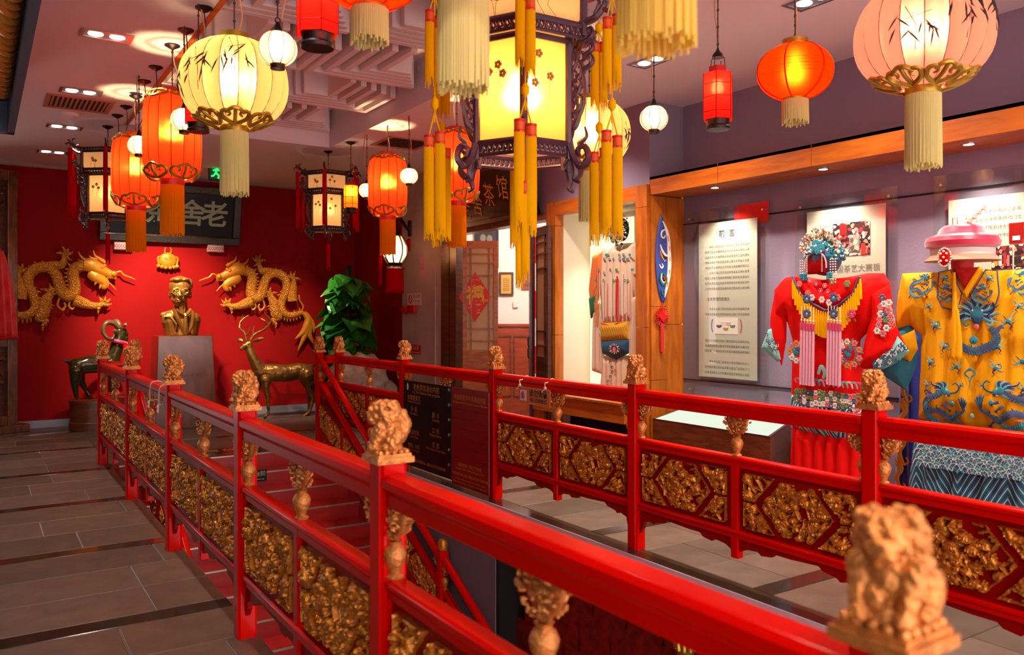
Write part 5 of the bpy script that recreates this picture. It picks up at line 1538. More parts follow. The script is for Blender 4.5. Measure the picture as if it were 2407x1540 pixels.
b = MB(); p0 = hc + Vector((-0.02, -0.03, 0.22)); p1 = PX(2318, 484, YXX - 0.05)
for k in range(14):
    t_ = k / 13; b.ball(p0.lerp(p1, t_) + Vector((0, 0.008 * math.sin(k * 2.1), 0)), 0.019 - 0.011 * t_, 8, 6)
b.build('finial_beads', 'pearl', hat)
b = MB(); b.tube([p0, p1], 0.004, 5)
for dy in (-0.055, 0.06):
    b.tube([hc + Vector((0, dy, 0.215)), hc + Vector((0, dy, 0.265)), hc + Vector((0, dy - 0.03 * (1 if dy > 0 else -1), 0.268)), hc + Vector((0, dy - 0.03 * (1 if dy > 0 else -1), 0.215))], 0.003, 5)
b.build('wire_fittings', 'gold_trim', hat)

# ---- blue robe hanging between the two
BX = 5.38
br = thing('blue_robe', 'deep blue robe with gold phoenixes hanging behind the yellow robe', 'robe', (BX + 0.05, PX(2150, 900, BX).y, 0))
bp = [(2118, 742), (2170, 735), (2185, 800), (2190, 1240), (2100, 1215), (2112, 1000), (2122, 860)]
garment('robe_body', bp, BX, 0.08, 'robe_blue', br, fold=lambda a, b: 0.01 * math.sin(a * 60), reach=0.1)
E4 = Emb(BX, br, lambda a, b: BX - 0.088)
for (u, v, s) in ((2146, 905, 1), (2142, 975, 1), (2138, 1050, 1), (2132, 1110, 1), (2150, 820, 0.7)):
    a, z = yz(u, v, BX)
    E4.st('gold_paint', [(a - 0.02 * s, z - 0.12 * s), (a + 0.02, z - 0.03), (a - 0.015, z + 0.04), (a + 0.01, z + 0.12 * s)], [0.004, 0.02 * s, 0.018 * s, 0.004])
    for k in range(7):
        g = 0.6 + k * 0.32; E4.st('gold_paint', [(a, z + 0.03), (a + 0.05 * math.cos(g) * s, z + 0.03 + 0.09 * math.sin(g) * s)], [0.008, 0.003], 3)
    E4.st('gold_paint', [(a - 0.03, z - 0.06), (a - 0.045, z - 0.09), (a - 0.02, z - 0.11), (a, z - 0.085)], [0.006, 0.008, 0.007, 0.003])
E4.done()

# ---- red wedding robe
RXX = 5.10
rr_ = thing('wedding_robe', 'red embroidered opera wedding robe with pink tassels on a stand', 'robe', (RXX + 0.05, PX(1955, 900, RXX).y, 0))
body = [(1848, 652), (1880, 648), (1935, 658), (1990, 652), (2040, 642), (2078, 642), (2092, 665), (2090, 700), (2060, 760), (2022, 800), (2030, 900), (2032, 1010), (1862, 985), (1866, 800), (1852, 755), (1822, 758), (1822, 680)]
rfold = lambda a, b: 0.007 * math.sin(a * 44 + b * 3)
garment('robe_body', body, RXX, 0.10, 'robe_red', rr_, fold=rfold, reach=0.15)
garment('sleeve', [(2050, 690), (2092, 668), (2104, 760), (2132, 822), (2112, 842), (2070, 865), (2030, 868), (2022, 862), (2034, 800), (2050, 745)], RXX - 0.05, 0.06, 'robe_red', rr_, reach=0.08)
garment('sleeve_wave_cuff', [(2110, 790), (2138, 826), (2112, 850), (2078, 868), (2054, 868), (2052, 850), (2075, 838), (2098, 815)], RXX - 0.085, 0.035, 'teal_light', rr_, reach=0.05)
garment('sleeve', [(1822, 690), (1850, 740), (1848, 800), (1838, 860), (1812, 790), (1812, 745)], RXX - 0.02, 0.05, 'robe_red', rr_, reach=0.06)
garment('sleeve_wave_cuff', [(1806, 775), (1818, 770), (1836, 845), (1828, 852), (1790, 818)], RXX - 0.05, 0.03, 'teal_light', rr_, reach=0.04)
garment('striped_hem', [(1862, 925), (1900, 930), (2030, 945), (2034, 1040), (1960, 1032), (1900, 1018), (1862, 1000)], RXX - 0.035, 0.09, 'hem_multi', rr_, fold=rfold, reach=0.15)
garment('under_skirt', [(1866, 990), (2030, 1010), (2040, 1300), (1850, 1270)], RXX + 0.0, 0.08, 'robe_red', rr_, fold=lambda a, b: 0.012 * math.sin(a * 70), reach=0.12)
E5 = Emb(RXX, rr_, lambda a, b: RXX - 0.135)
rg = random.Random(6)
yr_ = lambda u, v, x=RXX - 0.13: yz(u, v, x)
for i in range(51):                                # flowers above the stripes
    u = 1874 + (i % 17) * 9; v = 918 + (i // 17) * 13 + (u - 1868) * 0.1 + rg.uniform(-3, 3)
    E5.flower(*yr_(u, v), 0.024, rg.choice(['emb_green', 'emb_pink', 'slate', 'emb_white', 'emb_green']), rg.choice(['emb_orange', 'emb_pink', 'emb_white', 'teal']))
for i in range(14):
    u = 1876 + i * 11; v = 896 + (u - 1868) * 0.08; a, z = yr_(u, v)
    k = rg.choice(['emb_pink', 'teal_light', 'emb_white', 'teal']); E5.st(k, [(a - 0.03, z - 0.02), (a - 0.012, z + 0.02), (a + 0.02, z + 0.015), (a + 0.008, z - 0.01)], [0.006, 0.009, 0.008, 0.004])
for (u, v, R) in ((1876, 828, 0.085), (1997, 832, 0.11)):
    a, z = yr_(u, v)
    E5.dot('teal', a + 0.01, z, 0.03); E5.dot('slate', a, z + 0.02, 0.026)
    for i in range(16):
        g = 2 * math.pi * i / 16; E5.st(rg.choice(['emb_green', 'emb_pink', 'teal', 'emb_white', 'emb_orange']), [(a + R * 0.45 * math.cos(g), z + R * 0.45 * math.sin(g)), (a + R * math.cos(g + 0.3), z + R * math.sin(g + 0.3))], [0.009, 0.005], 3)
    for i in range(9): g = 2 * math.pi * i / 9; E5.flower(a + R * 0.75 * math.cos(g), z + R * 0.75 * math.sin(g), 0.024, rg.choice(['emb_pink', 'emb_white', 'emb_orange']), 'emb_green')
E5.flower(*yr_(2003, 738), 0.035, 'magenta', 'emb_pink'); E5.st('emb_green', [yr_(1996, 752), yr_(1990, 748)], [0.008, 0.002], 3); E5.st('emb_green', [yr_(2010, 750), yr_(2014, 756)], [0.008, 0.002], 3)
E5.st('teal_light', [yr_(1925, 880), yr_(1932, 862), yr_(1940, 875), yr_(1936, 890)], [0.012, 0.016, 0.016, 0.01])
E5.done()
E6 = Emb(RXX, rr_, lambda a, b: RXX - 0.115)      # phoenix on the sleeve
for (u, v) in ((2078, 715), (2088, 730), (2070, 738), (2082, 752), (2066, 765), (2084, 772), (2074, 700), (2094, 745), (2070, 722), (2090, 712), (2078, 740), (2096, 760), (2068, 752), (2076, 785), (2062, 778)):
    E6.flower(*yr_(u, v, RXX - 0.115), 0.026, rg.choice(['emb_pink', 'emb_white', 'emb_green', 'slate']), rg.choice(['emb_green', 'emb_orange', 'teal']))
for k in range(6): E6.st(rg.choice(['emb_green', 'emb_orange', 'emb_white']), [yr_(2072, 705), yr_(2092 + k * 2, 720 + k * 8), yr_(2090, 760 + k * 3)], [0.006, 0.005, 0.002])
for k in range(9):
    a, z = yr_(2058 + k * 8, 858 - k * 4.5, RXX - 0.115); E6.st(['teal_dark', 'emb_white', 'slate'][k % 3], [(a + 0.02, z), (a, z + 0.025), (a - 0.02, z)], [0.005, 0.007, 0.004], 3)
for (u0, v0, u1, v1, x_) in ((2060, 855, 2128, 818, RXX - 0.118), (2074, 842, 2120, 808, RXX - 0.118), (2060, 862, 2108, 845, RXX - 0.118)):
    for k in range(9):
        a, z = yr_(u0 + (u1 - u0) * k / 8, v0 + (v1 - v0) * k / 8, x_); E6.curl(['teal_dark', 'emb_white', 'teal', 'slate'][k % 4], a, z, 0.018, 0.3 * k, 1, 0.22)
E6.done()
E6b = Emb(RXX, rr_, lambda a, b: RXX - 0.084)
for k in range(14):
    a, z = yr_(1803 + (k % 5) * 6, 788 + (k // 5) * 12 + (k % 5) * 6, RXX - 0.085); E6b.curl(['teal_dark', 'emb_white', 'slate'][k % 3], a, z, 0.016, 0.5 * k, 1, 0.22)
E6b.done()
# cloud collar with yellow fringe and jewelled flowers
cp_ = [(1866, 650), (1895, 650), (1925, 690), (1955, 692), (1990, 655), (2022, 648), (2008, 690), (1975, 715), (1945, 728), (1915, 712), (1885, 690)]
garment('cloud_collar', cp_, RXX - 0.10, 0.025, 'robe_red', rr_, res=0.008, reach=0.04)
b = MB(); b.tube([Vector((RXX - 0.118, *yr_(u, v, RXX - 0.1))) for u, v in ((1866, 650), (1885, 692), (1915, 714), (1945, 730), (1975, 717), (2008, 692), (2024, 650))], 0.008, 6); b.build('collar_piping', 'slate', rr_)
E7 = Emb(RXX, rr_, lambda a, b: RXX - 0.128)
for (u, v) in ((1905, 690), (1975, 700), (1938, 705), (1955, 712), (1915, 700), (1885, 668), (1998, 668)):
    E7.flower(*yr_(u, v, RXX - 0.1), 0.026, rg.choice(['emb_pink', 'emb_green', 'emb_white']), 'emb_orange')
for (u, v) in ((1925, 668), (1945, 672), (1962, 664), (1910, 660), (1935, 684), (1952, 686)): E7.flower(*yr_(u, v, RXX - 0.1), 0.02, rg.choice(['emb_pink', 'emb_green', 'magenta']), 'emb_white')
E7.done()
b = MB(); rg = random.Random(1)
for i in range(30):
    t_ = i / 29; u = 1864 + 158 * t_; v = 655 + 78 * math.sin(math.pi * t_) ** 0.8
    L = 48 + 14 * math.sin(math.pi * t_)
    p0 = Vector((RXX - 0.12, *yr_(u, v, RXX - 0.12))); p1 = Vector((RXX - 0.12, *yr_(u + 1, v + L, RXX - 0.12)))
    b.tube([p0, p0.lerp(p1, 0.3), p1], [0.005, 0.010, 0.011], 6)
b.build('yellow_fringe', 'tassel_yellow', rr_)['kind'] = 'stuff'
for grp in (0, 1):
    b = MB(); bb = MB(); bw = MB()
    for i in range(5):
        u = (1884 if grp == 0 else 1947) + i * 7; v0 = 762 + i
        p0 = Vector((RXX - 0.15, *yr_(u, v0, RXX - 0.15))); p1 = Vector((RXX - 0.15, *yr_(u - 2, v0 + 142, RXX - 0.15)))
        b.tube([p0, p1], [0.0095, 0.0105], 7); bb.lathe([(0.0115, 0), (0.0115, -0.05)], 8, p0 + Vector((0, 0, 0.012))); bw.tube([p0, p0 + Vector((0, 0, 0.13))], 0.003, 4); bw.ball(p0 + Vector((0, 0, 0.03)), 0.008, 6, 5)
    b.build('pink_tassels', 'tassel_pink', rr_)['kind'] = 'stuff'; bb.build('tassel_bindings', 'magenta', rr_)['kind'] = 'stuff'; bw.build('bead_strings', 'pearl', rr_)['kind'] = 'stuff'
E8 = Emb(RXX, rr_, lambda a, b: RXX - 0.15)
for (u, v) in ((1897, 703), (1960, 700), (1897, 738), (1960, 738)): E8.flower(*yr_(u, v, RXX - 0.15), 0.036, 'slate', 'teal_light', 7)
E8.done()
b = MB(); ay = PX(1945, 900, RXX).y; b.lathe([(0.02, 0), (0.02, 1.6)], 12, (RXX + 0.06, ay, 0)); b.lathe([(0.2, 0), (0.2, 0.02)], 20, (RXX + 0.06, ay, 0)); b.build('stand', 'iron', rr_)
# jewelled phoenix crown
pc = PX(1932, 612, RXX - 0.06)
crown = thing('phoenix_crown', 'jewelled opera crown of pearls and blue flowers above red robe', 'headdress', pc)
b = MB(); b.ball(pc + Vector((0.03, 0, 0.02)), (0.11, 0.125, 0.13)); b.build('cap', 'slate', crown)
b = MB(); inflate(b, [(pc.y + a_, pc.z + z_) for a_, z_ in ((-0.075, -0.10), (0.075, -0.10), (0.085, -0.02), (0.06, 0.03), (0.0, 0.05), (-0.06, 0.03), (-0.085, -0.02))], lambda a_, z_, h: Vector((pc.x - 0.062 - h, a_, z_)), 0.012, 0.008, True); b.build('face_opening', 'lacquer_dark', crown)
b = MB(); b.tube(catmull([pc + Vector((-0.075, a_, z_)) for a_, z_ in ((-0.09, -0.06), (-0.085, -0.01), (-0.06, 0.035), (0.0, 0.055), (0.06, 0.035), (0.085, -0.01), (0.09, -0.06))], 4), 0.006, 6); b.build('face_edge', 'tassel_pink', crown)
rg = random.Random(12)
b1, b2, b3, b4 = MB(), MB(), MB(), MB()
fd = Vector((-0.8, -0.45, 0.25)).normalized()
n_ = 0
while n_ < 330:
    d = Vector((rg.gauss(0, 1), rg.gauss(0, 1), rg.gauss(0, 1))).normalized()
    if d.dot(fd) < -0.15 or d.z < -0.12: continue
    p = pc + Vector((0.03 + d.x * 0.115, d.y * 0.13, 0.02 + d.z * 0.135))
    if p.x < pc.x - 0.03 and abs(p.y - pc.y) < 0.085 and p.z < pc.z + 0.05: continue
    n_ += 1
    if n_ % 3:
        for i in range(4): g = 1.57 * i + n_; b3.ball(p + Vector((d.x * 0.008, 0.010 * math.cos(g), 0.010 * math.sin(g))), (0.006, 0.0085, 0.0085), 6, 4)
    else: b2.ball(p + d * 0.012, rg.uniform(0.006, 0.010), 7, 5)
for k in range(110):
    th = rg.uniform(0.25, math.pi - 0.1); ph = rg.uniform(-0.9, 0.5)
    d = Vector((-math.cos(ph) * 0.45, math.cos(th), abs(math.sin(th)) * 0.95 + 0.05)).normalized()
    base_p = pc + Vector((0.03 + d.x * 0.11, d.y * 0.125, 0.02 + d.z * 0.125)); tip = base_p + d * rg.uniform(0.025, 0.085) * (0.35 + d.z)
    b1.tube([base_p, tip], 0.0018, 4)
    if rg.random() < 0.75: b2.ball(tip, rg.uniform(0.006, 0.011), 7, 5)
    else: b4.ball(tip, 0.008, 7, 5)
for s_ in (-1, 1):
    for j in range(3):
        for k in range(10): b2.ball(pc + Vector((-0.05, s_ * (0.105 + 0.02 * j), -0.0 - 0.018 * k)), 0.006, 6, 5)
    for k in range(14): b3.ball(pc + Vector((-0.06 - 0.01 * (k % 2), s_ * (0.09 + 0.012 * (k % 4)), -0.10 - 0.012 * (k // 4))), (0.007, 0.011, 0.010), 6, 4)
    for k in range(9): b2.ball(pc + Vector((-0.085, s_ * 0.062, 0.03 - 0.014 * k)), 0.005, 6, 5)
b1.build('wires', 'gold_trim', crown)['kind'] = 'stuff'; b2.build('pearls', 'pearl', crown)['kind'] = 'stuff'; b3.build('blue_flowers', 'teal', crown)['kind'] = 'stuff'; b4.build('orange_pompoms', 'emb_orange', crown)['kind'] = 'stuff'

# ---- pale robe in the lit display case
CXX = 5.52
cr = thing('pale_robe', 'cream opera robe with long white sleeves in the lit display case', 'robe', (CXX, PX(1450, 900, CXX).y, 0.72))
garment('sleeve', [(1395, 600), (1420, 590), (1425, 650), (1408, 700), (1392, 745), (1386, 680)], CXX - 0.03, 0.05, 'emb_orange', cr, reach=0.06)
garment('sleeve_cuff', [(1385, 700), (1402, 690), (1404, 730), (1390, 750)], CXX - 0.06, 0.03, 'mask_green', cr, reach=0.03)
garment('water_sleeve', [(1396, 720), (1412, 712), (1424, 800), (1416, 880), (1392, 872)], CXX - 0.05, 0.03, 'robe_cream', cr, fold=lambda a, b: 0.006 * math.sin(a * 90), reach=0.04)
garment('water_sleeve', [(1486, 700), (1512, 690), (1516, 870), (1482, 900), (1478, 800)], CXX - 0.05, 0.03, 'robe_cream', cr, fold=lambda a, b: 0.006 * math.sin(a * 90), reach=0.04)
garment('robe_body', [(1420, 575), (1500, 570), (1512, 640), (1500, 760), (1420, 770), (1412, 660)], CXX, 0.08, 'robe_cream', cr, fold=lambda a, b: 0.006 * math.sin(a * 60), reach=0.1)
garment('sequin_apron', [(1414, 760), (1480, 755), (1482, 800), (1414, 805)], CXX - 0.06, 0.05, 'gold_paint', cr, reach=0.06)
garment('scalloped_apron', [(1414, 800), (1482, 796), (1480, 830), (1448, 846), (1418, 832)], CXX - 0.065, 0.05, 'teal_dark', cr, reach=0.06)
garment('skirt', [(1420, 835), (1480, 835), (1492, 930), (1412, 930)], CXX - 0.02, 0.06, 'robe_cream', cr, fold=lambda a, b: 0.008 * math.sin(a * 80), reach=0.08)
E9 = Emb(CXX, cr, lambda a, b: CXX - 0.09)
rg = random.Random(3)
for k in range(9):
    u = 1426 + k * 9; E9.st(['emb_white', 'robe_cream', 'emb_pink'][k % 3], [yz(u, 640 + (k % 3) * 14, CXX), yz(u, 755, CXX)], 0.006, 3)
for k in range(30): E9.flower(*yz(rg.uniform(1415, 1505), rg.choice((600, 635, 642, 660, 610)), CXX), 0.016, rg.choice(['slate', 'teal', 'emb_green']), 'emb_white')
for k in range(26): E9.st(rg.choice(['emb_orange', 'emb_pink', 'gold_paint']), [yz(rg.uniform(1412, 1425), rg.uniform(620, 770), CXX), yz(rg.uniform(1412, 1428), rg.uniform(620, 770), CXX)], 0.004, 3)
E9.st('cloth_red', [yz(1428, 760, CXX), yz(1460, 765, CXX), yz(1490, 735, CXX)], [0.006, 0.008, 0.006]); E9.st('lacquer', [yz(1467, 650, CXX), yz(1465, 750, CXX)], 0.012, 3)
E9.done()
E10 = Emb(CXX, cr, lambda a, b: CXX - 0.122)
E10.flower(*yz(1448, 822, CXX - 0.1), 0.03, 'emb_pink', 'emb_orange')
for k in range(12): g = k * 0.52; a, z = yz(1448, 820, CXX - 0.1); E10.st('emb_white' if k % 2 else 'emb_orange', [(a + 0.05 * math.cos(g), z + 0.035 * math.sin(g)), (a + 0.085 * math.cos(g), z + 0.055 * math.sin(g))], [0.009, 0.004], 3)
for k in range(24): E10.st('gold_trim', [yz(1416 + (k % 12) * 5.6, 768 + (k // 12) * 16, CXX - 0.08), yz(1420 + (k % 12) * 5.6, 778 + (k // 12) * 16, CXX - 0.08)], 0.004, 2)
E10.done()
E11 = Emb(CXX, cr, lambda a, b: CXX - 0.088)
for k in range(7): a, z = yz(1450 + 6 * math.sin(k), 852 + k * 11, CXX); E11.st('ink', [(a - 0.02, z), (a, z + 0.015), (a + 0.02, z), (a, z - 0.012)], 0.004, 3)
E11.dot('emb_orange', *yz(1462, 870, CXX), 0.018)
E11.done()
hp = PX(1462, 540, CXX - 0.05)
ph = thing('pearl_headdress', 'tall pearl and flower headdress above the cream robe in display case', 'headdress', hp)
b = MB(); b.ball(hp, (0.06, 0.09, 0.12)); b.build('cap', 'pole_moss', ph)
b2, b3, b4 = MB(), MB(), MB()
for k in range(300):
    th = rg.uniform(0, 2 * math.pi); r = math.sqrt(rg.uniform(0.0, 1.0)); p = hp + Vector((-0.09 * math.sqrt(max(0, 1.05 - r * r)) - 0.02, 0.14 * r * math.cos(th), 0.19 * r * math.sin(th) + 0.02))
    c_ = rg.random()
    if p.z > hp.z + 0.04 and p.y > hp.y - 0.04 and c_ < 0.6: b4.ball(p, 0.018, 7, 5)
    elif c_ < 0.7: b2.ball(p, 0.010, 7, 5)
    else: b3.ball(p, 0.014, 7, 5)
b2.build('pearls', 'pearl', ph)['kind'] = 'stuff'; b3.build('green_flowers', 'mask_green', ph)['kind'] = 'stuff'; b4.build('red_pompoms', 'emb_orange', ph)['kind'] = 'stuff'
tgp = PX(1345, 520, 5.6)
b = MB(); b.tube([tgp + Vector((0, 0, 0.1)), tgp], 0.003, 4); b.ball(tgp, (0.012, 0.03, 0.035)); tag(b.build('red_charm', 'lacquer_dark'), 'small dark red charm hanging inside the lit display case', 'charm')
b = MB(); b.add([PX(1318, 470, SIDE + 0.04), PX(1500, 455, SIDE + 0.04), PX(1500, 940, SIDE + 0.04), PX(1318, 905, SIDE + 0.04)], [(0, 1, 2, 3)])

# ---- light table
lt = thing('light_table', 'low wooden light table with glowing white top beside red robe', 'light table', (5.25, 4.9, 0))
A0, A1, A2, A3 = Vector((4.87, 5.25, 0)), Vector((4.87, 4.0, 0)), Vector((5.66, 4.44, 0)), Vector((5.66, 5.69, 0))
b = MB(); b.prism([A0, A1, A2, A3], (0, 0, 0.635)); b.build('cabinet', 'wood_brown', lt, False)
c_ = (A0 + A1 + A2 + A3) / 4
ins = [c_ + (p - c_) * 0.965 for p in (A0, A1, A2, A3)]
b = MB(); b.prism([p + Vector((0, 0, 0.634)) for p in ins], (0, 0, 0.012)); b.build('glowing_top', 'table_light', lt, False)
for i in range(4):
    p, q = (A0, A1, A2, A3)[i], (A0, A1, A2, A3)[(i + 1) % 4]; pi_, qi = ins[i], ins[(i + 1) % 4]
    b = MB(); b.prism([p + Vector((0, 0, 0.635)), q + Vector((0, 0, 0.635)), qi + Vector((0, 0, 0.635)), pi_ + Vector((0, 0, 0.635))], (0, 0, 0.014)); b.build('rim', 'wood_dark', lt, False)

# ---- glass exhibit panels with printed sheets
PXX = NICHE - 0.045
def quad_x(px, x): return [PX(u, v, x) for u, v in px]
def panel(label, gl, sheet):
    c = PX(sum(p[0] for p in gl) / 4, sum(p[1] for p in gl) / 4, PXX)
    t = thing('exhibit_panel', label, 'display panel', c)
    G = quad_x(gl, PXX); z0, z1 = min(p.z for p in G), max(p.z for p in G); y0, y1 = min(p.y for p in G), max(p.y for p in G)
    b = MB(); b.box(PXX - 0.008, PXX, y0, y1, z0, z1); b.build('glass_sheet', 'glass', t, False)
    S_ = quad_x(sheet, PXX + 0.004); s0, s1 = min(p.y for p in S_), max(p.y for p in S_); w0 = (S_[2].z + S_[3].z) / 2; w1 = (S_[0].z + S_[1].z) / 2
    b = MB(); b.box(PXX + 0.002, PXX + 0.006, s0, s1, w0, w1); b.build('printed_sheet', 'paper_pale', t, False)
    for yy in (y0 + 0.06, y1 - 0.06):
        for zz in (z0 + 0.07, z1 - 0.07):
            b = MB(); b.tube([(PXX - 0.02, yy, zz), (NICHE - 0.001, yy, zz)], 0.011, 10); b.build('standoff_bolt', 'steel', t)
    return t, (s0, s1, w0, w1)
def lines(t, s, x0, x1, z1, n, pitch, hgt, rg, m='ink_grey', indent=()):
    """rows of small printed characters"""
    for i in range(n):
        body = ''.join(rg.choice('老舍茶馆是以人名其剧的文化集京味自年来坚持弘扬民族国传统中外宾客演出大众的好去处与戏曲艺术之家春秋门前') for _ in range(int((x1 - x0) / (hgt * 0.98)) - (2 if i in indent else 0)))
        y_a = x1 - (hgt * 2 if i in indent else 0)
        text(body, hgt, (PXX - 0.0, y_a, z1 - i * pitch), (0, -1, 0), (0, 0, 1), m, t, align='LEFT', extrude=0.0)['kind'] = 'stuff'
rg = random.Random(4)
t, s = panel('glass panel with tall printed foreword sheet beside the timber panelling', [(1612, 500), (1808, 478), (1808, 905), (1612, 930)], [(1643, 527), (1780, 513), (1780, 895), (1643, 885)])
W_ = s[1] - s[0]; cy = (s[0] + s[1]) / 2
text('前  言', 0.075, (PXX, cy, s[3] - 0.11), (0, -1, 0), (0, 0, 1), 'ink', t, extrude=0.0)
lines(t, s, s[0] + 0.08, s[1] - 0.08, s[3] - 0.22, 9, 0.048, 0.026, rg, indent=(0, 5))
text('北京茶馆历史悠久', 0.034, (PXX, cy + 0.1, s[3] - 0.70), (0, -1, 0), (0, 0, 1), 'ink', t, extrude=0.0)
lines(t, s, s[0] + 0.08, s[1] - 0.08, s[3] - 0.79, 2, 0.048, 0.026, rg, indent=(0,))
lines(t, s, s[0] + 0.08, s[1] - 0.08, s[3] - 1.08, 3, 0.046, 0.026, rg)
lines(t, s, s[0] + 0.08, s[1] - 0.08, s[3] - 1.27, 4, 0.05, 0.026, rg, indent=(0,))
mz = s[3] - 0.94
b = MB(); b.add([(PXX - 0.0005, cy - 0.13, mz - 0.075), (PXX - 0.0005, cy + 0.14, mz - 0.075), (PXX - 0.0005, cy + 0.14, mz + 0.075), (PXX - 0.0005, cy - 0.13, mz + 0.075)], [(0, 3, 2, 1)]); b.build('tea_bowl_photo', 'emb_white', t, False)
for (dy, dz, m_) in ((0.09, 0.0, 'slate'), (0.04, 0.02, 'emb_white'), (-0.02, 0.02, 'tassel_pink'), (-0.07, 0.0, 'emb_green'), (0.01, -0.025, 'gold_sheet')):
    b = MB(); b.ball((PXX - 0.001, cy + dy, mz + dz), (0.001, 0.032, 0.02)); b.build('printed_bowl', m_, t); b = MB(); b.ball((PXX - 0.0025, cy + dy, mz + dz + 0.012), (0.0008, 0.028, 0.008)); b.build('printed_bowl_rim', 'emb_white', t)
for sg, m_ in ((1, 'mask_blue'), (-1, 'magenta')):
    b = MB(); b.tube([(PXX - 0.001, cy + 0.005 + sg * (0.155 + 0.02 * math.cos(g)), mz + 0.06 * math.sin(g)) for g in np.linspace(-1.3, 1.3, 9)], 0.006, 5, flat=((1, 0, 0), 0.1)); b.build('printed_bracket', m_, t)
t, s = panel('glass panel with a photo sheet behind the phoenix crown', [(1870, 470), (2110, 440), (2110, 980), (1870, 985)], [(1897, 497), (2082, 480), (2082, 690), (1897, 700)])
def photo(t, u0, v0, u1, v1, m, x=PXX - 0.001, name='photo'):
    a, c = PX(u0, v0, x), PX(u1, v1, x)
    b = MB(); b.box(x - 0.001, x, min(a.y, c.y), max(a.y, c.y), min(a.z, c.z), max(a.z, c.z)); return b.build(name, m, t, False)
photo(t, 1958, 527, 2045, 598, 'photo_stage'); photo(t, 1974, 528, 1990, 552, 'sign_red', PXX - 0.003); photo(t, 1996, 552, 2021, 592, 'ink_grey', PXX - 0.004); photo(t, 1998, 554, 2019, 590, 'photo_print', PXX - 0.006); photo(t, 2024, 572, 2034, 598, 'cloth_red', PXX - 0.004)
text('中国茶艺大赛银', 0.062, PX(2008, 632, PXX) , (0, -1, 0), (0, 0, 1), 'ink_grey', t, extrude=0.001)
lines(t, s, PX(1955, 560, PXX).y, PX(1925, 560, PXX).y, PX(1925, 535, PXX).z, 3, 0.05, 0.028, rg)
t, s = panel('glass panel with text and group photos behind the crimson hat', [(2195, 418), (2440, 380), (2440, 950), (2195, 960)], [(2230, 472), (2420, 450), (2420, 640), (2230, 640)])
lines(t, s, PX(2405, 500, PXX).y, PX(2290, 500, PXX).y, PX(2290, 500, PXX).z, 4, 0.055, 0.03, rg)
photo(t, 2331, 580, 2379, 632, 'photo_stage'); photo(t, 2384, 575, 2407, 600, 'photo_stage'); photo(t, 2384, 603, 2407, 632, 'photo_stage'); photo(t, 2372, 525, 2407, 571, 'board_red'); photo(t, 2380, 555, 2398, 564, 'paper', PXX - 0.004)
for (u, m_) in ((2341, 'gold_paint'), (2352, 'emb_white'), (2362, 'cloth_red'), (2370, 'emb_pink')): photo(t, u - 3, 600, u + 3, 625, m_, PXX - 0.004, 'printed_figure')
a = thing('red_poster', 'plain red translucent square fixed above the foreword panel', 'poster', PX(1767, 500, NICHE - 0.02))
photo(a, 1726, 484, 1807, 520, 'sign_red', NICHE - 0.02, 'red_sheet')
# ---- opera-mask paddle with red knot
mk = thing('mask_paddle', 'leaf shaped painted opera mask hanging on the timber panelling', 'mask', PY(1557, 606, 5.66))
YM = 5.675
def py(px): return [(PY(u, v, YM).x, PY(u, v, YM).z) for u, v in px]
out = [(1553, 502), (1566, 540), (1573, 590), (1574, 640), (1567, 690), (1558, 712), (1548, 690), (1541, 640), (1540, 590), (1545, 540)]
b = MB(); inflate(b, [(p.x, p.y) for p in catmull([Vector((*p, 0)) for p in py(out + [out[0]])], 4)[:-1]], lambda a_, z_, h: Vector((a_, YM - 0.004 - h, z_)), 0.02, 0.006, True, reach=0.04); b.build('blade', 'mask_blue', mk)
def mst(pts, w, m_, off=0.026):
    P = catmull([Vector((PY(u, v, YM).x, YM - off, PY(u, v, YM).z)) for u, v in pts], 5)
    W = lerps(w, 5) if hasattr(w, '__len__') else w
    b = MB(); b.tube(P, W, 6, flat=((0, 1, 0), 0.3)); b.build('painted_motif', m_, mk)
mst([(1553, 520), (1558, 530), (1563, 545), (1567, 565), (1568, 590), (1569, 620), (1567, 650), (1562, 680), (1558, 700)], [0.004, 0.012, 0.018, 0.022, 0.024, 0.026, 0.024, 0.016, 0.003], 'mask_white')
mst([(1559, 540), (1551, 545), (1550, 556), (1556, 560), (1559, 553)], [0.006, 0.010, 0.010, 0.008, 0.004], 'mask_white', 0.028)
mst([(1547, 575), (1552, 590), (1559, 600), (1566, 602)], [0.006, 0.014, 0.014, 0.006], 'mask_white', 0.028); mst([(1546, 590), (1551, 603), (1556, 612)], [0.005, 0.012, 0.008], 'emb_orange', 0.028)
mst([(1551, 596), (1557, 606), (1563, 606)], [0.004, 0.010, 0.004], 'mask_black', 0.034); mst([(1557, 613), (1557.6, 614)], [0.013, 0.013], 'mask_white', 0.036); mst([(1557, 613), (1557.6, 614)], [0.006, 0.006], 'mask_black', 0.041)
mst([(1545, 622), (1550, 630), (1554, 626), (1551, 620)], [0.006, 0.010, 0.008, 0.004], 'mask_white', 0.028)
mst([(1549, 640), (1547, 655), (1552, 668), (1559, 668), (1562, 655), (1556, 645), (1550, 641)], [0.008, 0.011, 0.012, 0.012, 0.010, 0.008, 0.005], 'mask_green', 0.030); mst([(1550, 643), (1549, 655), (1553, 664), (1559, 662)], [0.005, 0.007, 0.007, 0.004], 'mask_white', 0.034); mst([(1555, 650), (1555.6, 653), (1560, 664)], [0.012, 0.012, 0.004], 'sign_red', 0.036)
mst([(1550, 680), (1553, 692), (1557, 690)], [0.006, 0.009, 0.004], 'mask_green', 0.030)
for (u0, v0, u1, v1) in ((1564, 555, 1566, 568), (1568, 580, 1568, 590), (1569, 605, 1569, 615), (1568, 635, 1567, 645), (1564, 664, 1562, 674)): mst([(u0, v0), (u1, v1)], [0.008, 0.004], 'emb_orange', 0.034)
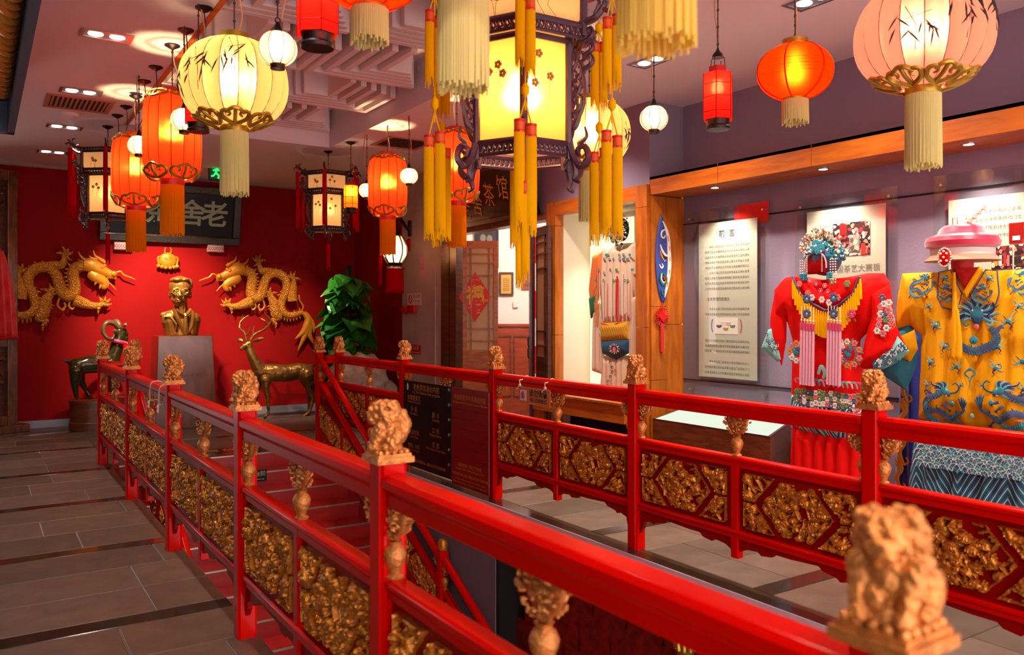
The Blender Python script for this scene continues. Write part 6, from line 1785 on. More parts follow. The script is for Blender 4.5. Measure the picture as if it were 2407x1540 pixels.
for (u, v, m_) in ((1549, 556, 'gold_paint'), (1550, 566, 'emb_orange'), (1557, 575, 'gold_paint'), (1556, 683, 'emb_orange')): mst([(u, v), (u + 0.4, v + 0.6)], [0.007, 0.007], m_, 0.032)
kc = PY(1556, 745, YM - 0.015)
b = MB(); b.obox(kc + Vector((-0.05, 0, 0)), (0.05, 0, 0.05), (0.05, 0, -0.05), (0, -0.02, 0)); b.build('knot', 'sign_red', mk, False)
b = MB()
for k in range(20):
    g = 2 * math.pi * k / 20; d = Vector((math.cos(g), 0, math.sin(g))); e = Vector((-math.sin(g), 0, math.cos(g)))
    b.tube(catmull([kc + d * 0.04, kc + d * 0.075 + e * 0.012, kc + d * 0.09, kc + d * 0.075 - e * 0.012, kc + d * 0.04], 3), 0.004, 5)
b.tube([kc + Vector((0, 0, 0.06)), PY(1556, 710, YM - 0.01)], 0.005, 5); b.build('knot_loops', 'sign_red', mk)
b = MB(); strand_tassel(b, (kc.x, kc.y), 0.014, kc.z - 0.06, kc.z - 0.33, 12, 3, rad=0.006); b.build('tassel', 'sign_red', mk)
# ---- niche downlights
for i, (x, y) in enumerate(NICHE_SPOTS[:3]):
    t = thing('niche_downlight', 'round recessed spotlight in the timber soffit, ' + ('farthest', 'middle', 'nearest')[i] + ' of three', 'spotlight', (x, y, 2.66), 'round spotlights in the soffit')
    b = MB(); b.lathe([(0.045, 2.661), (0.045, 2.655), (0.033, 2.655), (0.033, 2.661)], 24, (x, y, 0), cap=False); b.build('bezel', 'steel', t)
    b = MB(); b.lathe([(0.033, 2.659), (0.005, 2.658)], 20, (x, y, 0)); b.build('lamp', 'lamp_white', t)

# ------------------------------------------------------------------ the red wall and what stands before it
YW = FAR - 0.06
# gilded dragons (traced in the crop of the photo at 460,580 x6.16; mirrored for its twin)
def dr(cx, cy, y=YW): return PY(460 + cx / 6.16, 580 + cy / 6.16, y)
PXM = 12.2 / FPX / 6.16 * 1.22                         # metres for one crop pixel on this wall
def dragon(label, mirror=None):
    t = thing('gilded_dragon', label, 'wall relief', dr(900, 600) if not mirror else Vector((2 * mirror - dr(900, 600).x, YW, dr(900, 600).z)))
    def Q(cx, cy, dy=0.0):
        p = dr(cx, cy); p.y = YW + dy
        if mirror: p.x = 2 * mirror - p.x
        return p
    fl = ((0, 1, 0), 0.75)
    def tb(b, pts, rad, n=4, seg=8, dy=-0.02):
        P = catmull([Q(p[0], p[1], dy) for p in pts], n); b.tube(P, [r * PXM for r in lerps(rad, n)], seg, flat=fl)
    b = MB()
    tb(b, [(640, 330), (720, 350), (790, 390), (812, 480), (795, 600), (805, 700), (865, 745), (935, 700), (970, 590), (1005, 480), (1070, 405), (1160, 390), (1250, 430), (1305, 520), (1300, 640), (1255, 740), (1232, 850), (1250, 930), (1310, 985), (1400, 992), (1500, 965), (1565, 962)],
       [62, 66, 62, 60, 62, 66, 66, 64, 60, 58, 58, 60, 60, 58, 56, 52, 50, 48, 44, 40, 32, 22], 6, 14)
    b.build('body', 'dragon_gold', t)
    def leg(pts, rad, claws, L=None):
        b = MB(); tb(b, pts, rad, 5, 10, -0.03)
        c = pts[-1]
        b.ball(Q(c[0], c[1], -0.03), (34 * PXM, 0.025, 34 * PXM))
        for k in claws:
            m_ = ((c[0] + k[0]) / 2 + (k[1] - c[1]) * 0.12, (c[1] + k[1]) / 2 - (k[0] - c[0]) * 0.12)
            tb(b, [c, m_, k], [20, 17, 4], 4, 7, -0.035)
            b.ball(Q(m_[0], m_[1], -0.04), 19 * PXM, 7, 5)
        b.build('clawed_leg', 'dragon_gold', t)
    leg([(800, 790), (700, 830), (600, 862), (510, 860), (470, 842)], [70, 62, 42, 32, 28], [(365, 765), (425, 738), (505, 750), (345, 835), (515, 975)])
    leg([(1110, 350), (1010, 352), (945, 350), (915, 280), (905, 215)], [30, 46, 44, 30, 26], [(808, 160), (868, 125), (940, 105), (1015, 205), (825, 285)])
    leg([(1040, 640), (1060, 690), (1075, 700)], [40, 34, 28], [(1080, 585), (1180, 665), (1000, 720)])
    leg([(1060, 720), (1110, 790), (1130, 890), (1150, 980), (1190, 1020), (1120, 1060)], [34, 56, 64, 62, 50, 26], [(1150, 1185), (1110, 1130)])
    leg([(1390, 790), (1385, 700), (1405, 590), (1410, 500), (1408, 468)], [66, 62, 46, 28, 26], [(1325, 405), (1365, 355), (1435, 355), (1515, 485)])
    b = MB()
    for pts, rad in (([(690, 330), (600, 335), (500, 380), (400, 420), (330, 450), (290, 465)], [70, 84, 70, 46, 38, 16]),
                     ([(620, 430), (560, 470), (490, 510), (430, 560), (450, 620), (470, 640)], [50, 66, 58, 46, 32, 8])):
        tb(b, pts, rad, 4, 10, -0.04)
    b.ball(Q(325, 432, -0.06), 34 * PXM, 8, 6); b.ball(Q(475, 350, -0.08), 26 * PXM, 8, 6); b.ball(Q(440, 330, -0.07), 20 * PXM, 8, 6)
    for k in range(7): tb(b, [(290 + k * 18, 478), (296 + k * 18, 500)], [9, 2], 2, 5, -0.05)
    b.build('head', 'dragon_plain', t)
    b = MB()
    for pts, rad in (([(600, 290), (680, 262), (730, 215), (752, 165)], [18, 16, 12, 5]), ([(430, 285), (500, 240), (555, 200), (575, 135)], [20, 18, 12, 4])): tb(b, pts, rad, 5, 7, -0.06)
    b.build('horns', 'dragon_plain', t)
    b = MB()
    for (p, q, r) in (((560, 260), (625, 205), 20), ((600, 300), (720, 280), 18), ((620, 350), (740, 350), 16), ((600, 400), (640, 470), 18), ((560, 480), (600, 540), 18), ((520, 520), (560, 590), 18), ((470, 560), (500, 640), 18), ((520, 250), (560, 215), 16), ((430, 270), (455, 235), 14), ((640, 300), (760, 265), 12)):
        tb(b, [p, ((p[0] + q[0]) / 2 + 6, (p[1] + q[1]) / 2 + 8), q], [r, r * 0.8, 3], 3, 6, -0.05)
    b.build('mane', 'dragon_plain', t)
    b = MB(); tb(b, [(285, 410), (235, 395), (190, 440), (120, 465), (40, 495)], [9, 9, 9, 8, 4], 5, 6, -0.04); tb(b, [(385, 550), (340, 590), (290, 645)], [8, 7, 3], 4, 6, -0.04)
    b.build('whiskers', 'dragon_plain', t)
    b = MB()
    for pts in ([(850, 815), (860, 870), (825, 912), (795, 880)], [(915, 830), (900, 880), (945, 925), (905, 915)], [(965, 770), (990, 850), (965, 900), (920, 930)]): tb(b, pts, [10, 12, 12, 6], 4, 6, -0.03)
    b.build('cloud_curls', 'dragon_plain', t)
    b = MB()
    for (cx, cy, ax, ay) in ((855, 340, 20, -26), (880, 400, 30, -10), (885, 450, 30, 0), (890, 500, 30, 4), (880, 550, 30, 8), (872, 600, 30, 8), (868, 645, 24, 10), (1230, 345, 10, -24), (1285, 390, 22, -18), (1150, 325, 6, -22),
                             (1200, 700, -34, 0), (1180, 780, -34, 6), (1240, 650, -30, 0), (1280, 1045, -6, 30), (1320, 1055, -2, 32), (1365, 1058, 0, 32), (1410, 1050, 6, 30), (1455, 1040, 8, 28), (1500, 1022, 10, 24), (1420, 945, 0, -34), (1500, 920, 0, -40), (1060, 860, -40, 10), (1070, 890, -30, 20)):
        tb(b, [(cx - ax * 0.6, cy - ay * 0.6), (cx, cy), (cx + ax, cy + ay)], [16, 12, 2], 2, 5, -0.02)
    b.build('fin_spikes', 'dragon_plain', t)['kind'] = 'stuff'
    b = MB()
    for pts, rad in (([(1560, 960), (1620, 1040), (1600, 1150), (1540, 1250), (1435, 1335)], [30, 46, 52, 40, 4]), ([(1620, 1040), (1610, 1180), (1560, 1320), (1475, 1500)], [30, 46, 34, 4]),
                     ([(1600, 1000), (1640, 1150), (1640, 1270), (1695, 1400)], [30, 42, 34, 4]), ([(1580, 970), (1650, 1050), (1700, 1140), (1705, 1250)], [24, 28, 24, 4]), ([(1520, 960), (1550, 860), (1500, 780), (1490, 700)], [8, 9, 9, 12])):
        tb(b, pts, rad, 5, 9, -0.02)
    b.build('tail_flames', 'dragon_plain', t)
    return t
dragon('gilded dragon relief above the bronze deer, head turned left')
XM = (PY(270, 642, YW).x + PY(509, 651, YW).x) / 2
dragon('gilded dragon relief half behind the carved screen, head turned right', XM)
# flaming pearl
pc_ = PY(394, 612, YW)
t = thing('flaming_pearl', 'small gilded flaming pearl on red wall above bronze bust', 'wall relief', pc_)
b = MB(); b.ball(pc_ + Vector((0, -0.01, 0)), (0.12, 0.04, 0.115)); b.build('pearl_body', 'dragon_plain', t)
b = MB()
for sg in (-1, 1): b.tube([pc_ + Vector((sg * 0.032 + sg * 0.003 * (9 - g) * math.cos(g), -0.05, 0.02 + 0.003 * (9 - g) * math.sin(g))) for g in np.linspace(0, 8, 16)], 0.005, 5)
for s_ in (-1, 1):
    b.tube(catmull([pc_ + Vector((s_ * 0.03, -0.03, 0.09)), pc_ + Vector((s_ * 0.045, -0.03, 0.14)), pc_ + Vector((s_ * 0.03, -0.03, 0.19))], 4), [0.012] * 4 + [0.008] * 4 + [0.002], 6)
    b.tube(catmull([pc_ + Vector((s_ * 0.10, -0.02, 0.05)), pc_ + Vector((s_ * 0.135, -0.02, 0.03)), pc_ + Vector((s_ * 0.12, -0.02, -0.07)), pc_ + Vector((s_ * 0.07, -0.02, -0.12))], 4), 0.014, 6)
    for k in range(3): b.ball(pc_ + Vector((s_ * (0.03 + 0.05 * k), -0.02, -0.11 + 0.012 * k)), 0.028, 8, 6)
b.build('flame_curls', 'dragon_plain', t)

# name plaque tilted over the wall, on two fret-patterned brackets
pt = PY(394, 510, YW)
yp = FAR - 0.16
c4 = [PY(228, 430, yp + 0.0), PY(572, 448, yp), PY(552, 580, FAR - 0.05), PY(232, 565, FAR - 0.05)]
pq = thing('name_plaque', 'black calligraphy plaque with jade characters high on red wall', 'plaque', (c4[0] + c4[1] + c4[2] + c4[3]) / 4)
zt_, zb_ = (c4[0].z + c4[1].z) / 2 + 0.03, (c4[2].z + c4[3].z) / 2 + 0.015
x0, x1 = c4[3].x, c4[2].x + 0.06
yt_, yb_ = FAR - 0.24, FAR - 0.06
up = Vector((0, yt_ - yb_, zt_ - zb_)); Hh = up.length; up.normalize(); rt = Vector((1, 0, 0)); nr = rt.cross(up)   # faces the hall
o0 = Vector((x0, yb_, zb_))
b = MB(); b.obox(o0 - nr * 0.04, rt * (x1 - x0), up * Hh, nr * 0.04); b.build('board', 'black_board', pq, False)
fw = 0.11
for (a_, l_, c_, h_) in ((0, x1 - x0, 0, fw), (0, x1 - x0, Hh - fw, fw), (0, fw, fw, Hh - 2 * fw), (x1 - x0 - fw, fw, fw, Hh - 2 * fw)):
    b = MB(); b.obox(o0 + rt * a_ + up * c_, rt * l_, up * h_, nr * 0.05); b.build('frame_bar', 'black_frame', pq, False, 0.01)
b = MB(); rc = [o0 + rt * fw + up * fw + nr * 0.03, o0 + rt * (x1 - x0 - fw) + up * fw + nr * 0.03, o0 + rt * (x1 - x0 - fw) + up * (Hh - fw) + nr * 0.03, o0 + rt * fw + up * (Hh - fw) + nr * 0.03]
b.tube(rc, 0.006, 5, closed=True); b.build('inner_bead', 'wood_brown', pq)
sz = 0.40
for i, chx in enumerate('馆茶舍老'):
    fx_ = [0.20, 0.40, 0.63, 0.80][i]
    text(chx, sz, o0 + rt * ((x1 - x0) * fx_) + up * (Hh * 0.50), rt, up, 'jade_letter', pq, extrude=0.012, bold=0.018)
for i, u in enumerate((290, 508)):
    c = PY(u, 583 if i else 577, FAR - 0.10)
    t = thing('plaque_bracket', ('cream bracket with red fret pattern under the plaque, nearest the ' + ('left barrel lanterns', 'right dragon')[i]), 'bracket', c, 'brackets under the plaque')
    b = MB(); b.box(c.x - 0.115, c.x + 0.115, c.y, FAR - 0.002, c.z - 0.06, c.z + 0.045); b.build('block', 'paper', t, False, 0.006)
    b = MB()
    for k in range(-3, 4):
        for s_ in (-1, 1):
            xa = c.x + k * 0.034; b.tube([Vector((xa - 0.022 * s_, c.y - 0.002, c.z - 0.04)), Vector((xa, c.y - 0.002, c.z - 0.012)), Vector((xa + 0.018 * s_, c.y - 0.002, c.z + 0.02))] , 0.0045, 4)
    b.tube([Vector((c.x + a_ * 0.105, c.y - 0.002, c.z - 0.008 + b_ * 0.043)) for a_, b_ in ((-1, -1), (1, -1), (1, 1), (-1, 1))], 0.004, 4, closed=True)
    b.build('fret_pattern', 'sign_red', t)['kind'] = 'stuff'

# carved timber screen with a red cloth bow (left edge of the view)
sp = Vector((0.0, 12.25, 0))
sn = thing('carved_screen', 'carved openwork timber screen at the left edge with plinth', 'screen', (0.1, 12.3, 0))
dirv = Vector((0.90, 0.43, 0)).normalized(); nv = Vector((dirv.y, -dirv.x, 0))
E0 = PZ(58, 1012, 0); E0 = Vector((E0.x - 0.13, E0.y - 0.02, 0))
S0 = E0 - dirv * 1.3
TOP = 3.42
b = MB(); b.obox(S0 - nv * 0.06 + Vector((0, 0, 0)), dirv * 1.42, nv * 0.24, (0, 0, 0.10)); b.build('plinth', 'wood_screen', sn, False, 0.01)
b = MB(); b.obox(E0 - dirv * 0.13, dirv * 0.13, nv * 0.12, (0, 0, TOP)); b.build('stile', 'wood_screen', sn, False, 0.012)
b = MB(); b.obox(S0, dirv * 0.13, nv * 0.12, (0, 0, TOP)); b.build('stile', 'wood_screen', sn, False, 0.012)
for (z0, z1) in ((0.1, 0.22), (1.12, 1.22), (TOP - 0.14, TOP)):
    b = MB(); b.obox(S0 + dirv * 0.13 + Vector((0, 0, z0)), dirv * 1.04, nv * 0.12, (0, 0, z1 - z0)); b.build('cross_rail', 'wood_screen', sn, False, 0.01)
rg = random.Random(5)
for (z0, z1) in ((0.22, 1.12), (1.22, TOP - 0.14)):
    b = MB(); b.obox(S0 + dirv * 0.13 + nv * 0.03 + Vector((0, 0, z0)), dirv * 1.04, nv * 0.02, (0, 0, z1 - z0)); p_ = b.build('carved_panel', 'wood_dark', sn, False)
    b = MB()
    for k in range(int(60 * (z1 - z0))):
        s_ = rg.uniform(0.16, 1.14); z = rg.uniform(z0 + 0.05, z1 - 0.08); a0 = rg.uniform(0, 6); R = rg.uniform(0.03, 0.075)
        pts = [S0 + dirv * (s_ + R * (1 - q * 0.1) * math.cos(a0 + q * 0.75)) + nv * (0.06 + 0.03 * math.sin(q)) + Vector((0, 0, z + R * (1 - q * 0.1) * math.sin(a0 + q * 0.75))) for q in range(7)]
        b.tube(pts, [0.010, 0.018, 0.022, 0.022, 0.018, 0.012, 0.006], 6)
    b.build('scroll_carving', 'wood_screen', p_)['kind'] = 'stuff'
bw = thing('red_bow', 'shiny red cloth bow hanging on the carved screen', 'bow', E0 - dirv * 0.4 + Vector((0, 0, 1.9)))
def bx_frame(a_, z_, h): return E0 + dirv * a_ - nv * (-0.14 - 0.0) * 0 + nv * (-0.0) + (nv * (0.14 + h) if True else 0) + Vector((0, 0, z_))
zA, zB = PY(5, 605, 12.1).z, PY(40, 797, 12.1).z
def outl(pts): return pts
fold_ = lambda a_, z_: 0.02 * math.sin(a_ * 75 + z_ * 4)
b = MB(); inflate(b, [(-0.30, zA + 0.12), (-0.20, zA + 0.10), (-0.13, zA - 0.10), (-0.07, zA - 0.45), (-0.02, zB + 0.02), (-0.01, zB - 0.02), (-0.38, zB - 0.02), (-0.36, zA - 0.3)], lambda a_, z_, h: E0 + dirv * a_ + nv * (0.15 + h) + Vector((0, 0, z_)), 0.05, 0.016, True, fold_, reach=0.08); b.build('cloth_tail', 'cloth_red', bw)
b = MB(); inflate(b, [(-0.95, zA + 0.12), (-0.85, zA + 0.10), (-0.70, zA - 0.30), (-0.62, zB - 0.02), (-0.98, zB - 0.02), (-1.0, zA - 0.3)], lambda a_, z_, h: E0 + dirv * a_ + nv * (0.15 + h) + Vector((0, 0, z_)), 0.05, 0.02, True, fold_, reach=0.08); b.build('cloth_tail', 'cloth_red', bw)
b = MB(); b.ball(E0 - dirv * 0.62 + nv * 0.2 + Vector((0, 0, zA + 0.05)), (0.10, 0.09, 0.10)); b.build('knot', 'cloth_red', bw)
for s_ in (-1, 1):
    b = MB(); c = E0 - dirv * 0.62 + nv * 0.2 + Vector((0, 0, zA + 0.08)); b.tube(catmull([c, c + dirv * s_ * 0.16 + Vector((0, 0, 0.10)), c + dirv * s_ * 0.30 + Vector((0, 0, 0.03)), c + dirv * s_ * 0.24 + Vector((0, 0, -0.09)), c], 5), lerps([0.03, 0.05, 0.06, 0.05, 0.03], 5), 8); b.build('bow_loop', 'cloth_red', bw)

# bust on its pedestal
bp0 = PZ(428, 1006, 0); BX0, BY0 = 2.36, 11.95
dB = Vector((BX0, BY0, 0)).dot(_F)
def bz(v): return EYE + (HY - v) * dB / FPX
def bxx(u): return PY(u, 700, BY0)
pz = bz(788)
ped = thing('bust_pedestal', 'tall polished dark wood pedestal under the bronze bust', 'pedestal', (BX0, BY0, 0))
xl, xr = PY(372, 788, BY0 - 0.24).x, PY(500, 788, BY0 - 0.24).x
def frus(x0a, x1a, ya, yb_, z0, x0b, x1b, yc, yd, z1):
    b = MB(); b.add([(x0a, ya, z0), (x1a, ya, z0), (x1a, yb_, z0), (x0a, yb_, z0), (x0b, yc, z1), (x1b, yc, z1), (x1b, yd, z1), (x0b, yd, z1)], [(0, 3, 2, 1), (4, 5, 6, 7), (0, 1, 5, 4), (1, 2, 6, 5), (2, 3, 7, 6), (3, 0, 4, 7)]); return b
frus(xl - 0.05, xr + 0.05, BY0 - 0.29, BY0 + 0.29, 0, xl, xr, BY0 - 0.24, BY0 + 0.24, pz).build('block', 'wood_pedestal', ped, False, 0.008)
text('人民艺术家', 0.075, ((xl + xr) / 2, BY0 - 0.262, pz - 0.55), (1, 0, 0), (0, 0, 1), 'wood_brown', ped, extrude=0.004, spacing=1.0)
bc = Vector((PY(427, 740, BY0).x, BY0, pz))
K = 1 / 9.06 * dB / FPX                        # metres per crop pixel of the bust detail
def bq(cx, cy, dy=0.0): return Vector((bc.x + (cx - 700) * K, BY0 + dy, pz + (1410 - cy) * K))
bust = thing('bronze_bust', 'bronze bust of a man in glasses, suit and tie', 'bust', bc)
b = MB()
hc_ = bq(670, 440)
b.ball(bq(675, 400, 0.01), (0.148, 0.165, 0.165), 20, 14)                       # skull
b.ball(bq(650, 540, -0.045), (0.122, 0.115, 0.12), 20, 14); b.ball(bq(630, 640, -0.06), (0.10, 0.095, 0.095), 20, 14)                      # face
b.ball(bq(622, 700, -0.085), (0.072, 0.07, 0.06), 14, 10); b.ball(bq(615, 740, -0.11), (0.045, 0.035, 0.03))   # jaw, chin
for cx in (545, 725): b.ball(bq(cx, 545, -0.125), (0.045, 0.03, 0.035)); b.ball(bq(cx, 430, -0.135), (0.05, 0.022, 0.016))   # cheeks, brows
b.capsule(bq(615, 470, -0.155), 0.016, bq(608, 575, -0.195), 0.022); b.ball(bq(585, 590, -0.165), 0.016); b.ball(bq(640, 590, -0.165), 0.016)
for cx in (555, 700): b.ball(bq(cx, 480, -0.14), (0.026, 0.014, 0.011))
b.ball(bq(615, 662, -0.158), (0.046, 0.02, 0.010)); b.ball(bq(618, 698, -0.156), (0.038, 0.02, 0.012))
for cx in (520, 720): b.capsule(bq(cx + (40 if cx < 600 else -30), 610, -0.14), 0.014, bq(cx, 690, -0.12), 0.012)
b.ball(bq(868, 555, 0.0), (0.026, 0.035, 0.052)); b.ball(bq(474, 550, 0.02), (0.024, 0.035, 0.05))   # ears
b.ball(bq(660, 250, 0.0), (0.135, 0.15, 0.055)); b.ball(bq(600, 235, -0.1), (0.07, 0.06, 0.03)); b.ball(bq(730, 232, -0.08), (0.07, 0.07, 0.032)); b.ball(bq(860, 330, 0.04), (0.05, 0.12, 0.09))   # hair
b.capsule(bq(690, 700, 0.02), 0.085, bq(700, 930, 0.03), 0.092)                  # neck
b.chain([bq(345, 985, 0.04), bq(540, 985, 0.03), bq(840, 985, 0.03), bq(1005, 1010, 0.05)], [0.045, 0.085, 0.085, 0.045])
b.chain([bq(480, 1080, 0.03), bq(520, 1200, 0.04), bq(540, 1390, 0.05)], [0.12, 0.12, 0.11]); b.chain([bq(930, 1080, 0.03), bq(910, 1200, 0.04), bq(900, 1390, 0.05)], [0.11, 0.11, 0.10]); b.chain([bq(700, 1080, 0.02), bq(700, 1390, 0.03)], [0.12, 0.14])
me = sculpt(b, 0.006, 2, bc, 'bronze', 'figure')
# flat base: keep above the pedestal
for v in me.vertices:
    if v.co.z < 0.0: v.co.z = 0.0
put('figure', me, bust)
b = MB()
for pts in ([(500, 850), (560, 1000), (650, 1200), (720, 1390)], [(880, 880), (890, 1050), (850, 1250), (760, 1390)]):
    b.tube(catmull([bq(p[0], p[1], -0.125) for p in pts], 5), lerps([0.02, 0.03, 0.026, 0.012], 5), 8)
b.tube([bq(340, 1010, -0.06), bq(450, 1010, -0.09), bq(560, 1180, -0.12)], 0.014, 7)
b.build('lapels', 'bronze', bust)
b = MB(); b.tube([bq(730, 960, -0.13), bq(735, 1010, -0.155)], [0.026, 0.018], 8); b.tube([bq(735, 1010, -0.15), bq(730, 1250, -0.155), bq(740, 1390, -0.14)], [0.018, 0.034, 0.03], 8); b.build('tie', 'bronze', bust)
b = MB()
for pts in ([(560, 860), (650, 950), (720, 985)], [(860, 850), (800, 930), (745, 985)]): b.tube([bq(p[0], p[1], -0.10) for p in pts], [0.02, 0.026, 0.014], 7)
b.build('shirt_collar', 'bronze', bust)
b = MB()
for cx in (540, 715): b.tube([bq(cx + 68 * math.cos(g), 480 + 42 * math.sin(g), -0.172) for g in np.linspace(0, 6.28, 18)[:-1]], 0.0045, 5, closed=True)
b.tube([bq(605, 470, -0.178), bq(650, 470, -0.178)], 0.0045, 5); b.tube([bq(783, 475, -0.165), bq(900, 500, -0.01)], 0.0045, 5); b.tube([bq(472, 475, -0.165), bq(445, 490, 0.0)], 0.0045, 5)
b.build('glasses', 'bronze', bust)

# bronze deer
DY = 12.28
dk = Vector((3.9, DY, 0)).dot(_F)
def dq(cx, cy, dy=0.0):
    p = PY(540 + cx / 5.70, 730 + cy / 5.70, DY); return Vector((p.x, DY + dy, p.z))
DK = dk / FPX / 5.70
zoff = -dq(440, 1440).z
def dd_(cx, cy, dy=0.0): p = dq(cx, cy, dy); p.z += zoff * (1 if cy > 1000 else max(0, (cy - 300) / 700)); return p
deer = thing('bronze_deer', 'bronze stag statue with branching antlers standing before red wall', 'statue', (dq(750, 900).x, DY, 0))
b = MB()
def ch(pts, rad, dy=0.0):
    ys = dy if hasattr(dy, '__len__') else [dy] * len(pts)
    b.chain([dd_(p[0], p[1], y) for p, y in zip(pts, ys)], [r * DK for r in rad])
ch([(405, 830), (560, 835), (750, 845), (930, 815), (1030, 810)], [105, 122, 116, 112, 95])
ch([(400, 790), (320, 660), (262, 530), (255, 460)], [98, 68, 52, 50]); ch([(255, 455), (200, 480), (150, 512)], [52, 38, 24])
b.ball(dd_(160, 520), (26 * DK, 24 * DK, 20 * DK))
ch([(450, 930), (465, 1090), (480, 1180), (490, 1330), (490, 1372), (440, 1425)], [64, 36, 30, 20, 22, 20], -0.11)
ch([(420, 930), (395, 1090), (380, 1190), (345, 1320), (340, 1370), (320, 1400)], [60, 34, 28, 20, 22, 20], 0.11)
ch([(1000, 870), (1055, 1010), (1065, 1110), (1085, 1175), (1050, 1320), (1030, 1370), (960, 1410)], [100, 60, 38, 30, 22, 24, 22], -0.10)
ch([(1020, 870), (1090, 1040), (1105, 1160), (1090, 1290), (1095, 1370), (1060, 1400)], [95, 50, 32, 22, 22, 20], 0.11)
ch([(1085, 745), (1110, 830), (1112, 905)], [26, 22, 12])
put('body', sculpt(b, 0.011, 3, ORG[deer], 'deer_bronze', 'body', rough=(14, 0.008)), deer)
def antler(sets):
    b = MB()
    for pts, rad, dy in sets: b.tube(catmull([dd_(p[0], p[1], q) for p, q in zip(pts, dy)], 5), [r * DK for r in lerps(rad, 5)], 8)
    b.build('antler', 'deer_bronze', deer)
antler([([(225, 400), (215, 340), (195, 285), (150, 240), (158, 170), (185, 110), (190, 55)], [20, 18, 16, 15, 14, 12, 4], [0.0, 0.01, 0.03, 0.06, 0.08, 0.08, 0.07]), ([(175, 140), (215, 100), (275, 60)], [12, 10, 3], [0.08, 0.07, 0.05]), ([(215, 340), (250, 290), (258, 215)], [14, 11, 3], [0.01, -0.03, -0.05])])
antler([([(280, 395), (320, 330), (365, 295), (440, 255), (505, 190), (522, 120), (435, 38)], [20, 18, 16, 15, 14, 12, 4], [0.0, -0.01, -0.03, -0.06, -0.08, -0.08, -0.07]), ([(490, 190), (450, 140), (380, 92)], [12, 10, 3], [-0.08, -0.07, -0.05]), ([(315, 335), (312, 280), (332, 200)], [14, 11, 3], [-0.01, 0.0, 0.0])])
for (p0, p1, dy) in (((300, 415), (425, 365), -0.05), ((185, 415), (125, 385), 0.05)):
    b = MB(); a_, c_ = dd_(p0[0], p0[1], dy * 0.6), dd_(p1[0], p1[1], dy * 2.2); m_ = a_.lerp(c_, 0.55)
    b.tube([a_, a_.lerp(c_, 0.25), m_, a_.lerp(c_, 0.85), c_], [8 * DK, 24 * DK, 30 * DK, 18 * DK, 2 * DK], 8, flat=((0, 1, 0), 0.45)); b.build('ear', 'deer_bronze', deer)
b = MB(); b.ball(dd_(243, 455, -0.045), 13 * DK, 8, 6); b.ball(dd_(243, 455, 0.045), 13 * DK, 8, 6); b.build('eyes', 'iron', deer)

# glazed goat on a drum
GY = 12.35
dg = Vector((1.45, GY, 0)).dot(_F); GK = dg / FPX / 5.31
def gq(cx, cy, dy=0.0):
    p = PY(130 + cx / 5.31, 740 + cy / 5.31, GY); return Vector((p.x, GY + dy, p.z))
gpc = gq(470, 1250); pzt = gq(400, 1062).z
drum = thing('goat_drum', 'round brown wooden drum plinth under the glazed goat', 'pedestal', (gpc.x, GY, 0))
Rg = gpc.x - gq(172, 1250).x
b = MB(); b.lathe([(Rg * 1.02, 0), (Rg * 1.02, 0.10), (Rg * 0.98, 0.11), (Rg * 0.98, pzt - 0.04), (Rg * 1.02, pzt - 0.035), (Rg * 1.02, pzt)], 48, (gpc.x, GY, 0), sy=0.9); b.build('drum', 'wood_brown', drum)
goat = thing('glazed_goat', 'glossy dark green glazed goat statue with curled horn on drum', 'statue', (gpc.x, GY, pzt))
b = MB()
def cg(pts, rad, dy=0.0): 
    ys = dy if hasattr(dy, '__len__') else [dy] * len(pts)
    b.chain([gq(p[0], p[1], y) for p, y in zip(pts, ys)], [r * GK for r in rad])
cg([(275, 640), (400, 625), (560, 610), (700, 560)], [100, 110, 116, 108]); cg([(710, 540), (760, 430), (785, 320), (800, 230)], [100, 84, 72, 66]); cg([(800, 215), (850, 205), (880, 235)], [64, 50, 34])
cg([(245, 690), (235, 860), (245, 960), (255, 1030)], [80, 46, 30, 26], -0.1); cg([(300, 720), (335, 850), (400, 960), (450, 1035)], [80, 42, 28, 24], 0.08)
cg([(690, 640), (690, 850), (700, 1030)], [74, 40, 26], -0.1); cg([(740, 640), (760, 850), (765, 1030)], [70, 38, 26], 0.08)
cg([(205, 610), (140, 575), (80, 560)], [30, 20, 12]); b.ball(gq(870, 300), (40 * GK, 30 * GK, 50 * GK))
put('body', sculpt(b, 0.012, 3, ORG[goat], 'goat_glaze', 'body', rough=(10, 0.006)), goat)
b = MB(); b.tube(catmull([gq(p[0], p[1], q) for p, q in (((790, 165), -0.02), ((740, 120), -0.04), ((660, 95), -0.08), ((600, 130), -0.11), ((585, 215), -0.13), ((630, 285), -0.14), ((690, 300), -0.13), ((722, 245), -0.12))], 5), [r * GK for r in lerps([34, 34, 32, 28, 26, 22, 18, 8], 5)], 10); b.build('horn', 'goat_horn', goat)
b = MB(); b.tube(catmull([gq(800, 160, 0.04), gq(800, 110, 0.07), gq(770, 80, 0.10), gq(700, 110, 0.13)], 5), [r * GK for r in lerps([34, 32, 28, 16], 5)], 10); b.build('horn', 'goat_horn', goat)
for (p0, p1, dy) in (((850, 150), (880, 100), -0.06), ((760, 200), (700, 200), -0.09)):
    b = MB(); b.tube([gq(*p0, dy), gq((p0[0] + p1[0]) / 2, (p0[1] + p1[1]) / 2, dy - 0.02), gq(*p1, dy - 0.02)], [14 * GK, 24 * GK, 3 * GK], 7); b.build('ear', 'goat_horn', goat)
sc_ = thing('red_scarf', 'dark red scarf tied round the neck of the glazed goat', 'scarf', gq(800, 340))
b = MB(); nk = gq(785, 335); ax = Vector((0.25, 0, 0.97)).normalized(); e1 = ax.orthogonal().normalized(); e2 = ax.cross(e1)
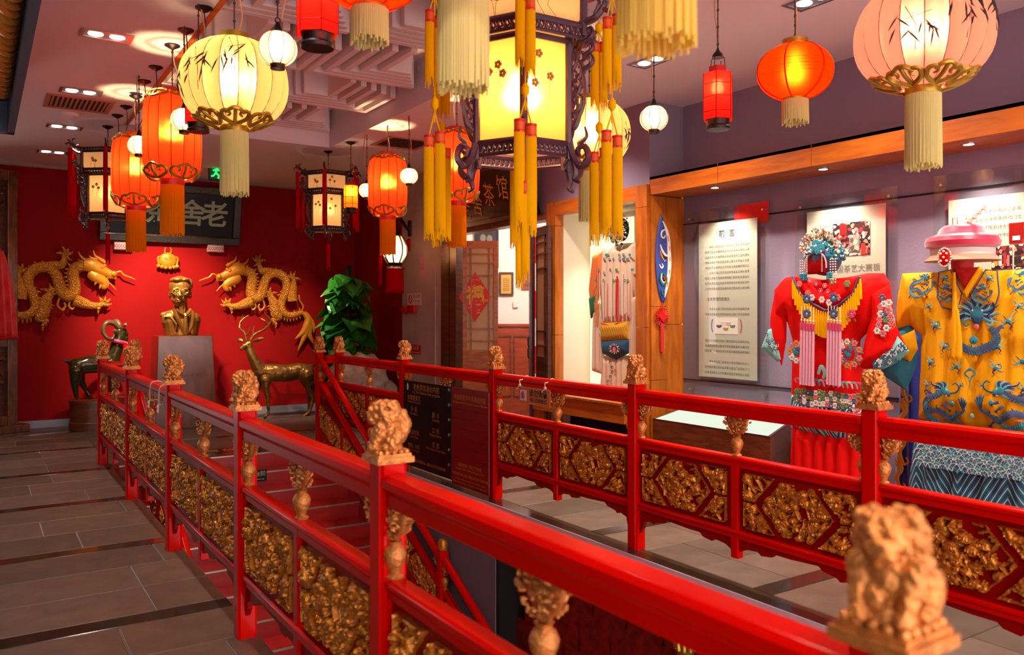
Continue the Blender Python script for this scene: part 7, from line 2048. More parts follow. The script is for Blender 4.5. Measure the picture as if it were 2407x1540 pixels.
b.tube([nk + e1 * 88 * GK * math.cos(g) + e2 * 88 * GK * math.sin(g) for g in np.linspace(0, 6.28, 22)[:-1]], 24 * GK, 8, closed=True); b.build('band', 'magenta', sc_)
b = MB(); q0 = gq(860, 370, -0.1); b.tube(catmull([q0, q0 + Vector((0.04, -0.02, -0.12)), q0 + Vector((0.07, -0.01, -0.26))], 5), lerps([0.03, 0.05, 0.06], 5), 8, flat=((0, 1, 0), 0.4)); b.build('hanging_end', 'lacquer', sc_)

# climbing plant in the corner, with an ornamental stone in front
pp = Vector((4.68, 11.7, 0))
plant = thing('climbing_plant', 'large green climbing pothos plant on a dark moss pole', 'plant', pp)
b = MB(); b.lathe([(0.17, 0), (0.22, 0.35), (0.23, 0.36), (0.20, 0.36)], 24, pp); b.build('pot', 'goat_horn', plant)
b = MB(); b.lathe([(0.045, 0.3), (0.045, 2.28)], 14, pp); b.build('moss_pole', 'pole_moss', plant)
def leafmesh(m_):
    b = MB(); n = 9; vs = []; fs = []
    for i in range(n):
        t_ = i / (n - 1); w = 0.5 * (math.sin(math.pi * min(1, t_ * 1.02) ** 0.55)) * (1.0 if t_ < 0.98 else 0.1)
        z = -0.35 * t_ * t_
        for k, s_ in enumerate((-1, -0.5, 0, 0.5, 1)): vs.append((t_ - (0.10 * abs(s_) if i < 2 else 0), s_ * w, z + 0.16 * abs(s_) * w - 0.04 * (1 - abs(s_)) ))
    for i in range(n - 1):
        for k in range(4): fs.append((i * 5 + k, (i + 1) * 5 + k, (i + 1) * 5 + k + 1, i * 5 + k + 1))
    b.add(vs, fs); return b.mesh('leaf', m_)
LM = [leafmesh(m_) for m_ in ('leaf_a', 'leaf_b', 'leaf_c')]
rg = random.Random(17)
for k in range(140):
    z = 0.50 + 1.62 * (k / 139) ** 0.92
    rad = 0.08 + 0.14 * math.sin(math.pi * min(1, max(0, (z - 0.35) / 1.95))) ; a_ = rg.uniform(0, 2 * math.pi)
    if math.cos(a_ - (-2.2)) < -0.55 and rg.random() < 0.6: a_ += math.pi
    o = put('leaf', LM[rg.choice((0, 0, 1, 2, 2))], plant)
    o.location = (rad * math.cos(a_), rad * math.sin(a_), z)
    s_ = rg.uniform(0.24, 0.38) * (1.08 if z < 1.6 else 0.86)
    o.scale = (s_, s_, s_)
    o.rotation_euler = (rg.uniform(-0.4, 0.4), rg.uniform(0.0, 0.85), a_ + rg.uniform(-0.4, 0.4))
rp_ = Vector((4.55, 10.85, 0))
b = MB(); rg = random.Random(8)
b.ball(rp_ + Vector((0, 0, 0.45)), (0.42, 0.22, 0.55), 24, 16); b.ball(rp_ + Vector((-0.24, 0.02, 0.6)), (0.24, 0.18, 0.42), 20, 12); b.ball(rp_ + Vector((0.3, 0.0, 0.25)), (0.26, 0.2, 0.4), 20, 12)
stone = thing('ornamental_stone', 'pale weathered ornamental stone behind the far railing', 'stone', rp_)
me = sculpt(b, 0.022, 1, rp_, 'rock', 'stone_body', rough=(9, 0.05))
for v in me.vertices: v.co.z = max(0.0, v.co.z)
put('stone_body', me, stone)

# ------------------------------------------------------------------ ceiling fittings
names = ['', '', '', '', 'second', 'third', 'fourth', 'farthest']
for i, (x, y) in enumerate(LAMPS_LEFT):
    if y < 6: continue
    t = thing('recessed_light', 'square twin recessed light in the left ceiling strip, ' + ('nearest', 'second', 'third', 'farthest')[i - 4] + ' of four', 'ceiling light', (x, y, CEIL), 'recessed lights of the left aisle')
    b = MB()
    for (a0, a1, b0, b1) in ((-0.17, 0.17, -0.10, -0.075), (-0.17, 0.17, 0.075, 0.10), (-0.17, -0.145, -0.075, 0.075), (0.145, 0.17, -0.075, 0.075)): b.box(x + a0, x + a1, y + b0, y + b1, CEIL - 0.008, CEIL + 0.004)
    b.build('frame', 'steel', t, False)
    b = MB(); b.box(x - 0.145, x + 0.145, y - 0.075, y + 0.075, CEIL - 0.003, CEIL + 0.002); b.build('reflector', 'baseboard_grey', t, False)
    for s in (-0.07, 0.07):
        b = MB(); b.lathe([(0.05, CEIL - 0.004), (0.048, CEIL - 0.007)], 20, (x + s, y, 0)); b.build('lamp', 'lamp_white', t)
for (x, y, lab) in ((4.43, 4.8, 'twin recessed light in the ceiling before the purple wall'), (4.43, 3.3, 'recessed light at the top edge beside ribbed lantern'), (4.35, 8.0, 'bright twin spotlight in ceiling behind red barrel lantern')):
    t = thing('recessed_light', lab, 'ceiling light', (x, y, CEIL))
    b = MB()
    for (a0, a1, b0, b1) in ((-0.10, 0.10, -0.17, -0.145), (-0.10, 0.10, 0.145, 0.17), (-0.10, -0.075, -0.145, 0.145), (0.075, 0.10, -0.145, 0.145)): b.box(x + a0, x + a1, y + b0, y + b1, CEIL - 0.008, CEIL + 0.004)
    b.build('frame', 'steel', t, False)
    b = MB(); b.box(x - 0.075, x + 0.075, y - 0.145, y + 0.145, CEIL - 0.003, CEIL + 0.002); b.build('reflector', 'baseboard_grey', t, False)
    for s in (-0.07, 0.07):
        b = MB(); b.lathe([(0.05, CEIL - 0.004), (0.048, CEIL - 0.007)], 20, (x, y + s, 0)); b.build('lamp', 'lamp_white', t)
def vent(label, px, horiz):
    P = [PZ(u, v, CEIL) for u, v in px]; x0, x1 = min(p.x for p in P), max(p.x for p in P); y0, y1 = min(p.y for p in P), max(p.y for p in P)
    t = thing('air_vent', label, 'vent', ((x0 + x1) / 2, (y0 + y1) / 2, CEIL)); e = 0.04
    for (a0, a1, b0, b1) in ((x0, x1, y0, y0 + e), (x0, x1, y1 - e, y1), (x0, x0 + e, y0 + e, y1 - e), (x1 - e, x1, y0 + e, y1 - e)):
        b = MB(); b.box(a0, a1, b0, b1, CEIL - 0.012, CEIL); b.build('frame_bar', 'vent_tan', t, False)
    b = MB(); b.box(x0 + e, x1 - e, y0 + e, y1 - e, CEIL - 0.002, CEIL); b.build('duct_opening', 'dark_void', t, False)
    n = 12
    for k in range(n):
        b = MB()
        if horiz: xx = x0 + e + (x1 - x0 - 2 * e) * (k + 0.5) / n; b.obox((xx - 0.012, y0 + e, CEIL - 0.012), (0.022, 0, 0.010), (0, y1 - y0 - 2 * e, 0), (0, 0, 0.003))
        else: yy = y0 + e + (y1 - y0 - 2 * e) * (k + 0.5) / n; b.obox((x0 + e, yy - 0.012, CEIL - 0.012), (x1 - x0 - 2 * e, 0, 0), (0, 0.022, 0.010), (0, 0, 0.003))
        b.build('slat', 'vent_tan', t, False)
vent('slatted air vent in ceiling of the left aisle', [(103, 240), (128, 220), (270, 240), (250, 266)], True)
vent('slatted air vent in ceiling right of the coffer', [(885, 333), (930, 320), (1010, 337), (975, 352)], True)
c = PZ(162, 267, CEIL)
t = thing('smoke_detector', 'small round smoke detector beside the left air vent', 'detector', c); b = MB(); b.lathe([(0.09, CEIL), (0.09, CEIL - 0.03), (0.06, CEIL - 0.05), (0.01, CEIL - 0.055)], 24, Vector((c.x, c.y, 0))); b.build('housing', 'ceiling_white', t)
# hanging exit sign
c = PY(509, 405, 11.6)
t = thing('exit_sign', 'green illuminated exit sign hanging before the red wall', 'sign', c)
b = MB(); b.box(c.x - 0.10, c.x + 0.10, c.y, c.y + 0.04, c.z - 0.11, c.z + 0.11); b.build('box', 'mask_black', t, False)
b = MB(); b.box(c.x - 0.085, c.x + 0.085, c.y - 0.003, c.y, c.z - 0.095, c.z + 0.095); b.build('lit_face', 'mask_green', t, False)
b = MB(); b.ball(c + Vector((0.01, -0.006, 0.065)), 0.02, 8, 6); b.tube([c + Vector((0.0, -0.006, 0.045)), c + Vector((-0.01, -0.006, -0.01))], 0.017, 6); b.tube([c + Vector((0.0, -0.006, 0.04)), c + Vector((0.05, -0.006, 0.02)), c + Vector((0.07, -0.006, 0.04))], 0.010, 6); b.tube([c + Vector((0.0, -0.006, 0.04)), c + Vector((-0.05, -0.006, 0.02))], 0.010, 6)
b.tube([c + Vector((-0.01, -0.006, -0.01)), c + Vector((0.03, -0.006, -0.045)), c + Vector((0.02, -0.006, -0.085))], 0.012, 6); b.tube([c + Vector((-0.01, -0.006, -0.01)), c + Vector((-0.04, -0.006, -0.05)), c + Vector((-0.07, -0.006, -0.06))], 0.012, 6); b.build('running_figure', 'exit_green', t)
for s in (-0.07, 0.07):
    b = MB(); b.tube([(c.x + s, c.y + 0.02, c.z + 0.1), (c.x + s, c.y + 0.02, CEIL)], 0.004, 5); b.build('hanger', 'cable', t)

# ------------------------------------------------------------------ boards hung on the right balustrade
BX_ = 3.652 - 0.075
def board(label, px, m, tm):
    P = [PX(u, v, BX_) for u, v in px]; y0, y1 = min(p.y for p in P), max(p.y for p in P); z1 = (P[0].z + P[1].z) / 2; z0 = (P[2].z + P[3].z) / 2
    t = thing('programme_board', label, 'notice board', (BX_, (y0 + y1) / 2, z0))
    b = MB(); b.box(BX_ - 0.012, BX_, y0, y1, z0, z1); b.build('board', m, t, False, 0.004)
    return t, y0, y1, z0, z1
t, y0, y1, z0, z1 = board('black programme board with gold lettering hung on the right balustrade', [(951, 890), (1063, 912), (1063, 1118), (951, 1098)], 'black_board', 'board_text')
w = y1 - y0; R_, U_ = Vector((0, -1, 0)), Vector((0, 0, 1)); L = lambda s, f, zf, sz, al='CENTER', m_='board_text': text(s, sz, (BX_ - 0.0125, y1 - w * f, z0 + (z1 - z0) * zf), R_, U_, m_, t, extrude=0.001, align=al)
L('老舍茶馆演出内容', 0.5, 0.93, 0.068); L('Lao She Teahouse Show programs', 0.5, 0.875, 0.04)
L('长嘴壶茶艺', 0.24, 0.80, 0.058); L('Performance of tea art', 0.24, 0.755, 0.03); L('杂  技', 0.24, 0.67, 0.055); L('Acrobatics', 0.24, 0.62, 0.04)
L('魔  术', 0.70, 0.65, 0.055); L('Comedy', 0.70, 0.60, 0.04); L('口  技', 0.70, 0.48, 0.055); L('Peking Ouyutuo', 0.70, 0.43, 0.036); L('京剧大观', 0.24, 0.40, 0.055); L('Lantos Show', 0.24, 0.35, 0.036)
L('变  脸', 0.70, 0.32, 0.055); L('Face changing of Sichuan Opera', 0.70, 0.27, 0.03); L('舞蹈，功夫', 0.24, 0.24, 0.05); L('Dance and Kung Fu', 0.24, 0.195, 0.03); L('演出以当日实际内容为准，请观众以现场节目单为准', 0.5, 0.08, 0.034)
b = MB(); c = Vector((BX_ - 0.0135, y1 - w * 0.10, z0 + (z1 - z0) * 0.925)); b.ball(c, (0.002, 0.02, 0.036)); b.build('white_emblem', 'emb_white', t)
for k in range(6):
    b = MB(); b.box(BX_ - 0.02, BX_ - 0.012, y0 + 0.03, y0 + 0.045, z0 + 0.12 + k * 0.135, z0 + 0.145 + k * 0.135); b.build('clip', 'steel', t, False)
t, y0, y1, z0, z1 = board('dark red programme board with gold lettering beside the black board', [(1064, 908), (1150, 922), (1152, 1165), (1066, 1138)], 'board_red', 'board_text')
w = y1 - y0
L('老舍茶馆下午场演出内容', 0.5, 0.90, 0.05); L('The afternoon Performance in Laoshe Teahouse', 0.5, 0.85, 0.03)
L('演出时间：每日下午场', 0.5, 0.22, 0.04); L('Show time: 15:00 - 16:30 from Monday to Friday', 0.5, 0.18, 0.025); L('节目以当日演出为准  请观众以现场节目单为准', 0.5, 0.12, 0.03); L('The Programs will be adjusted due to the Continue, and the', 0.5, 0.075, 0.022); L('Theatre reserves the right of the explanation of the above shows', 0.5, 0.04, 0.022)
for k in range(6):
    b = MB(); zz = z0 + (z1 - z0) * (0.30 + 0.095 * k); b.box(BX_ - 0.017, BX_ - 0.012, y0 + 0.04, y1 - 0.04, zz, zz + 0.012); b.build('slot_rail', 'lacquer_dark', t, False)
# no-leaning notice tied to the rail
NX = 3.652 - 0.06
P = [PX(u, v, NX) for u, v in ((1222, 908), (1294, 918), (1294, 962), (1222, 944))]
y0, y1 = P[1].y, P[0].y; z1, z0 = P[0].z, P[3].z - 0.01
t = thing('no_leaning_sign', 'orange no leaning sign tied with string to the right railing', 'sign', (NX, (y0 + y1) / 2, z0))
b = MB(); b.box(NX - 0.006, NX, y0, y1, z0, z1); b.build('plate', 'sign_orange', t, False)
w = y1 - y0
b = MB(); b.box(NX - 0.008, NX - 0.006, y1 - w * 0.24, y1 - w * 0.04, z0 + 0.025, z1 - 0.025); b.build('symbol_field', 'emb_white', t, False)
c = Vector((NX - 0.009, y1 - w * 0.14, (z0 + z1) / 2))
b = MB(); b.tube([c + Vector((0, 0.022 * math.cos(g), 0.03 * math.sin(g))) for g in np.linspace(0, 6.28, 20)[:-1]], 0.004, 5, closed=True); b.tube([c + Vector((0, 0.015, 0.02)), c + Vector((0, -0.015, -0.02))], 0.003, 5); b.build('prohibition_ring', 'magenta', t)
b = MB(); b.ball(c + Vector((0, 0, 0.014)), 0.005, 6, 5); b.tube([c + Vector((0, 0, 0.008)), c + Vector((0, 0.004, -0.018))], 0.005, 5); b.build('figure_symbol', 'ink', t)
text('请勿倚靠', 0.062, (NX - 0.0065, y1 - w * 0.63, z0 + (z1 - z0) * 0.66), R_, U_, 'ink', t, extrude=0.001, bold=0.01)
text('NO LEANING', 0.046, (NX - 0.0065, y1 - w * 0.63, z0 + (z1 - z0) * 0.27), R_, U_, 'ink', t, extrude=0.001, bold=0.012, squash=0.82)
for f in (0.03, 0.86):
    b = MB(); yy = y1 - w * f; b.tube(catmull([(NX - 0.004, yy, z1), (NX - 0.01, yy, z1 + 0.05), (3.652 - 0.046, yy, 1.03), (3.652, yy, 1.06), (3.652 + 0.046, yy, 1.02), (3.652 + 0.02, yy, 0.95), (NX + 0.01, yy, z1)], 4), 0.004, 5); b.ball((NX - 0.008, yy, z1 + 0.01), 0.012, 7, 5); b.tube([(NX - 0.008, yy, z1 + 0.01), (NX - 0.02, yy + 0.03, z1 - 0.02)], 0.004, 5); b.build('string', 'robe_cream', t)
# string remnants on the left balustrade
yy = PX(372, 905, 1.03).y
t = thing('tied_string', 'pale string tied round the left balustrade rail', 'string', (1.08, yy, 1.0))
b = MB()
for k, dy in enumerate((0.0, 0.35)):
    b.tube(catmull([(1.035, yy + dy, 0.93), (1.034, yy + dy, 1.0), (1.05, yy + dy, 1.058), (1.11, yy + dy, 1.058), (1.127, yy + dy, 1.0), (1.12, yy + dy, 0.94), (1.035, yy + dy, 0.93)], 4), 0.005, 5)
    for j in range(4): b.tube([(1.03, yy + dy, 0.93), (1.02, yy + dy + (j - 1.5) * 0.03, 0.88 + 0.03 * (j % 2))], 0.004, 5)
b.build('string', 'robe_cream', t)

# ------------------------------------------------------------------ doorway contents
# signboard leaning out above the doorway
dn = Vector((-1, 0, 0))
ya, yb = 9.15, 7.42
z0, z1 = 2.66, 3.22
t = thing('door_signboard', 'black signboard with gold brush characters leaning out above the doorway', 'signboard', (SIDE, (ya + yb) / 2, z0))
up = Vector((-0.30, 0, 0.95)).normalized(); Hs = 0.66
o0 = Vector((SIDE - 0.03, ya, z0)); rt = Vector((0, -1, 0)); nr = rt.cross(up)
b = MB(); b.obox(o0, rt * (ya - yb), up * Hs, nr * 0.03); b.build('board', 'black_board', t, False)
for (a_, l_, c_, h_) in ((0, ya - yb, 0, 0.05), (0, ya - yb, Hs - 0.05, 0.05), (0, 0.05, 0, Hs), (ya - yb - 0.05, 0.05, 0, Hs)):
    b = MB(); b.obox(o0 + rt * a_ + up * c_ + nr * 0.03, rt * l_, up * h_, nr * 0.012); b.build('frame_bar', 'dark_wood', t, False)
for chx, u, vv in (('老', 1092, 488), ('舍', 1121, 480), ('茶', 1152, 458), ('馆', 1186, 440)):
    cpt = PX(u, vv, SIDE - 0.14); a_ = (ya - cpt.y)
    text(chx, 0.30, o0 + rt * a_ + up * (cpt.z - z0), (rt * 0.97 - up * 0.24).normalized(), (up * 0.97 + rt * 0.24).normalized(), 'board_text', t, extrude=0.034, squash=0.8)
# lattice door leaves
def leaf(label, p0, d, wdt, hgt, m, lat_m, extra=None):
    n = Vector((d.y, -d.x, 0))
    t = thing('lattice_door', label, 'door leaf', p0)
    def bb(name, a0, a1, z0, z1, t0=0.0, t1=0.04, m_=m):
        b = MB(); b.obox(p0 + d * a0 + n * t0 + Vector((0, 0, z0)), d * (a1 - a0), n * (t1 - t0), (0, 0, z1 - z0)); return b.build(name, m_, t, False)
    s = 0.055
    bb('stile', 0, s, 0, hgt); bb('stile', wdt - s, wdt, 0, hgt)
    for (z0, z1) in ((0, 0.09), (0.52, 0.58), (0.84, 0.91), (1.02, 1.08), (hgt - 0.09, hgt)): bb('rail', s, wdt - s, z0, z1)
    bb('lower_panel', s, wdt - s, 0.09, 0.52, 0.012, 0.028); bb('frieze_panel', s, wdt - s, 0.91, 1.02, 0.012, 0.028); bb('waist_panel', s, wdt - s, 0.58, 0.84, 0.012, 0.028)
    bb('glazing', s, wdt - s, 1.08, hgt - 0.09, 0.018, 0.022, 'wood_dark' if lat_m == 'dark' else 'case_pane')
    w0, w1 = s, wdt - s
    for f in (0.16, 0.84): bb('lattice_bar', w0 + (w1 - w0) * f - 0.008, w0 + (w1 - w0) * f + 0.008, 1.08, hgt - 0.09, -0.002, 0.04)
    for z in (1.20, 1.36, hgt - 0.45, hgt - 0.29, hgt - 0.17): bb('lattice_bar', w0, w1, z - 0.007, z + 0.007, -0.002, 0.04)
    b = MB()
    k = 0; step = 0.05
    zlo, zhi = 1.08, hgt - 0.09
    for sgn in (-1, 1):
        z = zlo - (w1 - w0)
        while z < zhi:
            za, zb_ = (z, z + (w1 - w0)) if sgn > 0 else (z + (w1 - w0), z)
            f0, f1 = 0.0, 1.0
            if min(za, zb_) >= zlo and max(za, zb_) <= zhi:
                b.tube([p0 + d * w0 + n * -0.004 + Vector((0, 0, za)), p0 + d * w1 + n * -0.004 + Vector((0, 0, zb_))], 0.004, 4)
            z += step
    if b.v: b.build('diagonal_lattice', m, t)['kind'] = 'stuff'
    return t, n
mat('case_pane', (186, 150, 104), 0.4)
p0 = Vector((5.30, 9.30, 0)); d = Vector((_R.x, _R.y, 0)).normalized()
t, n = leaf('open lattice door leaf bearing the red good fortune diamond', p0, d, 0.46, 2.50, 'wood_door', 'light')
k0, k1 = WD(1259, 738, 9.25), WD(1296, 738, 8.75); kd = Vector((k1.x - k0.x, k1.y - k0.y, 0))
leaf('dark lattice door leaf folded against the right jamb of doorway', Vector((k0.x, k0.y, 0)), kd.normalized(), kd.length, 2.50, 'wood_dark', 'light')
# edge of the swung right leaf
t = thing('door_edge', 'narrow plum coloured door edge standing right of the doorway', 'door leaf', (5.40, 7.75, 0))
q0 = WD(1245, 738, 9.3); q1 = WD(1258, 738, 9.3)
b = MB(); b.obox(Vector((q0.x, q0.y, 0)), Vector((q1.x - q0.x, q1.y - q0.y, 0)), _F * 0.5, (0, 0, 2.66)); b.build('panel_edge', 'plum_wood', t, False)
for (z) in (1.05, 1.18):
    b = MB(); c = WD(1243, 700, 9.25); b.tube([Vector((c.x, c.y, z)), Vector((c.x - 0.03, c.y - 0.03, z + 0.02)), Vector((c.x - 0.03, c.y - 0.03, z + 0.10)), Vector((c.x, c.y, z + 0.12))], 0.008, 6); b.build('handle', 'iron', t)
for z in ():
    for u in (1236, 1262):
        pass
# red diamond with fortune character
c = p0 + d * 0.23 + Vector((0, 0, 1.80)) - Vector((_F.x, _F.y, 0)) * 0.02
dia_c = WD(1117, 698, (p0 + d * 0.23).dot(_F) - 0.03)
t = thing('fortune_diamond', 'red paper diamond with golden fortune character on lattice door', 'decoration', dia_c)
hw, hh = 0.215, 0.325
b = MB(); b.prism([dia_c + d * -hw, dia_c + Vector((0, 0, -hh)), dia_c + d * hw, dia_c + Vector((0, 0, hh))], -_F * 0.006); b.build('paper', 'sign_red', t, False)
text('福', 0.25, dia_c - _F * 0.007 + Vector((0, 0, 0.0)), d, (0, 0, 1), 'gold_paint', t, extrude=0.002, bold=0.03)
text('吉祥如意', 0.03, dia_c - _F * 0.007 + Vector((0, 0, 0.22)), d, (0, 0, 1), 'gold_paint', t, extrude=0.002)
b = MB(); rg = random.Random(3)
for k in range(26):
    a_ = rg.uniform(-0.15, 0.15); z = rg.uniform(-0.24, 0.16)
    if abs(a_) / hw + abs(z) / hh > 0.9 or (abs(a_) < 0.10 and abs(z) < 0.11): continue
    b.tube([dia_c - _F * 0.008 + d * (a_ + 0.018 * math.cos(g)) + Vector((0, 0, z + 0.018 * math.sin(g))) for g in (0, 1.3, 2.6, 3.9)], 0.004, 4)
b.build('gold_florets', 'gold_paint', t)['kind'] = 'stuff'
# pictures and switch on the far room's wall
wd0 = 12.4 - 0.04
def frame_pic(label, u0, v0, u1, v1, fm, pm, cat='picture', dep=wd0, rim=0.03):
    a_, c_ = WD(u0, v1, dep), WD(u1, v0, dep); w_ = (c_ - a_).dot(d); h_ = c_.z - a_.z
    t = thing('framed_picture', label, cat, (a_ + c_) / 2)
    o = Vector((a_.x, a_.y, a_.z)); fwd = Vector((_F.x, _F.y, 0))
    for (x_, l_, z_, hh_) in ((0, w_, 0, rim), (0, w_, h_ - rim, rim), (0, rim, rim, h_ - 2 * rim), (w_ - rim, rim, rim, h_ - 2 * rim)):
        b = MB(); b.obox(o + d * x_ + Vector((0, 0, z_)), d * l_, fwd * 0.03, (0, 0, hh_)); b.build('frame_bar', fm, t, False)
    b = MB(); b.obox(o + d * rim + fwd * 0.015 + Vector((0, 0, rim)), d * (w_ - 2 * rim), fwd * 0.01, (0, 0, h_ - 2 * rim)); b.build('picture', pm, t, False)
    return t, o, w_, h_
t, o, w_, h_ = frame_pic('gold certificate in dark frame on the white wall', 1173, 640, 1207, 695, 'wood_dark', 'gold_sheet')
for k in range(7):
    b = MB(); b.obox(o + d * 0.06 + Vector((_F.x, _F.y, 0)) * 0.012 + Vector((0, 0, 0.08 + k * 0.028)), d * (w_ - 0.12), Vector((_F.x, _F.y, 0)) * 0.002, (0, 0, 0.008)); b.build('printed_line', 'wood_brown', t, False)
t, o, w_, h_ = frame_pic('black and white photo of performers above the lattice door', 1115, 532, 1172, 630, 'photo_dark', 'photo_dark', rim=0.02)
for (f, zf, r_) in ((0.35, 0.72, 0.045), (0.62, 0.70, 0.045), (0.35, 0.45, 0.07), (0.8, 0.45, 0.06)):
    b = MB(); b.ball(o + d * (w_ * f) + Vector((_F.x, _F.y, 0)) * 0.012 + Vector((0, 0, h_ * zf)), (r_, 0.004, r_ * 1.3), 10, 8, Matrix.Rotation(-YAW, 3, 'Z')); b.build('printed_face', 'ink_grey', t)
frame_pic('dark framed photo at the upper right of the white wall', 1225, 530, 1290, 590, 'wood_red', 'photo_dark')
frame_pic('red and brown picture on the right of white wall', 1226, 625, 1290, 680, 'wood_red', 'wood_brown')
frame_pic('dark picture edge beside the lattice door', 1130, 645, 1162, 745, 'wood_dark', 'wood_dark')
c = WD(1212, 716, wd0)
t = thing('light_switch', 'pale square light switch below the gold certificate', 'switch', c)
b = MB(); b.obox(c - d * 0.04 - Vector((0, 0, 0.045)), d * 0.08, Vector((_F.x, _F.y, 0)) * 0.02, (0, 0, 0.09)); b.build('plate', 'paper', t, False, 0.004); b = MB(); b.obox(c - d * 0.015 - Vector((0, 0, 0.025)) - _F * 0.006, d * 0.03, Vector((_F.x, _F.y, 0)) * 0.01, (0, 0, 0.05)); b.build('rocker', 'emb_white', t, False)
# red and white striped pole by the jamb
q = WD(1258.5, 738, 8.9)
t = thing('striped_pole', 'slim red and white striped pole inside the doorway', 'pole', (q.x, q.y, 0))
for k in range(8):
    b = MB(); b.lathe([(0.007, k * 0.3), (0.007, k * 0.3 + 0.3)], 10, Vector((q.x, q.y, 0))); b.build('band', 'sign_red' if k % 2 else 'emb_white', t)

# ------------------------------------------------------------------ the grey pier
PX0 = SIDE
def wallrect(px, x=PX0):
    P = [PX(u, v, x) for u, v in px]; return min(p.y for p in P), max(p.y for p in P), min(p.z for p in P), max(p.z for p in P)
y0, y1, z0, z1 = wallrect(((958, 690), (990, 717)))
t = thing('no_smoking_sign', 'white no smoking notice on the grey pier', 'sign', (PX0, y0, z0)); b = MB(); b.box(PX0 - 0.006, PX0, y0, y1, z0, z1); b.build('plate', 'emb_white', t, False)
c = Vector((PX0 - 0.007, y1 - (y1 - y0) * 0.25, (z0 + z1) / 2)); b = MB(); b.tube([c + Vector((0, 0.05 * math.cos(g), 0.055 * math.sin(g))) for g in np.linspace(0, 6.28, 20)[:-1]], 0.008, 5, closed=True); b.tube([c + Vector((0, 0.04, 0.035)), c + Vector((0, -0.04, -0.035))], 0.006, 5); b.build('prohibition_ring', 'sign_red', t)
text('禁止吸烟', 0.06, (PX0 - 0.0065, y1 - (y1 - y0) * 0.72, z1 - 0.05), R_, U_, 'sign_red', t, extrude=0.001); text('No Smoking', 0.035, (PX0 - 0.0065, y1 - (y1 - y0) * 0.72, z0 + 0.06), R_, U_, 'sign_red', t, extrude=0.001)
y0, y1, z0, z1 = wallrect(((952, 718), (980, 737)))
t = thing('fire_alarm', 'red fire alarm button and horn on the grey pier', 'alarm', (PX0, y0, z0)); b = MB(); b.box(PX0 - 0.05, PX0, y0, y0 + (y1 - y0) * 0.55, z0, z1); b.build('call_point', 'sign_red', t, False, 0.006); b = MB(); cc = Vector((PX0 - 0.04, y1 - 0.06, (z0 + z1) / 2 - 0.01)); b.tube([cc + Vector((0.04, 0, 0)), cc + Vector((-0.02, 0, 0))], 0.06, 16); b.build('bell', 'sign_red', t)
y0, y1, z0, z1 = wallrect(((967, 810), (989, 834)))
t = thing('fire_notice', 'red fire hydrant notice low on the grey pier', 'sign', (PX0, y0, z0)); b = MB(); b.box(PX0 - 0.006, PX0, y0, y1, z0, z1); b.build('plate', 'sign_red', t, False); text('灭火器', 0.07, (PX0 - 0.0065, (y0 + y1) / 2, z0 + 0.09), R_, U_, 'emb_white', t, extrude=0.001); b = MB(); b.box(PX0 - 0.008, PX0 - 0.006, y0 + 0.02, y1 - 0.02, z0 + 0.02, z0 + 0.03); b.build('white_rule', 'emb_white', t, False)
y0, y1, z0, z1 = wallrect(((988, 605), (998, 650)))
t = thing('paper_tag', 'narrow pale vertical tag hanging on the grey pier', 'tag', (PX0, y0, z0)); b = MB(); b.box(PX0 - 0.006, PX0, y0, y1, z0, z1); b.build('strip', 'tassel_pink', t, False); text('小心\n地滑', 0.05, (PX0 - 0.0065, (y0 + y1) / 2, (z0 + z1) / 2), R_, U_, 'sign_red', t, extrude=0.001)
y0, y1, z0, z1 = wallrect(((953, 562), (966, 592)))
t = thing('red_charm', 'small red paper charm on the grey pier beside wall lantern', 'charm', (PX0, y0, z0)); b = MB(); inflate(b, [(y0, z0), (y1, z0 + 0.04), (y1, z1 - 0.03), ((y0 + y1) / 2, z1), (y0, z1 - 0.02)], lambda a_, z_, h: Vector((PX0 - 0.004 - h, a_, z_)), 0.02, 0.01); b.build('body', 'sign_red', t)
for z in (0, 1):
    pass
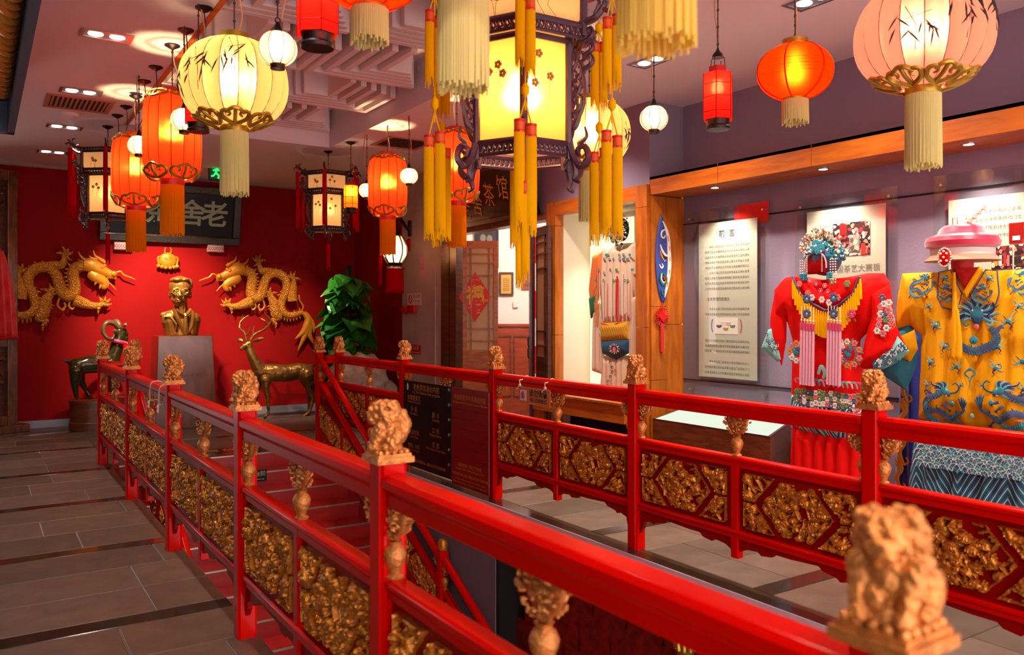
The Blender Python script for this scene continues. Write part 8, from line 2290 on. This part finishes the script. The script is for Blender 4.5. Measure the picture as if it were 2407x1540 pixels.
b = MB(); b.tube([(SIDE - 0.012, 9.95, 0.0), (SIDE - 0.012, 9.95, 2.2)], 0.012, 6); tag(b.build('wall_conduit', 'grey_wall'), 'thin vertical grey conduit on the pier', 'conduit')
# wall lantern on a bracket arm
br0 = PX(965, 535, SIDE); lx = Vector((4.75, 0, 0))
lc = PX(928, 590, 4.72)
t = thing('wall_lantern', 'black ornate wall lantern with red fringe on a curved bracket', 'wall lamp', lc)
b = MB(); b.box(SIDE - 0.03, SIDE, br0.y - 0.04, br0.y + 0.04, br0.z - 0.13, br0.z + 0.10); b.build('wall_plate', 'iron', t, False, 0.01)
top = lc + Vector((0, 0, 0.32))
b = MB(); b.tube(catmull([br0 + Vector((-0.03, 0, -0.03)), br0.lerp(top, 0.35) + Vector((0, 0, 0.02)), br0.lerp(top, 0.75) + Vector((0, 0, 0.14)), top], 6), lerps([0.03, 0.024, 0.022, 0.02], 6), 8); b.build('bracket_arm', 'iron', t)
b = MB(); b.lathe([(0.05, 0.30), (0.09, 0.26), (0.06, 0.22), (0.10, 0.20)], 8, lc); b.lathe([(0.10, -0.16), (0.08, -0.19), (0.12, -0.22), (0.15, -0.24)], 8, lc)
for k in range(8):
    a_ = math.pi / 4 * k + 0.2
    b.tube(catmull([lc + Vector((0.10 * math.cos(a_), 0.10 * math.sin(a_), 0.20)), lc + Vector((0.165 * math.cos(a_), 0.165 * math.sin(a_), 0.08)), lc + Vector((0.165 * math.cos(a_), 0.165 * math.sin(a_), -0.05)), lc + Vector((0.10 * math.cos(a_), 0.10 * math.sin(a_), -0.17))], 4), 0.010, 6)
b.build('cage', 'iron', t)
b = MB(); b.lathe([(0.09, -0.15), (0.15, -0.06), (0.155, 0.06), (0.09, 0.19)], 24, lc); b.build('globe', 'globe_white', t)
b = MB(); b.ball(lc, 0.05); b.build('bulb', 'bulb', t)
b = MB(); strand_tassel(b, (lc.x, lc.y), 0.11, lc.z - 0.22, lc.z - 0.56, 40, 2); b.build('fringe', 'tassel_red', t)
b = MB(); strand_tassel(b, (lc.x - 0.16, lc.y + 0.12), 0.018, lc.z - 0.05, lc.z - 0.46, 10, 4, rad=0.008); b.build('side_tassel', 'tassel_red', t)
